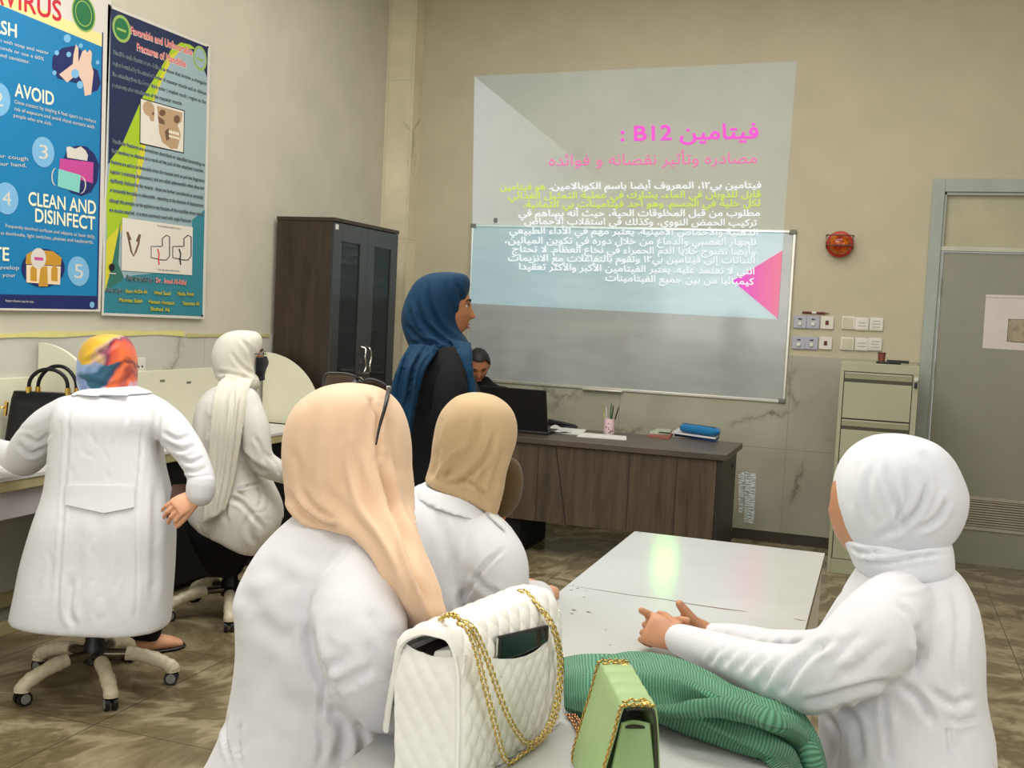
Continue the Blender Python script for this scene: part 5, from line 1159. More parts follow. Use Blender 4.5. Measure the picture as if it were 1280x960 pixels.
def stack(mb, rows, k=2.3):
    """rows of (uL, vL, uR, vR, depth, half thickness[, dd]) -> closed loft, densified by spline"""
    rr = [R2((r[0], r[1]), (r[2], r[3]), r[4], r[5], k, r[6] if len(r) > 6 else 0.0) for r in rows]
    A = np.array(rr); n = A.shape[1]; m = len(rows)*3
    D = np.stack([spline(A[:, i], m) for i in range(n)], 1)
    mb.loft(list(D))
def limb(mb, pts, n=24, dens=4, flat=1.0):
    """pts of (u, v, depth, radius m)"""
    P = np.array([at(u, v, d) for u, v, d, r in pts]); r = np.array([[q[3], 0, 0] for q in pts], float); m = dens*len(pts)
    mb.tube(spline(P, m), list(np.maximum(spline(r, m)[:, 0], 0.004)), n, 0, flat, round_ends=True)
def bone(mb, P, r, n=16, dens=4):
    P = np.array(P, float); m = dens*len(P); rr = np.interp(np.linspace(0, len(P)-1, m), np.arange(len(P)), r); mb.tube(spline(P, m), list(rr), n, round_ends=True)
def frame(f, u):
    f = unit(f); x = unit(np.cross(f, u)); u = np.cross(x, f); return np.stack([x, f, u], 1)      # columns: right, forward, up
def head(mb, c, f, u=ZZ, s=1.0, nose=1.0, ears=False):
    Fm = frame(f, np.asarray(u, float)); nu, nv = 64, 48; V = []
    g = lambda t, w: np.exp(-(t/w)**2)
    for j in range(1, nv):
        th = PI*j/nv
        for i in range(nu):
            ph = 2*PI*i/nu; x, y, z = 0.075*math.sin(th)*math.cos(ph), 0.096*math.sin(th)*math.sin(ph), 0.112*math.cos(th)
            if z < 0: q = min(1, -z/0.112); x *= 1-0.22*q**1.4*(1 if y > 0 else 0.4); y = y*(1+0.30*q*q) if y > 0 else y*(1-0.35*q)
            if y > 0:
                y += 0.004*g(z-0.022, 0.010)*g(x, 0.05)
                y -= 0.011*g(abs(x)-0.031, 0.014)*g(z-0.004, 0.011)
                nz_ = max(0, min(1, (0.014-z)/0.046)) if z > -0.036 else max(0, 1-(-0.036-z)/0.008)
                y += nose*0.026*nz_*g(x, 0.0105)
                y += 0.0075*g(x, 0.022)*(g(z+0.057, 0.006)+g(z+0.071, 0.0065))-0.003*g(x, 0.024)*g(z+0.064, 0.003)
                y += 0.007*g(x, 0.022)*g(z+0.097, 0.014)
                y += 0.004*g(abs(x)-0.045, 0.018)*g(z+0.025, 0.02)
            V.append(c+Fm@(np.array([x, y, z])*s))
    V.append(c+Fm@np.array([0, 0, 0.112*s])); V.append(c-Fm@np.array([0, 0, 0.112*s])); a, b = len(V)-2, len(V)-1; Fs = []
    for j in range(nv-2):
        for i in range(nu):
            k = (i+1) % nu; Fs.append((j*nu+i, (j+1)*nu+i, (j+1)*nu+k, j*nu+k))
    for i in range(nu): k = (i+1) % nu; Fs.append((a, i, k)); Fs.append((b, (nv-2)*nu+k, (nv-2)*nu+i))
    mb.add(V, Fs)
    for sx in ((-1, 1) if ears else ()): mb.ball(c+Fm@(np.array([0.074*sx, -0.008, -0.008])*s), np.array([0.012, 0.018, 0.03])*s, 0, 14, Fm)
    return Fm
def face_parts(par, c, Fm, s, m_brow, m_lip, eyes=True):
    for sx in (-1, 1):
        b = MB(); b.ball(c+Fm@(np.array([0.031*sx, 0.0765, 0.004])*s), np.array([0.0115, 0.0115, 0.0075])*s, 0, 18); e = b.build('eye', M_EYEW, par, smooth=180) if eyes else None
        b = MB(); b.ball(c+Fm@(np.array([0.031*sx, 0.0838, 0.004])*s), np.array([0.0055, 0.0052, 0.0058])*s, 0, 12); _ = b.build('iris', M_IRIS, e, smooth=180) if eyes else None
        b = MB(); b.tube([c+Fm@(np.array([sx*x, y, z])*s) for x, y, z in ((0.014, 0.0945, 0.022), (0.026, 0.093, 0.0275), (0.038, 0.087, 0.0285), (0.05, 0.075, 0.022))], [0.0022*s, 0.0032*s, 0.003*s, 0.0015*s], 8); b.build('eyebrow', m_brow, par, smooth=180)
        b = MB(); b.tube([c+Fm@(np.array([sx*x, y, z])*s) for x, y, z in ((0.018, 0.088, 0.007), (0.026, 0.0905, 0.0105), (0.036, 0.089, 0.0105), (0.044, 0.082, 0.006))], 0.0018*s, 6); b.build('eyelashes', m_brow, par, smooth=180)
    for z, r in ((-0.0585, 0.0034), (-0.0695, 0.0042)):
        b = MB(); b.tube([c+Fm@(np.array([x, y, z+dz])*s) for x, y, dz in ((-0.022, 0.0865, -0.002), (-0.011, 0.0935, 0), (0, 0.0948, -0.0006), (0.011, 0.0935, 0), (0.022, 0.0865, -0.002))], [0.0012*s, r*s, r*s, r*s, 0.0012*s], 8); b.build('lips', m_lip, par, smooth=180)
def hand(mb, Wp, d, back, thumb_side, *a, **k):
    _hand(mb, Wp, d, back, thumb_side, *a, **k)
def _hand(mb, Wp, d, back, thumb_side, curl=(0.5, 0.55, 0.6, 0.65), spread=0.06, thumb=(0.7, 0.25, 0.0), s=1.0, tcurl=0.25, tfat=1.0, skip=()):
    """palm, four fingers of unequal length and a thumb off the side of the palm; curl in radians per joint"""
    d = unit(d); back = unit(np.asarray(back)-d*(np.asarray(back)@d)); y = np.cross(back, d)*thumb_side
    rings = []
    for x, w, h, dz in ((-0.015, 0.025, 0.019, 0), (0.0, 0.026, 0.018, 0), (0.025, 0.033, 0.017, 0.001), (0.055, 0.039, 0.015, 0.002), (0.08, 0.040, 0.013, 0.002), (0.09, 0.036, 0.010, 0.001)):
        rings.append([Wp+(d*x+y*w*math.cos(a)+back*(h*math.sin(a)+dz))*s for a in np.linspace(0, 2*PI, 20, endpoint=False)])
    mb.loft(rings)
    for k, (yo, ln, r) in enumerate(((0.029, 0.074, 0.0088), (0.010, 0.082, 0.009), (-0.010, 0.076, 0.0086), (-0.028, 0.060, 0.0076))):
        if k in skip: continue
        p = Wp+(d*0.083+y*yo)*s; a = 0.0; fd = unit(d+y*spread*(1.5-k)*0.8); P = [p-fd*0.02*s, p]; Rr = [r*1.05*s, r*1.12*s]
        for j, fr in enumerate((0.45, 0.31, 0.24)):
            a += curl[k]*(0.85 if j == 0 else 1.05 if j == 1 else 0.7); q = fd*math.cos(a)-back*math.sin(a); p = p+q*ln*fr*s
            P.append(p); Rr.append(r*(0.98-0.1*j)*s)
        PP = []; RR = []
        for i in range(len(P)-1):
            for t in (0, 0.5): PP.append(P[i]+(P[i+1]-P[i])*t); RR.append(Rr[i]+(Rr[i+1]-Rr[i])*t-(0.0004 if t else 0))
        PP.append(P[-1]); RR.append(Rr[-1]*0.92); mb.tube(PP, RR, 14, round_ends=True)
    if 'thumb' in skip: return
    p = Wp+(d*0.02+y*0.022)*s; td = unit(d*math.cos(thumb[0])+y*math.sin(thumb[0])-back*thumb[1]); P = [p]; Rr = [0.0165*s*tfat]
    for j, ln in enumerate((0.042, 0.034, 0.028)):
        p = p+td*ln*s; P.append(p); Rr.append((0.0122, 0.0106, 0.0086)[j]*s*tfat); td = unit(td-(y*math.sin(tcurl)+back*thumb[2])*(0.6 if j else 0.3))
    mb.tube(spline(P, 12), list(np.interp(np.linspace(0, 3, 12), range(4), Rr)), 14, round_ends=True)
def join_meshes(ms, name):
    V = []; Fs = []
    for me in ms:
        b = len(V); V += [tuple(v.co) for v in me.vertices]; Fs += [tuple(i+b for i in p.vertices) for p in me.polygons]
    me = bpy.data.meshes.new(name); me.from_pydata(V, [], Fs); me.update(); return me
def skin_mat(name, col):
    m, nt, bs = nodes(name); bs.inputs['Roughness'].default_value = 0.5; bs.inputs['Subsurface Weight'].default_value = 0.12; bs.inputs['Subsurface Radius'].default_value = (0.02, 0.008, 0.004)
    co = coords(nt); nz = N(nt, 'ShaderNodeTexNoise', Scale=34.0, Detail=4.0); nt.links.new(co, nz.inputs['Vector'])
    nt.links.new(ramp(nt, nz.outputs[0], [(0.3, tuple(c*0.9 for c in col[:3])+(1,)), (0.7, tuple(min(1, c*1.08) for c in col[:3])+(1,))]), bs.inputs['Base Color']); bump(nt, bs, nz.outputs[0], 0.06, 0.002); return m
def body(par, m, hc, hf, hu, neck, chest, pelvis, arms, legs, hands=(), voxel=0.009, hvox=0.003, s=1.0, nose=1.0, extra=None, facing=None, ears=False):
    """arms/legs: chains of points; one continuous skin, hands at a finer grain joined on at the wrist"""
    mb = MB(); Fm = head(mb, np.asarray(hc, float), hf, hu, s, nose, ears)
    hc = np.asarray(hc, float)
    bone(mb, [hc-Fm@np.array([0, 0.012, 0.05]), (hc-Fm@np.array([0, 0.03, 0.11])+neck)/2, neck], [0.05, 0.047, 0.055])
    fx = unit(facing if facing is not None else [hf[0], hf[1], 0]); ax = unit(np.cross(fx, ZZ)); rings = []
    for p, w, t_ in ((pelvis-ZZ*0.08, 0.11, 0.09), (pelvis, 0.15, 0.105), (pelvis*0.6+chest*0.4, 0.12, 0.09), (chest, 0.125, 0.085), (chest*0.4+neck*0.6, 0.09, 0.065), (neck, 0.055, 0.05)):
        rings.append([p+ax*w*math.cos(a)+fx*t_*math.sin(a) for a in np.linspace(0, 2*PI, 28, endpoint=False)])
    mb.loft(rings)
    for a in arms: bone(mb, [np.asarray(a[0])*0.75+chest*0.25-ZZ*0.03]+list(a[1:]), [0.03, 0.033, 0.024])
    for l in legs: bone(mb, l, [0.075, 0.055, 0.036, 0.034][:len(l)])
    if extra: extra(mb)
    me = fuse(mb, voxel, 2)
    if hands:
        hb_ = MB(); [h(hb_) for h in hands]; me = join_meshes([me, fuse(hb_, hvox, 2)], 'body')
    me.name = 'body'; return link('body', me, m, par, smooth=180), Fm
M_EYEW = mat('eye_white', srgb(196, 182, 170), 0.25); M_IRIS = mat('dark_iris', srgb(30, 18, 12), 0.1); M_BROW = mat('dark_brow_hair', srgb(28, 20, 16), 0.7); M_LIP = mat('lip_rose', srgb(150, 84, 74), 0.45)
M_SK1 = skin_mat('warm_tan_skin', srgb(196, 140, 104)); M_SK2 = skin_mat('light_skin', srgb(222, 164, 128)); M_SK3 = skin_mat('brown_skin', srgb(170, 112, 76))
M_COAT = cloth_mat('white_lab_coat_cotton', srgb(221, 221, 224), vary=0.012); M_COAT2 = cloth_mat('off_white_lab_coat', srgb(222, 219, 212), vary=0.02)
M_TRS = cloth_mat('black_trouser_cloth', srgb(12, 11, 13), sheen=0.0); M_SHOE = mat('black_shoe', srgb(20, 18, 18), 0.4)

# ------------------------------------------------------------------ office chairs with wrapped feet
M_WRAP = mat('beige_plastic_wrap', srgb(206, 196, 168), 0.35, vary=0.1, scale=40, bmp=0.8, bscale=60)
def office_chair(hub, angs, label):
    hx, hy = hub; t = thing('office_chair', label, 'chair', (hx, hy, 0), 'black swivel stools with wrapped feet')
    for a in angs:
        d = np.array([math.cos(a), math.sin(a), 0]); q = np.array([-d[1], d[0], 0]); h = np.array([hx, hy, 0])
        b = MB(); b.tube([h+d*0.03+ZZ*0.125, h+d*0.12+ZZ*0.125, h+d*0.22+ZZ*0.1, h+d*0.275+ZZ*0.07], [0.024, 0.021, 0.018, 0.016], 12, flat=0.8); lg = b.build('leg', M_CHR2, t)
        P = spline([h+d*0.115+ZZ*0.126, h+d*0.17+ZZ*0.117, h+d*0.24+ZZ*0.094, h+d*0.285+ZZ*0.068, h+d*0.29+ZZ*0.05], 26); r = [0.0265*(1+0.05*math.sin(i*1.9)+0.04*math.sin(i*0.7+a)) for i in range(26)]
        b = MB(); b.tube(P, r, 16); b.build('plastic_sleeve', M_WRAP, lg)
        b = MB(); e = h+d*0.285
        for sgn in (-1, 1): b.cyl(e+q*0.006*sgn+ZZ*0.0265, e+q*0.022*sgn+ZZ*0.0265, 0.026, n=22)
        b.cyl(e+ZZ*0.03, e+ZZ*0.062, 0.008, n=10); b.build('caster', m_blk, lg)
        for sgn in (-1, 1): b = MB(); b.cyl(e+q*0.0215*sgn+ZZ*0.0265, e+q*0.0235*sgn+ZZ*0.0265, 0.019, 0.017, n=18); b.build('hub_cap', M_HUB, lg)
    b = MB(); b.lathe((hx, hy, 0.085), [(0.03, 0), (0.043, 0.01), (0.043, 0.075), (0.036, 0.085), (0.03, 0.2), (0.03, 0.2)], 26); b.build('column_cover', m_blk, t)
    for z in (0.22, 0.26, 0.3): pass
    b = MB(); b.cyl((hx, hy, 0.28), (hx, hy, 0.43), 0.016, n=16); b.build('gas_lift', m_blk, t)
    b = MB(); b.lathe((hx, hy, 0.425), [(0.10, 0), (0.19, 0.012), (0.205, 0.03), (0.2, 0.052), (0.17, 0.064), (0.01, 0.066)], 36); b.build('seat', m_blkm, t)
    return t
M_CHR2 = mat('dull_chrome_leg', srgb(120, 112, 96), 0.25, 0.9); M_HUB = mat('caster_hub_grey', srgb(130, 130, 128), 0.35)
HA = (-2.77, 3.25); HB = (-2.87, 4.29)
office_chair(HA, [math.radians(a) for a in (-107, -38, 30, 103, 175)], 'swivel stool with wrapped feet under the person in the colourful scarf')
office_chair(HB, [math.radians(a) for a in (-56, 16, 88, 160, -128)], 'swivel stool with wrapped feet under the person in the long white scarf')

# ------------------------------------------------------------------ A: colourful scarf, back to the camera, at the study desk
dA = 3.96
t = thing('person', 'person in white lab coat and colourful patterned headscarf seen from behind at the study desk', 'person', (HA[0], HA[1], 0), 'students in white lab coats')
FTA = at_z(178, 808, 0.03); fA = unit([-0.75, 0.66, 0])
neckA, chestA, pelA = at(136, 492, dA+0.07), at(140, 545, dA+0.02), at(136, 640, dA-0.02)
handA = at(243, 622, 3.80)
bA, _ = body(t, M_SK2, at(134, 462, dA+0.1), unit(fA-ZZ*0.35), ZZ, neckA, chestA, pelA,
    [[at(92, 515, dA+0.03), at(32, 572, dA+0.2), at(-25, 554, dA+0.42)], [at(212, 498, dA), at(243, 572, dA-0.1), at(247, 618, 3.81)]],
    [[pelA+[0.08, 0.06, 0], np.array([-2.95, 3.62, 0.47]), FTA+ZZ*0.09], [pelA+[-0.1, 0.0, 0], np.array([-3.0, 3.45, 0.47]), np.array([-2.95, 3.5, 0.1])]],
    hands=[lambda b: hand(b, at(246, 619, 3.81), at(222, 634, 3.77)-at(246, 619, 3.81), at(230, 640, 3.5)-at(230, 640, 3.8)+ZZ*0.15, 1, (0.75, 0.6, 0.55, 0.5), 0.12, (0.35, 0.3, 0.2), 1.0), lambda b: hand(b, at(-25, 554, dA+0.42), np.array([-1, 0.4, -0.1]), ZZ, -1)])
b = MB()
stack(b, [(112, 487, 164, 484, dA+0.05, 0.07), (84, 497, 200, 499, dA+0.03, 0.10), (70, 515, 206, 520, dA, 0.13), (66, 545, 201, 548, dA, 0.14), (63, 580, 204, 580, dA-0.01, 0.145), (58, 615, 212, 615, dA-0.02, 0.155), (45, 655, 217, 650, dA-0.03, 0.18), (32, 700, 216, 700, dA-0.04, 0.19), (24, 740, 213, 742, dA-0.06, 0.195), (18, 768, 210, 779, dA-0.07, 0.195), (19, 772, 209, 783, dA-0.07, 0.19)], 2.5)
limb(b, [(86, 514, dA+0.01, 0.062), (58, 535, dA+0.06, 0.074), (38, 562, dA+0.13, 0.08), (28, 573, dA+0.2, 0.07), (6, 566, dA+0.3, 0.05), (-25, 554, dA+0.42, 0.04)])
limb(b, [(195, 512, dA-0.01, 0.05), (213, 535, dA-0.05, 0.066), (237, 565, dA-0.1, 0.056), (249, 590, dA-0.13, 0.05), (252, 607, dA-0.15, 0.05), (251, 612, dA-0.15, 0.046)])
ctA = garment('lab_coat', b, M_COAT, t, 0.008, 5, [([(86, 500), (84, 560), (80, 620), (75, 700), (70, 770)], 2.2, 0.006), ([(180, 505), (176, 570), (172, 640), (172, 720), (170, 776)], 2.2, 0.006), ([(200, 505), (198, 535), (199, 560)], 2.2, 0.006), ([(204, 575), (210, 620), (214, 680)], 2.5, 0.008),
   ([(204, 540), (222, 549), (240, 543)], 2.6, 0.009), ([(207, 554), (226, 563), (246, 556)], 2.6, 0.009), ([(224, 574), (240, 578), (256, 571)], 2.4, 0.008), ([(228, 588), (244, 590), (259, 584)], 2.2, 0.006), ([(232, 598), (248, 600), (262, 596)], 2.5, 0.006), ([(22, 555), (38, 568), (55, 560)], 3, 0.01), ([(30, 545), (48, 553), (62, 540)], 3, 0.008), ([(120, 490), (150, 500), (170, 512)], 3, 0.005), ([(150, 492), (160, 510), (158, 530)], 3, 0.005),
   ([(128, 640), (125, 700), (128, 770)], 9, 0.003), ([(100, 650), (95, 710), (98, 770)], 9, 0.003), ([(155, 650), (158, 710), (150, 770)], 9, 0.003), ([(195, 600), (194, 680), (192, 770)], 5, 0.008), ([(90, 720), (86, 760), (92, 782)], 4, 0.01)]+wrinkles((70, 510, 200, 600), 16, 1, (0.3, 1), (12, 30), (2, 3.5))+wrinkles((40, 640, 210, 770), 16, 2, (-0.15, 1), (20, 50), (2.5, 5))+wrinkles((15, 520, 70, 590), 7, 3, (1, -0.3), (10, 22), (1.6, 2.6), (0.002, 0.004)), lump=0.0012, lscale=7, seed=1)
# cuff, collar and back belt
b = MB(); limb(b, [(252, 604, dA-0.15, 0.052), (251, 611, dA-0.15, 0.053), (250, 618, dA-0.155, 0.05)]); garment('rolled_cuff', b, M_COAT, t, 0.006, 3, lump=0.002)
b = MB(); stack(b, [(108, 485, 165, 482, dA+0.06, 0.09), (98, 489, 176, 486, dA+0.05, 0.105), (90, 493, 192, 492, dA+0.03, 0.11)]); garment('collar', b, M_COAT, t, 0.006, 3)
def on_back(u, v, off=0.006):
    r = ray(u, v); me = ctA.data; hit, p, n_, i = ctA.ray_cast(Vector(CAM), Vector(unit(r)))
    return (np.array(p)-unit(r)*off) if hit else at(u, v, dA-0.16)
bpy.context.view_layer.update()
G = [[on_back(82+86*i/16, (607+1*i/16)+(24+(6 if 6 < i < 10 else 0)*0+10*(1-abs(i-9)/9))*j/5) for i in range(17)] for j in range(6)]
b = MB(); b.slab(np.array(G)[:, ::-1], 0.006); b.build('back_belt', M_COAT, t, smooth=60)
# scarf with printed patches
m_sc, nt, bs = nodes('multicolour_print_scarf'); bs.inputs['Roughness'].default_value = 0.6; bs.inputs['Sheen Weight'].default_value = 0.2
co = coords(nt); wn = N(nt, 'ShaderNodeTexNoise', Scale=9.0, Detail=2.0); nt.links.new(co, wn.inputs['Vector'])
mx = N(nt, 'ShaderNodeVectorMath', operation='MULTIPLY_ADD'); mx.inputs[1].default_value = (0.16, 0.16, 0.16); nt.links.new(wn.outputs['Color'], mx.inputs[0]); nt.links.new(co, mx.inputs[2])
pc = at(134, 456, 3.93)+0.08; axs = [RH, np.array([0, 0, 1.0])]
def lin(vec, off, sc): 
    dp = N(nt, 'ShaderNodeVectorMath', operation='DOT_PRODUCT'); dp.inputs[1].default_value = tuple(vec); nt.links.new(mx.outputs[0], dp.inputs[0])
    ma = N(nt, 'ShaderNodeMath', operation='MULTIPLY_ADD'); ma.inputs[1].default_value = sc; ma.inputs[2].default_value = off; nt.links.new(dp.outputs['Value'], ma.inputs[0]); return ma.outputs[0]
shift = 0.06
cm = np.mean([pc], 0); dg_ = unit(RH*1.0-ZZ*0.75); d2_ = unit(RH*0.25+ZZ)
c1 = ramp(nt, lin(dg_, -(cm@dg_)/0.26+0.5, 1/0.26), [(0.0, srgb(206, 160, 30)), (0.22, srgb(222, 178, 40)), (0.3, srgb(196, 160, 130)), (0.36, srgb(120, 40, 80)), (0.44, srgb(206, 74, 44)), (0.62, srgb(226, 104, 40)), (0.7, srgb(110, 34, 40)), (0.8, srgb(232, 110, 40)), (1.0, srgb(190, 60, 40))])
c2 = ramp(nt, lin(dg_, -(cm@dg_)/0.26+0.5, 1/0.26), [(0.0, srgb(150, 176, 220)), (0.28, srgb(150, 176, 220)), (0.36, srgb(30, 90, 116)), (0.56, srgb(28, 84, 110)), (0.62, srgb(46, 62, 100)), (0.68, srgb(224, 104, 44)), (0.82, srgb(150, 50, 40)), (0.9, srgb(220, 96, 44)), (1.0, srgb(176, 190, 224))])
c3 = ramp(nt, wn.outputs[0], [(0.35, srgb(160, 182, 222)), (0.5, srgb(196, 206, 234)), (0.65, srgb(120, 140, 190))])
hz1 = ramp(nt, lin(d2_, -(cm@d2_)/0.2+0.5, 1/0.2), [(0.43, (0, 0, 0, 1)), (0.47, (1, 1, 1, 1))]); hz2 = ramp(nt, lin(d2_, -(cm@d2_)/0.2+0.5, 1/0.2), [(0.08, (0, 0, 0, 1)), (0.13, (1, 1, 1, 1))])
k1 = N(nt, 'ShaderNodeMix', data_type='RGBA'); nt.links.new(hz2, k1.inputs[0]); nt.links.new(c3, k1.inputs[6]); nt.links.new(c2, k1.inputs[7])
k2 = N(nt, 'ShaderNodeMix', data_type='RGBA'); nt.links.new(hz1, k2.inputs[0]); nt.links.new(k1.outputs[2], k2.inputs[6]); nt.links.new(c1, k2.inputs[7]); nt.links.new(k2.outputs[2], bs.inputs['Base Color'])
b = MB(); dh = dA+0.09
stack(b, [(128, 417.5, 140, 417.5, dh, 0.03), (115, 422, 155, 421, dh, 0.09), (104, 433, 163, 430, dh, 0.11), (99, 450, 169, 446, dh, 0.118), (98, 468, 170, 466, dh, 0.112), (99, 482, 170, 481, dh-0.01, 0.1), (103, 492, 168, 490, dh-0.02, 0.09), (105, 500, 166, 497, dh-0.02, 0.08)], 2.2)
garment('headscarf', b, m_sc, t, 0.006, 4, [([(104, 455), (128, 440), (150, 425)], 3, 0.006), ([(100, 475), (120, 478), (140, 482), (165, 470)], 3, 0.006), ([(110, 488), (135, 474), (146, 455)], 3, 0.006), ([(140, 480), (148, 462), (160, 450)], 3, 0.006)], lump=0.003, seed=3)
b = MB()
for s_, p in ((1, [pelA+[0.07, 0.05, -0.02], np.array([-2.93, 3.62, 0.47]), FTA*0.8+np.array([-2.93, 3.62, 0.47])*0.2, FTA+ZZ*0.1]), (-1, [pelA+[-0.1, 0, -0.02], np.array([-3.0, 3.45, 0.47]), np.array([-2.93, 3.5, 0.15])])): bone(b, p, [0.1, 0.085, 0.08, 0.085][:len(p)])
garment('trousers', b, M_TRS, t, 0.01, 4, lump=0.004)
for p, d in ((FTA, np.array([0.35, 0.6, 0])), (np.array([-2.95, 3.5, 0.03]), np.array([-0.5, 0.8, 0]))):
    d = unit(d); q = np.array([-d[1], d[0], 0])
    b = MB(); b.loft([[p+d*x+q*w*math.cos(a)+ZZ*(h*math.sin(a)+h-0.028) for a in np.linspace(0, 2*PI, 18, endpoint=False)] for x, w, h in ((-0.07, 0.025, 0.025), (-0.03, 0.037, 0.045), (0.04, 0.042, 0.04), (0.12, 0.045, 0.028), (0.17, 0.03, 0.016))]); garment('foot', b, M_SK2, t, 0.006, 3)
    b = MB(); b.loft([[p+d*x+q*w*math.cos(a)+ZZ*(0.009*math.sin(a)-0.02) for a in np.linspace(0, 2*PI, 18, endpoint=False)] for x, w in ((-0.085, 0.02), (-0.06, 0.04), (0.04, 0.046), (0.13, 0.05), (0.18, 0.03))]); b.build('sandal_sole', M_SHOE, t, smooth=60)
for k in range(3):                     # dark nails of the hand behind the back
    pass
hv = unit(at(210, 648, 3.74)-at(216, 616, 3.8)); hx_ = unit(np.cross(hv, CF)); hf_ = np.cross(hx_, hv); hp = at(224, 628, 3.835)
q = thing('mobile_phone', 'dark brown phone held behind the back by the person in the colourful scarf', 'phone', hp)
def hbx(lo, hi): b = MB(); b.box(lo, hi, fr=lambda p: hp+hx_*p[0]+hf_*p[1]+hv*p[2]); return b
hbx((-0.036, -0.005, -0.075), (0.036, 0.005, 0.065)).build('case', mat('brown_phone_case', srgb(74, 40, 28), 0.35), q, bevel=0.006, seg=3); hbx((-0.032, 0.0048, -0.07), (0.032, 0.0058, 0.06)).build('screen', mat('phone_screen_black', srgb(12, 12, 14), 0.08), q)

# ------------------------------------------------------------------ B: long white scarf and black face mask, turned right
dB = 4.95
t = thing('person', 'person in off-white lab coat, long white headscarf and black face mask turned to the right', 'person', (HB[0], HB[1], 0), 'students in white lab coats')
fB = unit(RH*0.86+FH*0.5); hcB = at(302, 443, dB)
pelB = at(290, 625, dB); neckB = at(298, 487, dB); chestB = at(292, 530, dB)
bB, FmB = body(t, M_SK3, hcB, fB, ZZ, neckB, chestB, pelB, [[at(310, 505, dB-0.14), at(326, 575, dB-0.12), at(372, 600, dB-0.05)], [at(275, 505, dB+0.14), at(300, 575, dB+0.2), at(350, 590, dB+0.2)]],
    [[pelB, at(330, 640, dB+0.02), at(342, 748, dB+0.1)], [pelB, at(325, 640, dB+0.17), at(330, 740, dB+0.25)]], hands=[lambda b: hand(b, at(372, 600, dB-0.05), RH, ZZ, 1), lambda b: hand(b, at(350, 590, dB+0.2), RH, ZZ, -1)], voxel=0.007, facing=fB, s=1.0)
for sx in (-1, 1):
    b = MB(); b.tube([hcB+FmB@np.array([sx*x, y, z]) for x, y, z in ((0.014, 0.0945, 0.022), (0.026, 0.093, 0.0275), (0.038, 0.087, 0.0285), (0.05, 0.075, 0.022))], 0.003, 8); b.build('eyebrow', M_BROW, t, smooth=180)
    b = MB(); b.ball(hcB+FmB@np.array([0.031*sx, 0.078, 0.004]), 0.0115, 0, 14); b.build('eye', M_EYEW, t, smooth=180)
b = MB(); Gm = [[hcB+FmB@np.array([0.082*math.sin(a)*(1 if z > -0.08 else 0.85), 0.022+(0.088+0.018*math.exp(-((z+0.035)/0.03)**2)*math.exp(-(a/0.5)**2))*math.cos(a*0.95), z]) for a in np.linspace(-1.35, 1.35, 24)] for z in np.linspace(-0.118, -0.008, 12)]
b.slab(np.array(Gm), 0.004); b.build('face_mask', cloth_mat('black_mask_cloth', srgb(14, 14, 18)), t, smooth=180)
q = thing('eyeglasses', 'thin dark eyeglasses above the black face mask', 'glasses', hcB+FmB@np.array([0, 0.1, 0.004]))
b = MB()
for sx in (-1, 1):
    b.tube([hcB+FmB@np.array([sx*0.033+0.021*math.cos(a), 0.103-0.004*abs(sx*0.033+0.021*math.cos(a))/0.05, 0.004+0.016*math.sin(a)]) for a in np.linspace(0, 2*PI, 18)], 0.0014, 6); b.tube([hcB+FmB@np.array(p) for p in ((sx*0.054, 0.098, 0.008), (sx*0.076, 0.05, 0.008), (sx*0.08, 0.0, 0.004))], 0.0016, 6)
b.tube([hcB+FmB@np.array(p) for p in ((-0.012, 0.103, 0.008), (0, 0.106, 0.01), (0.012, 0.103, 0.008))], 0.0014, 6); b.build('frame', m_blk, q, smooth=180)
b = MB()
stack(b, [(281, 478, 318, 480, dB, 0.09), (262, 488, 322, 494, dB, 0.15), (250, 505, 326, 512, dB, 0.19), (244, 535, 328, 545, dB, 0.2), (243, 570, 328, 575, dB, 0.19), (242, 600, 338, 602, dB, 0.2), (240, 625, 351, 632, dB, 0.22), (239, 646, 351, 658, dB, 0.22), (250, 654, 336, 684, dB, 0.21), (262, 652, 326, 692, dB, 0.2)], 2.4)
limb(b, [(306, 500, dB-0.13, 0.065), (318, 535, dB-0.15, 0.068), (324, 572, dB-0.15, 0.064), (342, 586, dB-0.12, 0.055), (362, 594, dB-0.07, 0.046), (374, 600, dB-0.05, 0.04)])
limb(b, [(270, 500, dB+0.12, 0.065), (290, 560, dB+0.2, 0.06), (345, 588, dB+0.2, 0.045)])
garment('lab_coat', b, M_COAT2, t, 0.009, 4, [([(300, 565), (315, 580), (335, 592)], 3, 0.012), ([(303, 575), (320, 592), (330, 600)], 2.5, 0.01), ([(318, 545), (326, 560), (330, 578)], 2.5, 0.008), ([(296, 612), (315, 606), (332, 602)], 1.6, 0.012), ([(304, 615), (306, 632), (318, 641), (334, 636), (338, 612)], 1.3, 0.003), ([(285, 622), (300, 628), (312, 640), (330, 662)], 3, 0.012), ([(322, 606), (326, 622), (324, 634)], 2, 0.006),
   ([(312, 640), (310, 660), (320, 682)], 4, 0.008), ([(256, 510), (252, 560), (250, 620)], 4, 0.01), ([(262, 520), (260, 545)], 3, 0.008), ([(282, 625), (281, 650)], 3, 0.012), ([(332, 566), (345, 580), (350, 596)], 2.5, 0.008)]+wrinkles((245, 500, 325, 590), 12, 4, (-0.2, 1), (10, 26), (1.6, 2.6), (0.002, 0.004))+wrinkles((245, 610, 345, 680), 12, 5, (0.3, 1), (12, 28), (1.8, 3), (0.002, 0.005)), lump=0.003, seed=5)
b = MB(); b.box((0, 0, 0), (1, 1, 1), fr=lambda p: at(297+10*p[0], 608-2*p[0]+7*p[2]*0.6, dB-0.205+0.004*p[1])); b.build('pocket_tab', M_COAT, t)
M_SCW = cloth_mat('ivory_scarf_cloth', srgb(222, 219, 204), vary=0.02)
b = MB()
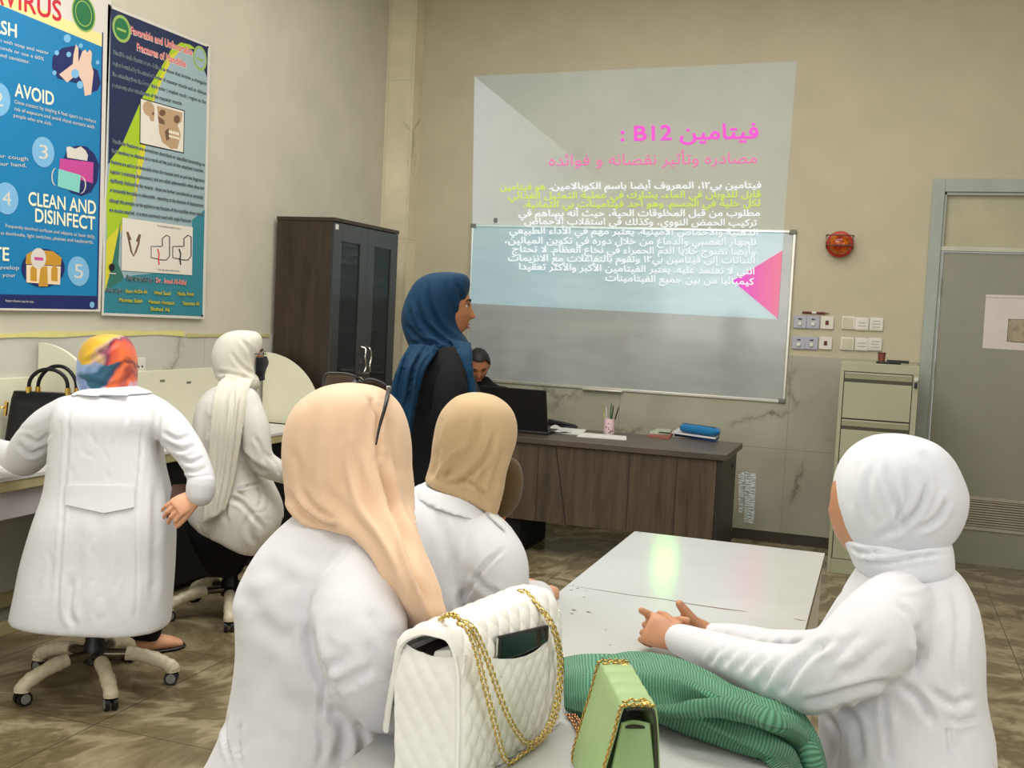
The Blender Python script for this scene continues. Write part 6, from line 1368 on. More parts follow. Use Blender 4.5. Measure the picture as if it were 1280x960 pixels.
stack(b, [(296, 412.5, 306, 412.5, dB, 0.03), (283, 416, 320, 415, dB, 0.08), (272, 425, 326.5, 423, dB, 0.105), (266, 440, 326, 436, dB, 0.112), (266, 455, 322, 450, dB, 0.108), (269, 467, 322, 464, dB, 0.1), (272, 474, 325, 474, dB, 0.1), (282, 480, 324, 483, dB, 0.095), (290, 488, 318, 489, dB, 0.07)], 2.2)
Gs = []
for uL, vL, uR, vR, d in ((282, 470, 318, 474, dB-0.1), (272, 480, 313, 484, dB-0.165), (266, 500, 309, 505, dB-0.215), (263, 530, 304, 535, dB-0.235), (261, 560, 299, 565, dB-0.235), (259, 590, 294, 595, dB-0.235), (256, 620, 287, 622, dB-0.245), (253, 656, 281, 638, dB-0.25)):
    Gs.append([at(uL+(uR-uL)*k, vL+(vR-vL)*k, d+0.012*math.sin(k*9+vL*0.01)+0.01*abs(2*k-1)**3) for k in np.linspace(0, 1, 16)])
Gs = np.stack([spline(np.array(Gs)[:, i], 40) for i in range(16)], 1); b.slab(Gs, 0.014)
garment('headscarf', b, M_SCW, t, 0.006, 3, [([(300, 422), (312, 438), (318, 455), (323, 470)], 2.5, 0.008), ([(288, 440), (300, 456), (318, 470)], 2.5, 0.006), ([(270, 465), (290, 468), (310, 474)], 2.5, 0.008), ([(278, 472), (288, 472), (296, 475)], 1.5, 0.014), ([(293, 484), (289, 530), (282, 590), (272, 645)], 2, 0.012), ([(302, 490), (296, 540), (288, 600)], 2, 0.006), ([(274, 490), (270, 560), (264, 640)], 2, 0.005), ([(314, 430), (321, 450), (322, 466)], 2, 0.006)], lump=0.0025, seed=6)
b = MB(); bone(b, [pelB, at(330, 640, dB+0.02), at(342, 752, dB+0.1)], [0.1, 0.08, 0.06]); bone(b, [pelB, at(325, 640, dB+0.17), at(330, 745, dB+0.25)], [0.1, 0.08, 0.06]); stack(b, [(236, 640, 330, 650, dB, 0.19), (238, 665, 325, 672, dB, 0.19), (250, 690, 312, 695, dB+0.02, 0.17), (262, 715, 300, 718, dB+0.03, 0.1)])
garment('black_skirt', b, M_TRS, t, 0.011, 4, lump=0.004)
for u, v, d in ((346, 760, dB+0.1), (334, 752, dB+0.25)): 
    p = at(u, v, d); p[2] = 0.035; b = MB(); b.ball(p, (0.1, 0.05, 0.034)); b.build('shoe', M_SHOE, t, smooth=180)
# ------------------------------------------------------------------ C: peach headscarf, foreground left of the table
dC = 2.05
t = thing('person', 'person in white lab coat with peach headscarf and sunglasses on top in the foreground', 'person', (*at(410, 900, dC)[:2], 0), 'students in white lab coats')
fC = unit(-RH*0.55+FH*0.83); sC = unit(RH*0.8+FH*0.6)
hcC = at(430, 565, dC+0.02); neckC = at(415, 672, dC+0.02); chestC = at(412, 765, dC); pelC = at(400, 985, dC)
bC, _ = body(t, M_SK2, hcC, fC, ZZ, neckC, chestC, pelC, [[at(452, 705, dC-0.15), at(482, 868, dC-0.15), at(580, 844, dC+0.09)], [at(400, 700, dC+0.14), at(450, 860, dC+0.2), at(560, 850, dC+0.15)]],
    [[pelC, at(560, 985, dC+0.1), at(555, 1270, dC+0.1)], [pelC, at(520, 985, dC+0.25), at(520, 1240, dC+0.3)]], hands=[lambda b: hand(b, at(580, 844, dC+0.09), sC, ZZ, 1), lambda b: hand(b, at(560, 850, dC+0.15), sC, ZZ, -1)], facing=sC)
b = MB()
stack(b, [(372, 640, 470, 652, dC, 0.09), (346, 662, 492, 672, dC, 0.135), (322, 690, 512, 702, dC, 0.165), (299, 735, 528, 742, dC, 0.18), (299, 765, 532, 775, dC, 0.18), (300, 805, 532, 810, dC, 0.18), (295, 850, 528, 855, dC, 0.175), (285, 895, 524, 900, dC, 0.18), (268, 935, 524, 938, dC, 0.19), (250, 970, 532, 975, dC, 0.2), (228, 1035, 560, 1040, dC, 0.22), (215, 1110, 570, 1115, dC, 0.22), (212, 1125, 566, 1130, dC, 0.21)], 2.35)
limb(b, [(452, 700, dC-0.08, 0.07), (450, 750, dC-0.165, 0.086), (450, 800, dC-0.225, 0.084), (466, 850, dC-0.2, 0.077), (490, 872, dC-0.15, 0.068), (535, 866, dC-0.03, 0.056), (580, 846, dC+0.09, 0.042)])
limb(b, [(400, 700, dC+0.12, 0.075), (450, 850, dC+0.2, 0.07), (555, 850, dC+0.15, 0.045)])
garment('lab_coat', b, M_COAT, t, 0.008, 4, [([(470, 655), (432, 690), (398, 735), (382, 775), (388, 825)], 2.2, 0.003), ([(386, 780), (390, 815), (402, 845), (418, 868)], 7, 0.012), ([(418, 866), (438, 895), (462, 918), (500, 927)], 5, 0.008), ([(404, 835), (420, 830), (436, 815)], 6, 0.007), ([(412, 856), (440, 850), (470, 830)], 6, 0.006), ([(405, 850), (403, 880), (400, 905)], 3, 0.006),
   ([(296, 738), (318, 760), (340, 800)], 10, 0.003), ([(372, 700), (345, 760), (330, 830), (318, 900)], 12, 0.003), ([(330, 820), (352, 870), (396, 900)], 14, 0.003), ([(398, 905), (404, 930), (398, 958)], 4, 0.006), ([(408, 880), (430, 910), (425, 955)], 7, 0.012), ([(440, 905), (455, 930), (448, 958)], 6, 0.010), ([(300, 905), (296, 930), (302, 958)], 2.5, 0.008), ([(283, 895), (281, 925), (290, 950)], 2.5, 0.008),
   ([(360, 690), (400, 700), (430, 690)], 10, 0.004), ([(460, 760), (480, 790), (505, 800)], 9, 0.006), ([(455, 800), (480, 835), (508, 850)], 9, 0.006), ([(325, 700), (350, 720), (380, 725)], 12, 0.003), ([(310, 770), (340, 790), (372, 800)], 12, 0.004)]+wrinkles((310, 700, 390, 940), 18, 11, (-0.3, 1), (40, 100), (6, 12), (0.001, 0.0022))+wrinkles((400, 760, 500, 910), 14, 12, (1, 0.45), (25, 60), (3, 6), (0.0015, 0.004)), lump=0.0009, lscale=7, seed=11)
M_PEACH = cloth_mat('peach_chiffon', srgb(229, 195, 162), rough=0.7, vary=0.02)
b = MB()
dS = dC+0.02
stack(b, [(424, 480.5, 446, 480.5, dS, 0.03), (398, 487, 476, 487, dS, 0.09), (372, 506, 497, 503, dS, 0.118), (359, 532, 509, 528, dS, 0.13), (355, 565, 514.5, 560, dS, 0.132), (358, 600, 514.5, 600, dS, 0.128), (362, 628, 514, 632, dS-0.01, 0.12), (372, 642, 515, 650, dS-0.03, 0.11), (398, 652, 518, 666, dS-0.06, 0.09)], 2.2)
rows = []
for uL, vL, uR, vR, d in ((420, 545, 500, 545, dC-0.085), (402, 592, 512, 592, dC-0.112), (394, 632, 515, 632, dC-0.14), (412, 656, 520, 660, dC-0.17), (440, 668, 527, 688, dC-0.205), (460, 690, 538, 715, dC-0.235), (477, 718, 548, 742, dC-0.25), (490, 752, 557, 765, dC-0.22), (500, 785, 566, 785, dC-0.17), (510, 812, 571, 806, dC-0.12)):
    rows.append([at(uL+(uR-uL)*k, vL+(vR-vL)*k, d+0.02*math.sin(2.2*PI*k+0.5)*(vL > 640)+(0.035 if vL > 640 else 0.13)*(2*k-1)**2) for k in np.linspace(0, 1, 22)])
Gs = np.stack([spline(np.array(rows)[:, i], 60) for i in range(22)], 1); b.slab(Gs, 0.02)
garment('headscarf', b, M_PEACH, t, 0.0065, 3, [([(476, 572), (488, 625), (502, 660), (522, 715), (545, 765)], 5, 0.022), ([(440, 560), (455, 615), (485, 668), (512, 725), (530, 780)], 6, 0.010), ([(474, 510), (472, 545), (474, 575)], 3, 0.010), ([(500, 650), (528, 705), (556, 762)], 4, 0.010), ([(362, 618), (374, 636), (398, 655), (425, 662)], 4, 0.014), ([(376, 612), (392, 634), (425, 655)], 4, 0.007), ([(395, 500), (385, 540), (380, 585), (385, 620)], 8, 0.004), ([(430, 520), (425, 570), (432, 620), (450, 655)], 7, 0.005),
   ([(462, 495), (470, 515), (480, 540)], 3, 0.006), ([(488, 520), (494, 560), (500, 600)], 5, 0.005), ([(410, 610), (430, 640), (470, 680), (500, 740)], 7, 0.007), ([(366, 560), (372, 590), (372, 612)], 5, 0.004), ([(450, 486), (466, 492), (470, 500)], 2.5, 0.006)], lump=0.0025, lscale=12, seed=12)
def seat(p, label):
    pass
b = MB(); bone(b, [pelC-ZZ*0.02, at(560, 985, dC+0.1), at(555, 1250, dC+0.1)], [0.12, 0.09, 0.07]); bone(b, [pelC-ZZ*0.02, at(520, 985, dC+0.25), at(520, 1230, dC+0.3)], [0.12, 0.09, 0.07]); garment('trousers', b, M_TRS, t, 0.012, 3)
for p in (at(555, 1270, dC+0.1), at(520, 1240, dC+0.3)): p[2] = 0.036; b = MB(); b.ball(p+sC*0.05, (0.09, 0.09, 0.035)); b.build('shoe', M_SHOE, t, smooth=180)
# sunglasses pushed up on the scarf
q = thing('sunglasses', 'black sunglasses pushed up on top of the peach headscarf', 'sunglasses', at(445, 478, dC+0.1))
m_lens = mat('dark_lens', srgb(18, 18, 20), 0.05, coat=0.6)
dl = dC+0.115
for pts, dd in (([(403, 487), (406, 469), (420, 466.5), (436, 468), (446, 473), (446, 486), (436, 500), (416, 502)], 0.03), ([(453, 477), (462, 474), (476, 478), (486, 486), (486, 497), (476, 508), (460, 506), (452, 494)], -0.005)):
    P = [at(u, v, dl+dd+(0.02 if v > 490 else 0)) for u, v in pts]; P = spline(P+[P[0]], 40)
    b = MB(); b.tube(P, 0.0026, 8); b.build('rim', m_blk, q, smooth=180)
    c = P.mean(0); b = MB(); b.add([c]+list(P[:-1])+[c+CF*0.0015]+[p+CF*0.0015 for p in P[:-1]], [(0, i+1, (i+1) % 39+1) for i in range(39)]+[(40, 40+(i+1) % 39+1, 40+i+1) for i in range(39)]+[(i+1, (i+1) % 39+1, 40+(i+1) % 39+1, 40+i+1) for i in range(39)]); b.build('lens', m_lens, q, smooth=30)
b = MB(); b.tube(spline([at(446, 474, dl+0.025), at(450, 472.5, dl+0.01), at(454, 476, dl)], 10), 0.003, 8); b.build('bridge', m_blk, q, smooth=180)
b = MB(); b.tube(spline([at(486, 486, dl-0.01), at(484.5, 494, dC-0.06), at(481, 510, dC-0.115), at(474, 535, dC-0.132), at(470, 556, dC-0.136)], 26), list(np.interp(np.linspace(0, 1, 26), [0, 0.3, 0.6, 1], [0.0036, 0.0042, 0.0032, 0.0016])), 10, flat=1.6); tm = b.build('temple', m_blk, q, smooth=180)
b = MB(); p = at(486, 485, dl-0.015); b.box(p-np.array([0.004]*3), p+np.array([0.004]*3)); b.build('hinge', m_chr, tm, bevel=0.001)
b = MB(); b.tube(spline([at(404, 486, dl+0.03), at(394, 492, dC+0.06), at(380, 510, dC+0.04)], 14), 0.003, 8); b.build('temple', m_blk, q, smooth=180)

# ------------------------------------------------------------------ D: beige headscarf, between the peach one and the table
dD = 2.74
t = thing('person', 'person in white lab coat with beige headscarf sitting at the table behind white handbag', 'person', (*at(575, 800, dD)[:2], 0), 'students in white lab coats')
hcD = at(592, 548, dD+0.01); neckD = at(570, 622, dD); chestD = at(568, 690, dD); pelD = at(560, 850, dD); fD = unit(-RH*0.2+FH); sD = unit(RH*0.7+FH*0.7)
body(t, M_SK2, hcD, fD, ZZ, neckD, chestD, pelD, [[at(612, 680, dD-0.12), at(632, 752, dD-0.14), at(690, 742, dD+0.1)], [at(545, 670, dD+0.12), at(570, 750, dD+0.2), at(640, 735, dD+0.25)]],
    [[pelD, at(660, 850, dD+0.05), at(655, 1040, dD+0.1)], [pelD, at(630, 850, dD+0.2), at(630, 1020, dD+0.2)]], hands=[lambda b: hand(b, at(690, 742, dD+0.1)-RH*0.12, sD, ZZ, 1), lambda b: hand(b, at(640, 735, dD+0.25), sD, ZZ, -1)], facing=sD)
b = MB()
stack(b, [(522, 606, 600, 622, dD, 0.08), (508, 618, 618, 640, dD, 0.13), (496, 640, 634, 662, dD, 0.16), (488, 668, 643, 684, dD, 0.175), (486, 700, 650, 708, dD, 0.18), (486, 735, 656, 738, dD, 0.18), (486, 775, 657, 775, dD, 0.175), (484, 830, 657, 830, dD, 0.18), (478, 890, 662, 890, dD, 0.2), (470, 960, 668, 960, dD, 0.21), (472, 968, 664, 968, dD, 0.2)], 2.35)
limb(b, [(606, 676, dD-0.1, 0.075), (618, 705, dD-0.14, 0.083), (625, 738, dD-0.15, 0.075), (640, 757, dD-0.11, 0.062), (672, 748, dD+0.02, 0.048)])
garment('lab_coat', b, M_COAT, t, 0.008, 4, [([(632, 684), (604, 710), (586, 742), (578, 775)], 2.5, 0.007), ([(580, 735), (578, 755), (586, 775)], 5, 0.02), ([(600, 770), (615, 760), (626, 764)], 4, 0.012), ([(570, 690), (568, 730), (574, 765)], 6, 0.006), ([(545, 640), (560, 690), (560, 740)], 7, 0.005), ([(612, 740), (630, 752), (650, 750)], 5, 0.007), ([(590, 715), (606, 735), (626, 742)], 4, 0.006)]+wrinkles((500, 650, 640, 770), 10, 21, (0.2, 1), (20, 55), (3, 6), (0.001, 0.002)), lump=0.0013, lscale=7, seed=21)
b = MB(); stack(b, [(528, 604, 600, 618, dD-0.01, 0.1), (522, 609, 612, 632, dD-0.01, 0.115), (518, 616, 622, 648, dD-0.01, 0.135)], 2.3); garment('collar', b, M_COAT, t, 0.006, 3)
ctD = [o for o in t.children if o.name.startswith('lab_coat')][0]
G_ = []
for j_ in np.linspace(0, 1, 5):
    G_.append([(lambda p: p if p is not None else at(594+34*k, 624+34*k, dD-0.14))(on_obj(ctD, 588+40*k+3*j_, 622+30*k+(4+7*k)*j_, 0.007+0.004*j_)) for k in np.linspace(0, 1, 12)])
b = MB(); b.slab(np.array(G_)[:, ::-1], 0.005); b.build('collar_tip', M_COAT, t, smooth=60)
M_BEI = cloth_mat('beige_scarf_cloth', srgb(196, 168, 128), rough=0.8, vary=0.02)
b = MB()
stack(b, [(585, 491, 604, 491, dD, 0.03), (568, 497, 622, 496.5, dD, 0.09), (553, 512, 638, 509, dD, 0.115), (545, 530, 646, 527, dD, 0.122), (541, 552, 646, 550, dD, 0.122), (539, 572, 639, 572, dD, 0.115), (535, 588, 633, 592, dD, 0.108), (531, 600, 630, 612, dD-0.005, 0.104), (540, 606, 626, 628, dD-0.01, 0.1), (570, 612, 623, 640, dD-0.02, 0.085), (596, 626, 620, 646, dD-0.03, 0.06)], 2.2)
garment('headscarf', b, M_BEI, t, 0.0065, 3, [([(600, 520), (590, 555), (568, 585), (550, 600)], 4, 0.008), ([(620, 540), (605, 575), (580, 600), (562, 608)], 3.5, 0.010), ([(546, 560), (545, 580), (538, 598)], 4, 0.006), ([(575, 565), (560, 585), (553, 601)], 3, 0.008), ([(632, 560), (622, 590), (612, 625)], 4, 0.006), ([(605, 585), (600, 610), (610, 635)], 3.5, 0.006), ([(552, 520), (546, 545), (548, 566)], 4, 0.004), ([(570, 600), (590, 606), (608, 622)], 3, 0.006)], lump=0.0025, lscale=14, seed=22)
b = MB(); p = at(637, 606, dD+0.1); b.ball(p, (0.035, 0.05, 0.075), 0, 24); b.ball(p+ZZ*-0.04-RH*0.015, (0.035, 0.04, 0.05), 0, 20); b.ball(p-RH*0.04, (0.05, 0.06, 0.06), 0, 20); garment('front_drape', b, cloth_mat('shaded_scarf_olive', srgb(84, 64, 34)), t, 0.007, 4, lump=0.002)  # dark olive colour paints in the shade on the beige scarf's front
b = MB(); bone(b, [pelD-ZZ*0.02, at(660, 850, dD+0.05), at(655, 1030, dD+0.1)], [0.12, 0.09, 0.07]); bone(b, [pelD-ZZ*0.02, at(630, 850, dD+0.2), at(630, 1010, dD+0.2)], [0.12, 0.09, 0.07]); garment('trousers', b, M_TRS, t, 0.012, 3)
for p in (at(655, 1040, dD+0.1), at(630, 1020, dD+0.2)): p[2] = 0.036; b = MB(); b.ball(p+sD*0.05, (0.09, 0.09, 0.035)); b.build('shoe', M_SHOE, t, smooth=180)

# ------------------------------------------------------------------ E: white headscarf, right of the table
dE = 2.1
t = thing('person', 'person in white lab coat and white headscarf at right of table with clasped hands', 'person', (*at(1125, 900, dE)[:2], 0), 'students in white lab coats')
fE = unit(-RH*0.5+FH*0.86); hcE = at(1093, 632, dE+0.01); neckE = at(1122, 700, dE); chestE = at(1135, 780, dE); pelE = at(1140, 985, dE+0.02)
wN = at(852, 801, 2.36); wF = at(893, 797, 2.45)
def near_hand(b): hand(b, wN, at(812, 785, 2.40)-wN, at(830, 760, 2.18)-at(830, 795, 2.38), -1, (0.95, 1.05, 1.1, 1.1), 0.02, (0.5, 0.6, 0.25), 0.97)
def far_hand(b):
    hand(b, wF, at(838, 783, 2.43)-wF, at(860, 790, 2.9)-at(860, 786, 2.4)-ZZ*0.1, 1, (0.10, 0.85, 1.0, 1.0), 0.10, skip=(0, 'thumb'), s=1.0)
    b.tube(spline([at(846, 788, 2.435), at(831, 780, 2.43), at(821, 773, 2.425), at(811, 768, 2.42), at(801.5, 763, 2.415)], 16), list(np.interp(np.linspace(0, 1, 16), [0, 0.3, 0.6, 1], [0.0115, 0.0108, 0.0098, 0.0078])), 14, round_ends=True)
    b.tube(spline([at(886, 801, 2.45), at(878, 790, 2.445), at(868, 777, 2.44), at(858, 766, 2.435), at(849, 754.5, 2.43)], 18), list(np.interp(np.linspace(0, 1, 18), [0, 0.25, 0.5, 0.8, 1], [0.02, 0.0175, 0.0125, 0.0118, 0.0092])), 14, round_ends=True)
    b.tube(spline([at(884, 800, 2.45), at(866, 790, 2.44), at(850, 786, 2.435)], 8), [0.02, 0.019, 0.018, 0.017, 0.016, 0.015, 0.014, 0.013], 14, round_ends=True)
bE, FmE = body(t, M_SK1, hcE, fE, ZZ, neckE, chestE, pelE, [[at(1112, 762, dE-0.13), at(1015, 848, dE-0.07), wN], [at(1090, 770, dE+0.16), at(1000, 830, dE+0.28), wF]],
    [[pelE, pelE+np.array([x, 0.36, 0.0]), pelE+np.array([x, 0.38, -0.45])] for x in (-0.06, 0.06)], hands=[near_hand, far_hand], voxel=0.008, hvox=0.0022, facing=fE)
b = MB()
stack(b, [(1076, 712, 1184, 704, dE, 0.085), (1071, 728, 1196, 716, dE, 0.12), (1062, 750, 1208, 744, dE, 0.155), (1052, 778, 1213, 772, dE, 0.17), (1040, 808, 1216, 802, dE, 0.175), (1034, 840, 1217, 845, dE, 0.175), (1030, 875, 1222, 876, dE, 0.175), (1030, 905, 1228, 905, dE, 0.18), (1032, 940, 1229, 940, dE, 0.19), (1030, 980, 1232, 980, dE, 0.2), (1020, 1060, 1245, 1060, dE, 0.22), (1018, 1120, 1250, 1120, dE, 0.22)], 2.35)
limb(b, [(1122, 758, dE-0.1, 0.072), (1100, 785, dE-0.14, 0.08), (1065, 820, dE-0.15, 0.078), (1020, 846, dE-0.12, 0.07), (985, 846, dE-0.07, 0.063), (940, 833, dE+0.03, 0.053), (895, 816, dE+0.15, 0.045), (862, 804, dE+0.235, 0.039), (849, 799, dE+0.262, 0.037)])
limb(b, [(1085, 768, dE+0.14, 0.07), (1040, 815, dE+0.25, 0.06), (975, 814, dE+0.27, 0.048), (920, 802, dE+0.33, 0.041), (886, 798, dE+0.35, 0.036)])
garment('lab_coat', b, M_COAT, t, 0.0075, 4, [([(1010, 800), (985, 815), (962, 838), (950, 862)], 5, 0.010), ([(985, 802), (960, 818), (940, 842)], 4.5, 0.010), ([(960, 803), (938, 818), (922, 838)], 4, 0.009), ([(935, 803), (915, 816), (904, 832)], 4, 0.008), ([(1040, 800), (1010, 818), (985, 850), (975, 872)], 6, 0.010), ([(905, 808), (892, 820), (886, 832)], 3.5, 0.006), ([(1000, 880), (1035, 872), (1075, 860), (1120, 852)], 5, 0.010), ([(1120, 752), (1142, 775), (1150, 810), (1140, 850)], 4, 0.006),
   ([(1150, 780), (1152, 800), (1146, 820)], 4, 0.008), ([(1146, 800), (1150, 820), (1146, 842)], 4, 0.007), ([(1125, 855), (1150, 875), (1165, 905)], 5, 0.010), ([(1030, 890), (1045, 915), (1042, 955)], 4, 0.009), ([(1050, 880), (1070, 910), (1075, 955)], 6, 0.008), ([(1104, 870), (1108, 910), (1112, 955)], 4, 0.005), ([(1190, 730), (1200, 775), (1196, 830), (1206, 880)], 6, 0.006), ([(1160, 860), (1190, 880), (1218, 872)], 5, 0.006), ([(1180, 905), (1200, 903), (1225, 900)], 2, 0.006), ([(1183, 905), (1186, 930), (1184, 958)], 2, 0.006), ([(1075, 790), (1050, 815), (1030, 835)], 6, 0.005), ([(1110, 800), (1080, 830), (1050, 848)], 7, 0.005), ([(1100, 720), (1130, 730), (1165, 722)], 5, 0.006)]+wrinkles((1050, 730, 1210, 950), 24, 31, (-0.2, 1), (30, 80), (5, 9), (0.001, 0.0028))+wrinkles((900, 800, 1080, 880), 14, 32, (-0.7, 1), (20, 45), (3, 5), (0.002, 0.004)), lump=0.0015, lscale=7, seed=31)
M_WSC = cloth_mat('bright_white_scarf', srgb(218, 220, 224), rough=0.75, vary=0.012)
b = MB()
dW = dE+0.015
stack(b, [(1118, 543.5, 1134, 543.5, dW, 0.03), (1094, 549, 1158, 549, dW, 0.09), (1070, 562, 1180, 566, dW, 0.118), (1054, 582, 1193, 588, dW, 0.13), (1046, 605, 1202, 612, dW, 0.133), (1045, 630, 1202, 632, dW, 0.128), (1050, 652, 1196, 652, dW, 0.12), (1057, 668, 1187, 668, dW, 0.11), (1063, 678, 1180, 675, dW, 0.1)], 2.2)
garment('headscarf', b, M_WSC, t, 0.006, 3, [([(1105, 570), (1112, 610), (1122, 640), (1130, 664)], 4, 0.006), ([(1130, 590), (1132, 625), (1118, 655), (1092, 676)], 4, 0.007), ([(1160, 600), (1150, 632), (1130, 655), (1110, 672)], 4, 0.010), ([(1185, 625), (1172, 648), (1150, 662)], 4, 0.008), ([(1072, 570), (1062, 605), (1062, 640)], 6, 0.004), ([(1088, 580), (1084, 620), (1090, 655)], 5, 0.006), ([(1150, 560), (1172, 590), (1180, 620)], 8, 0.004)], lump=0.0025, lscale=14, seed=32)
b = MB(); stack(b, [(1062, 674, 1182, 672, dE, 0.098), (1059, 682, 1185, 680, dE, 0.104), (1066, 698, 1186, 694, dE, 0.106), (1072, 712, 1186, 706, dE, 0.104), (1080, 720, 1180, 714, dE, 0.09)], 2.3)
garment('scarf_wrap', b, M_WSC, t, 0.006, 2, [([(1060, 686), (1090, 690), (1130, 686), (1184, 680)], 2.6, 0.010), ([(1066, 700), (1100, 704), (1140, 698), (1184, 692)], 2.4, 0.008), ([(1060, 682), (1075, 692), (1100, 696)], 2, 0.008)], lump=0.002, seed=33)
b = MB(); [bone(b, [pelE-ZZ*0.02, pelE+np.array([x, 0.36, 0.0]), pelE+np.array([x, 0.38, -0.43])], [0.1, 0.09, 0.07]) for x in (-0.06, 0.06)]; garment('trousers', b, M_TRS, t, 0.012, 3)
for x in (-0.06, 0.06): p = pelE+np.array([x, 0.44, 0]); p[2] = 0.036; b = MB(); b.ball(p, (0.05, 0.12, 0.035)); b.build('shoe', M_SHOE, t, smooth=180)

# ------------------------------------------------------------------ F: standing lecturer, teal headscarf, profile to the right
dF = 3.8
pF = at(552, 909, dF); pF[2] = 0
t = thing('person', 'standing person in black robe and teal blue headscarf in profile facing the projected slide', 'person', pF)
fF = unit(RH*0.985+FH*0.17); hcF = at(553.5, 383, dF); uF = ZZ
neckF = at(545, 437, dF); chestF = at(548, 500, dF); pelF = at(555, 640, dF)
bF, FmF = body(t, M_SK3, hcF, fF, uF, neckF, chestF, pelF, [[at(555, 455, dF-0.16), at(556, 555, dF-0.19), at(590, 625, dF-0.12)], [at(552, 455, dF+0.17), at(558, 555, dF+0.2), at(592, 625, dF+0.12)]],
    [[pelF, at(560, 770, dF-0.07), at(552, 885, dF-0.07)], [pelF, at(560, 770, dF+0.08), at(552, 885, dF+0.08)]], hands=[lambda b: hand(b, at(590, 625, dF-0.12), RH*0.4-ZZ, FH*-1, 1), lambda b: hand(b, at(592, 625, dF+0.12), RH*0.4-ZZ, FH, -1)], voxel=0.0055, facing=fF, s=1.03)
face_parts(t, hcF, FmF, 1.03, M_BROW, M_LIP)
M_TEAL = cloth_mat('teal_blue_scarf_cloth', srgb(3, 48, 76), rough=0.75, vary=0.05, sheen=0.02); M_ROBE = cloth_mat('black_robe_cloth', srgb(10, 10, 12), vary=0.05, sheen=0.0)
b = MB()
stack(b, [(532, 436, 580, 437, dF, 0.09), (524, 448, 588, 450, dF, 0.16), (514, 466, 591, 468, dF, 0.2), (506, 490, 600, 492, dF, 0.21), (502, 530, 612, 530, dF, 0.2), (500, 580, 614, 580, dF, 0.2), (497, 640, 616, 640, dF, 0.21), (490, 720, 618, 720, dF, 0.23), (482, 800, 622, 800, dF, 0.25), (476, 880, 628, 880, dF, 0.27), (478, 895, 626, 896, dF, 0.26)], 2.3)
limb(b, [(562, 452, dF-0.13, 0.06), (562, 490, dF-0.19, 0.068), (562, 550, dF-0.21, 0.06), (580, 605, dF-0.17, 0.055), (590, 622, dF-0.13, 0.05)])
limb(b, [(560, 452, dF+0.13, 0.06), (562, 550, dF+0.2, 0.06), (592, 622, dF+0.13, 0.05)])
garment('black_robe', b, M_ROBE, t, 0.01, 4, [([(548, 455), (538, 485), (536, 520)], 4, 0.010), ([(585, 470), (592, 500), (596, 540)], 4, 0.010), ([(545, 540), (560, 560), (580, 565)], 4, 0.012)], lump=0.006, seed=41)
b = MB()
stack(b, [(544, 340.6, 568, 340.6, dF, 0.05), (532, 343.5, 582, 343, dF, 0.085), (519, 352, 587.5, 350, dF, 0.105), (509, 369, 587, 362, dF, 0.115), (503, 388, 579, 384, dF, 0.115), (502, 402, 573.5, 399, dF, 0.11), (505, 416, 575, 412, dF, 0.108), (509, 427, 581, 420, dF, 0.112), (512, 434, 586, 428, dF, 0.125), (516, 442, 589, 437, dF, 0.13), (524, 450, 589, 446, dF, 0.125), (540, 458, 584, 456, dF, 0.1)], 2.2)
for rowset in (((512, 430, 552, 432, dF-0.13), (503, 446, 544, 444, dF-0.19), (497, 460, 534, 458, dF-0.225), (491, 478, 526, 478, dF-0.235), (488, 500, 521, 502, dF-0.235), (485, 540, 514, 545, dF-0.235), (482, 590, 508, 595, dF-0.23)),
               ((560, 424, 589, 428, dF-0.1), (570, 440, 590, 440, dF-0.15), (578, 458, 590, 458, dF-0.17), (583, 476, 592, 476, dF-0.17), (587, 496, 596, 496, dF-0.17), (591, 520, 598, 520, dF-0.165))):
    rr = [[at(uL+(uR-uL)*k, vL+(vR-vL)*k, d-0.016*math.cos(5*PI*k)) for k in np.linspace(0, 1, 22)] for uL, vL, uR, vR, d in rowset]
    b.slab(np.stack([spline(np.array(rr)[:, i], 40) for i in range(22)], 1), 0.012)
garment('headscarf', b, M_TEAL, t, 0.006, 3, [([(534, 356), (538, 385), (554, 412), (578, 430)], 3, 0.010), ([(520, 372), (528, 402), (552, 424), (580, 438)], 3, 0.010), ([(556, 350), (562, 375), (570, 396)], 3, 0.005), ([(508, 405), (525, 424), (556, 432)], 2.6, 0.010), ([(515, 428), (535, 430), (560, 438)], 2.4, 0.010), ([(570, 352), (577, 372), (575, 392)], 2.5, 0.006), ([(508, 445), (502, 470), (497, 510)], 2.4, 0.008), ([(528, 440), (516, 465), (509, 510)], 2.4, 0.010), ([(540, 440), (526, 462), (520, 495)], 2, 0.008), ([(512, 385), (516, 405), (524, 418)], 2.5, 0.006)], lump=0.003, lscale=16, seed=42)
for dz in (-0.07, 0.08):
    p = at(552, 890, dF+dz); p[2] = 0.036; b = MB(); b.ball(p+fF*0.05, (0.13, 0.05, 0.035), 0, 20, np.stack([fF, np.cross(ZZ, fF), ZZ], 1)); b.build('shoe', M_SHOE, t, smooth=180)

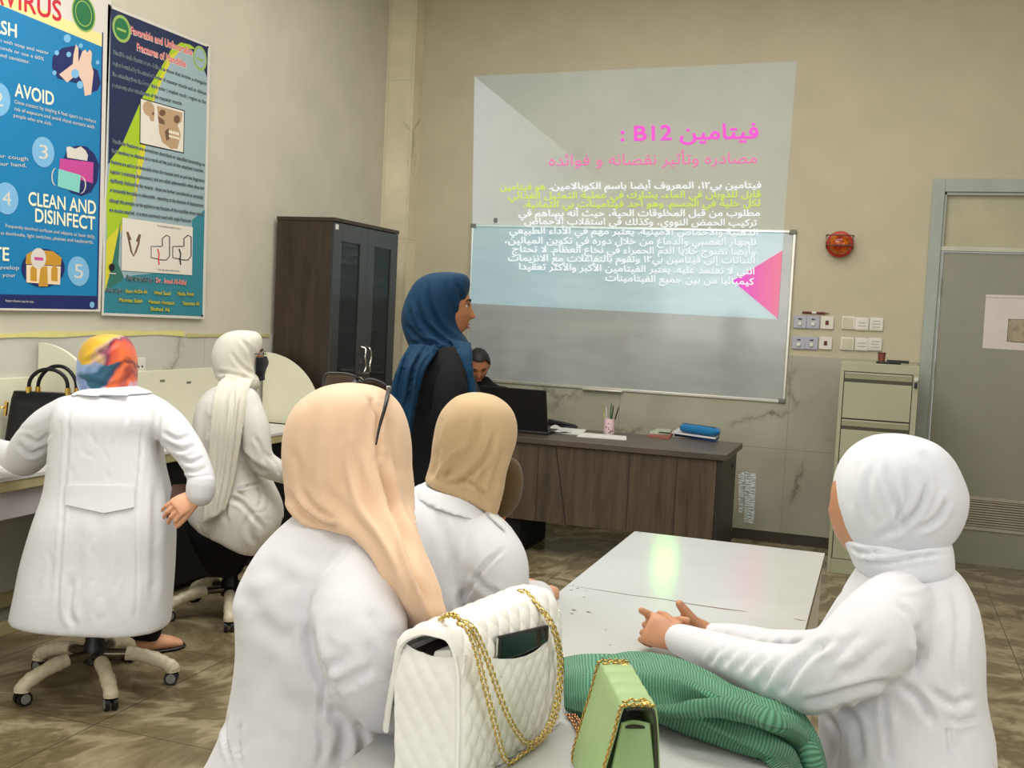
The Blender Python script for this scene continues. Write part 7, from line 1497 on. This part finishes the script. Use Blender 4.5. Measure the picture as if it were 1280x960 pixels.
# ------------------------------------------------------------------ G: man behind the desk, looking down
pG = at(596, 600, 7.55)
hcG = at(598, 456, 7.38); fG = unit(-FH*0.95+RH*0.12-ZZ*0.62); uG = unit(ZZ-FH*0.5)
t = thing('person', 'dark haired person in black clothes sitting behind the laptop looking down', 'person', (hcG[0]-0.02, hcG[1]+0.06, 0))
neckG = hcG+FH*0.07-ZZ*0.15; chestG = hcG+FH*0.1-ZZ*0.36; pelG = hcG+FH*0.1-ZZ*0.72
bG, FmG = body(t, M_SK3, hcG, fG, uG, neckG, chestG, pelG, [[neckG+RH*0.19-ZZ*0.07, neckG+RH*0.25-ZZ*0.29+FH*0.03, neckG+RH*0.14-ZZ*0.355-FH*0.24], [neckG-RH*0.19-ZZ*0.07, neckG-RH*0.25-ZZ*0.29+FH*0.03, neckG-RH*0.14-ZZ*0.355-FH*0.24]],
    [[pelG, pelG+RH*0.07-FH*0.2, pelG+RH*0.06-FH*0.16-ZZ*0.42], [pelG, pelG-RH*0.09-FH*0.2, pelG-RH*0.09-FH*0.16-ZZ*0.42]], hands=[lambda b: hand(b, neckG+RH*0.14-ZZ*0.355-FH*0.24, -FH, ZZ, -1, s=0.95), lambda b: hand(b, neckG-RH*0.14-ZZ*0.355-FH*0.24, -FH, ZZ, 1, s=0.95)], voxel=0.006, facing=-FH, ears=True)
face_parts(t, hcG, FmG, 1.0, M_BROW, M_LIP, False)
M_HAIR = mat('short_black_hair', srgb(20, 17, 16), 0.6, bmp=0.8, bscale=160)
b = MB(); V = []; 
G_ = []
for j in range(15):
    th = 0.02+1.45*j/14; row = []
    for i in range(49):
        ph = 2*PI*i/48; fr = math.sin(ph); lim = 1.0 if fr < 0.2 else 1.0-0.42*min(1, (fr-0.2)/0.5)
        a = th*lim*(1.18 if fr < 0 else 1.0); r = 1.09+0.012*math.sin(9*ph)*math.sin(th*5)
        row.append(hcG+FmG@np.array([0.075*r*math.sin(a)*math.cos(ph), 0.096*r*math.sin(a)*math.sin(ph), 0.112*r*math.cos(a)]))
    G_.append(row)
b.slab(np.array(G_), 0.008); b.build('hair', M_HAIR, t, smooth=180)
b = MB(); rg = []
for off, w, th in ((-0.08, 0.07, 0.06), (-0.13, 0.13, 0.09), (-0.17, 0.2, 0.12), (-0.25, 0.22, 0.14), (-0.4, 0.21, 0.14), (-0.6, 0.2, 0.15), (-0.72, 0.19, 0.15)):
    c = hcG+FH*(0.08)+ZZ*(off); rg.append([c+RH*w*math.cos(a)+FH*th*math.sin(a) for a in np.linspace(0, 2*PI, 32, endpoint=False)])
A_ = np.array(rg); b.loft(list(np.stack([spline(A_[:, i], 24) for i in range(32)], 1)))
for sg in (1, -1): bone(b, [neckG+RH*0.17*sg-ZZ*0.06, neckG+RH*0.25*sg-ZZ*0.28+FH*0.03, neckG+RH*0.15*sg-ZZ*0.355-FH*0.21], [0.075, 0.06, 0.045])
garment('black_shirt', b, M_ROBE, t, 0.01, 4, lump=0.005, seed=51)
b = MB()
for sg in (1, -1): bone(b, [pelG, pelG+RH*(0.08*sg-0.01)-FH*0.2, pelG+RH*(0.08*sg-0.01)-FH*0.16-ZZ*0.40], [0.1, 0.075, 0.055])
garment('trousers', b, M_TRS, t, 0.012, 3)
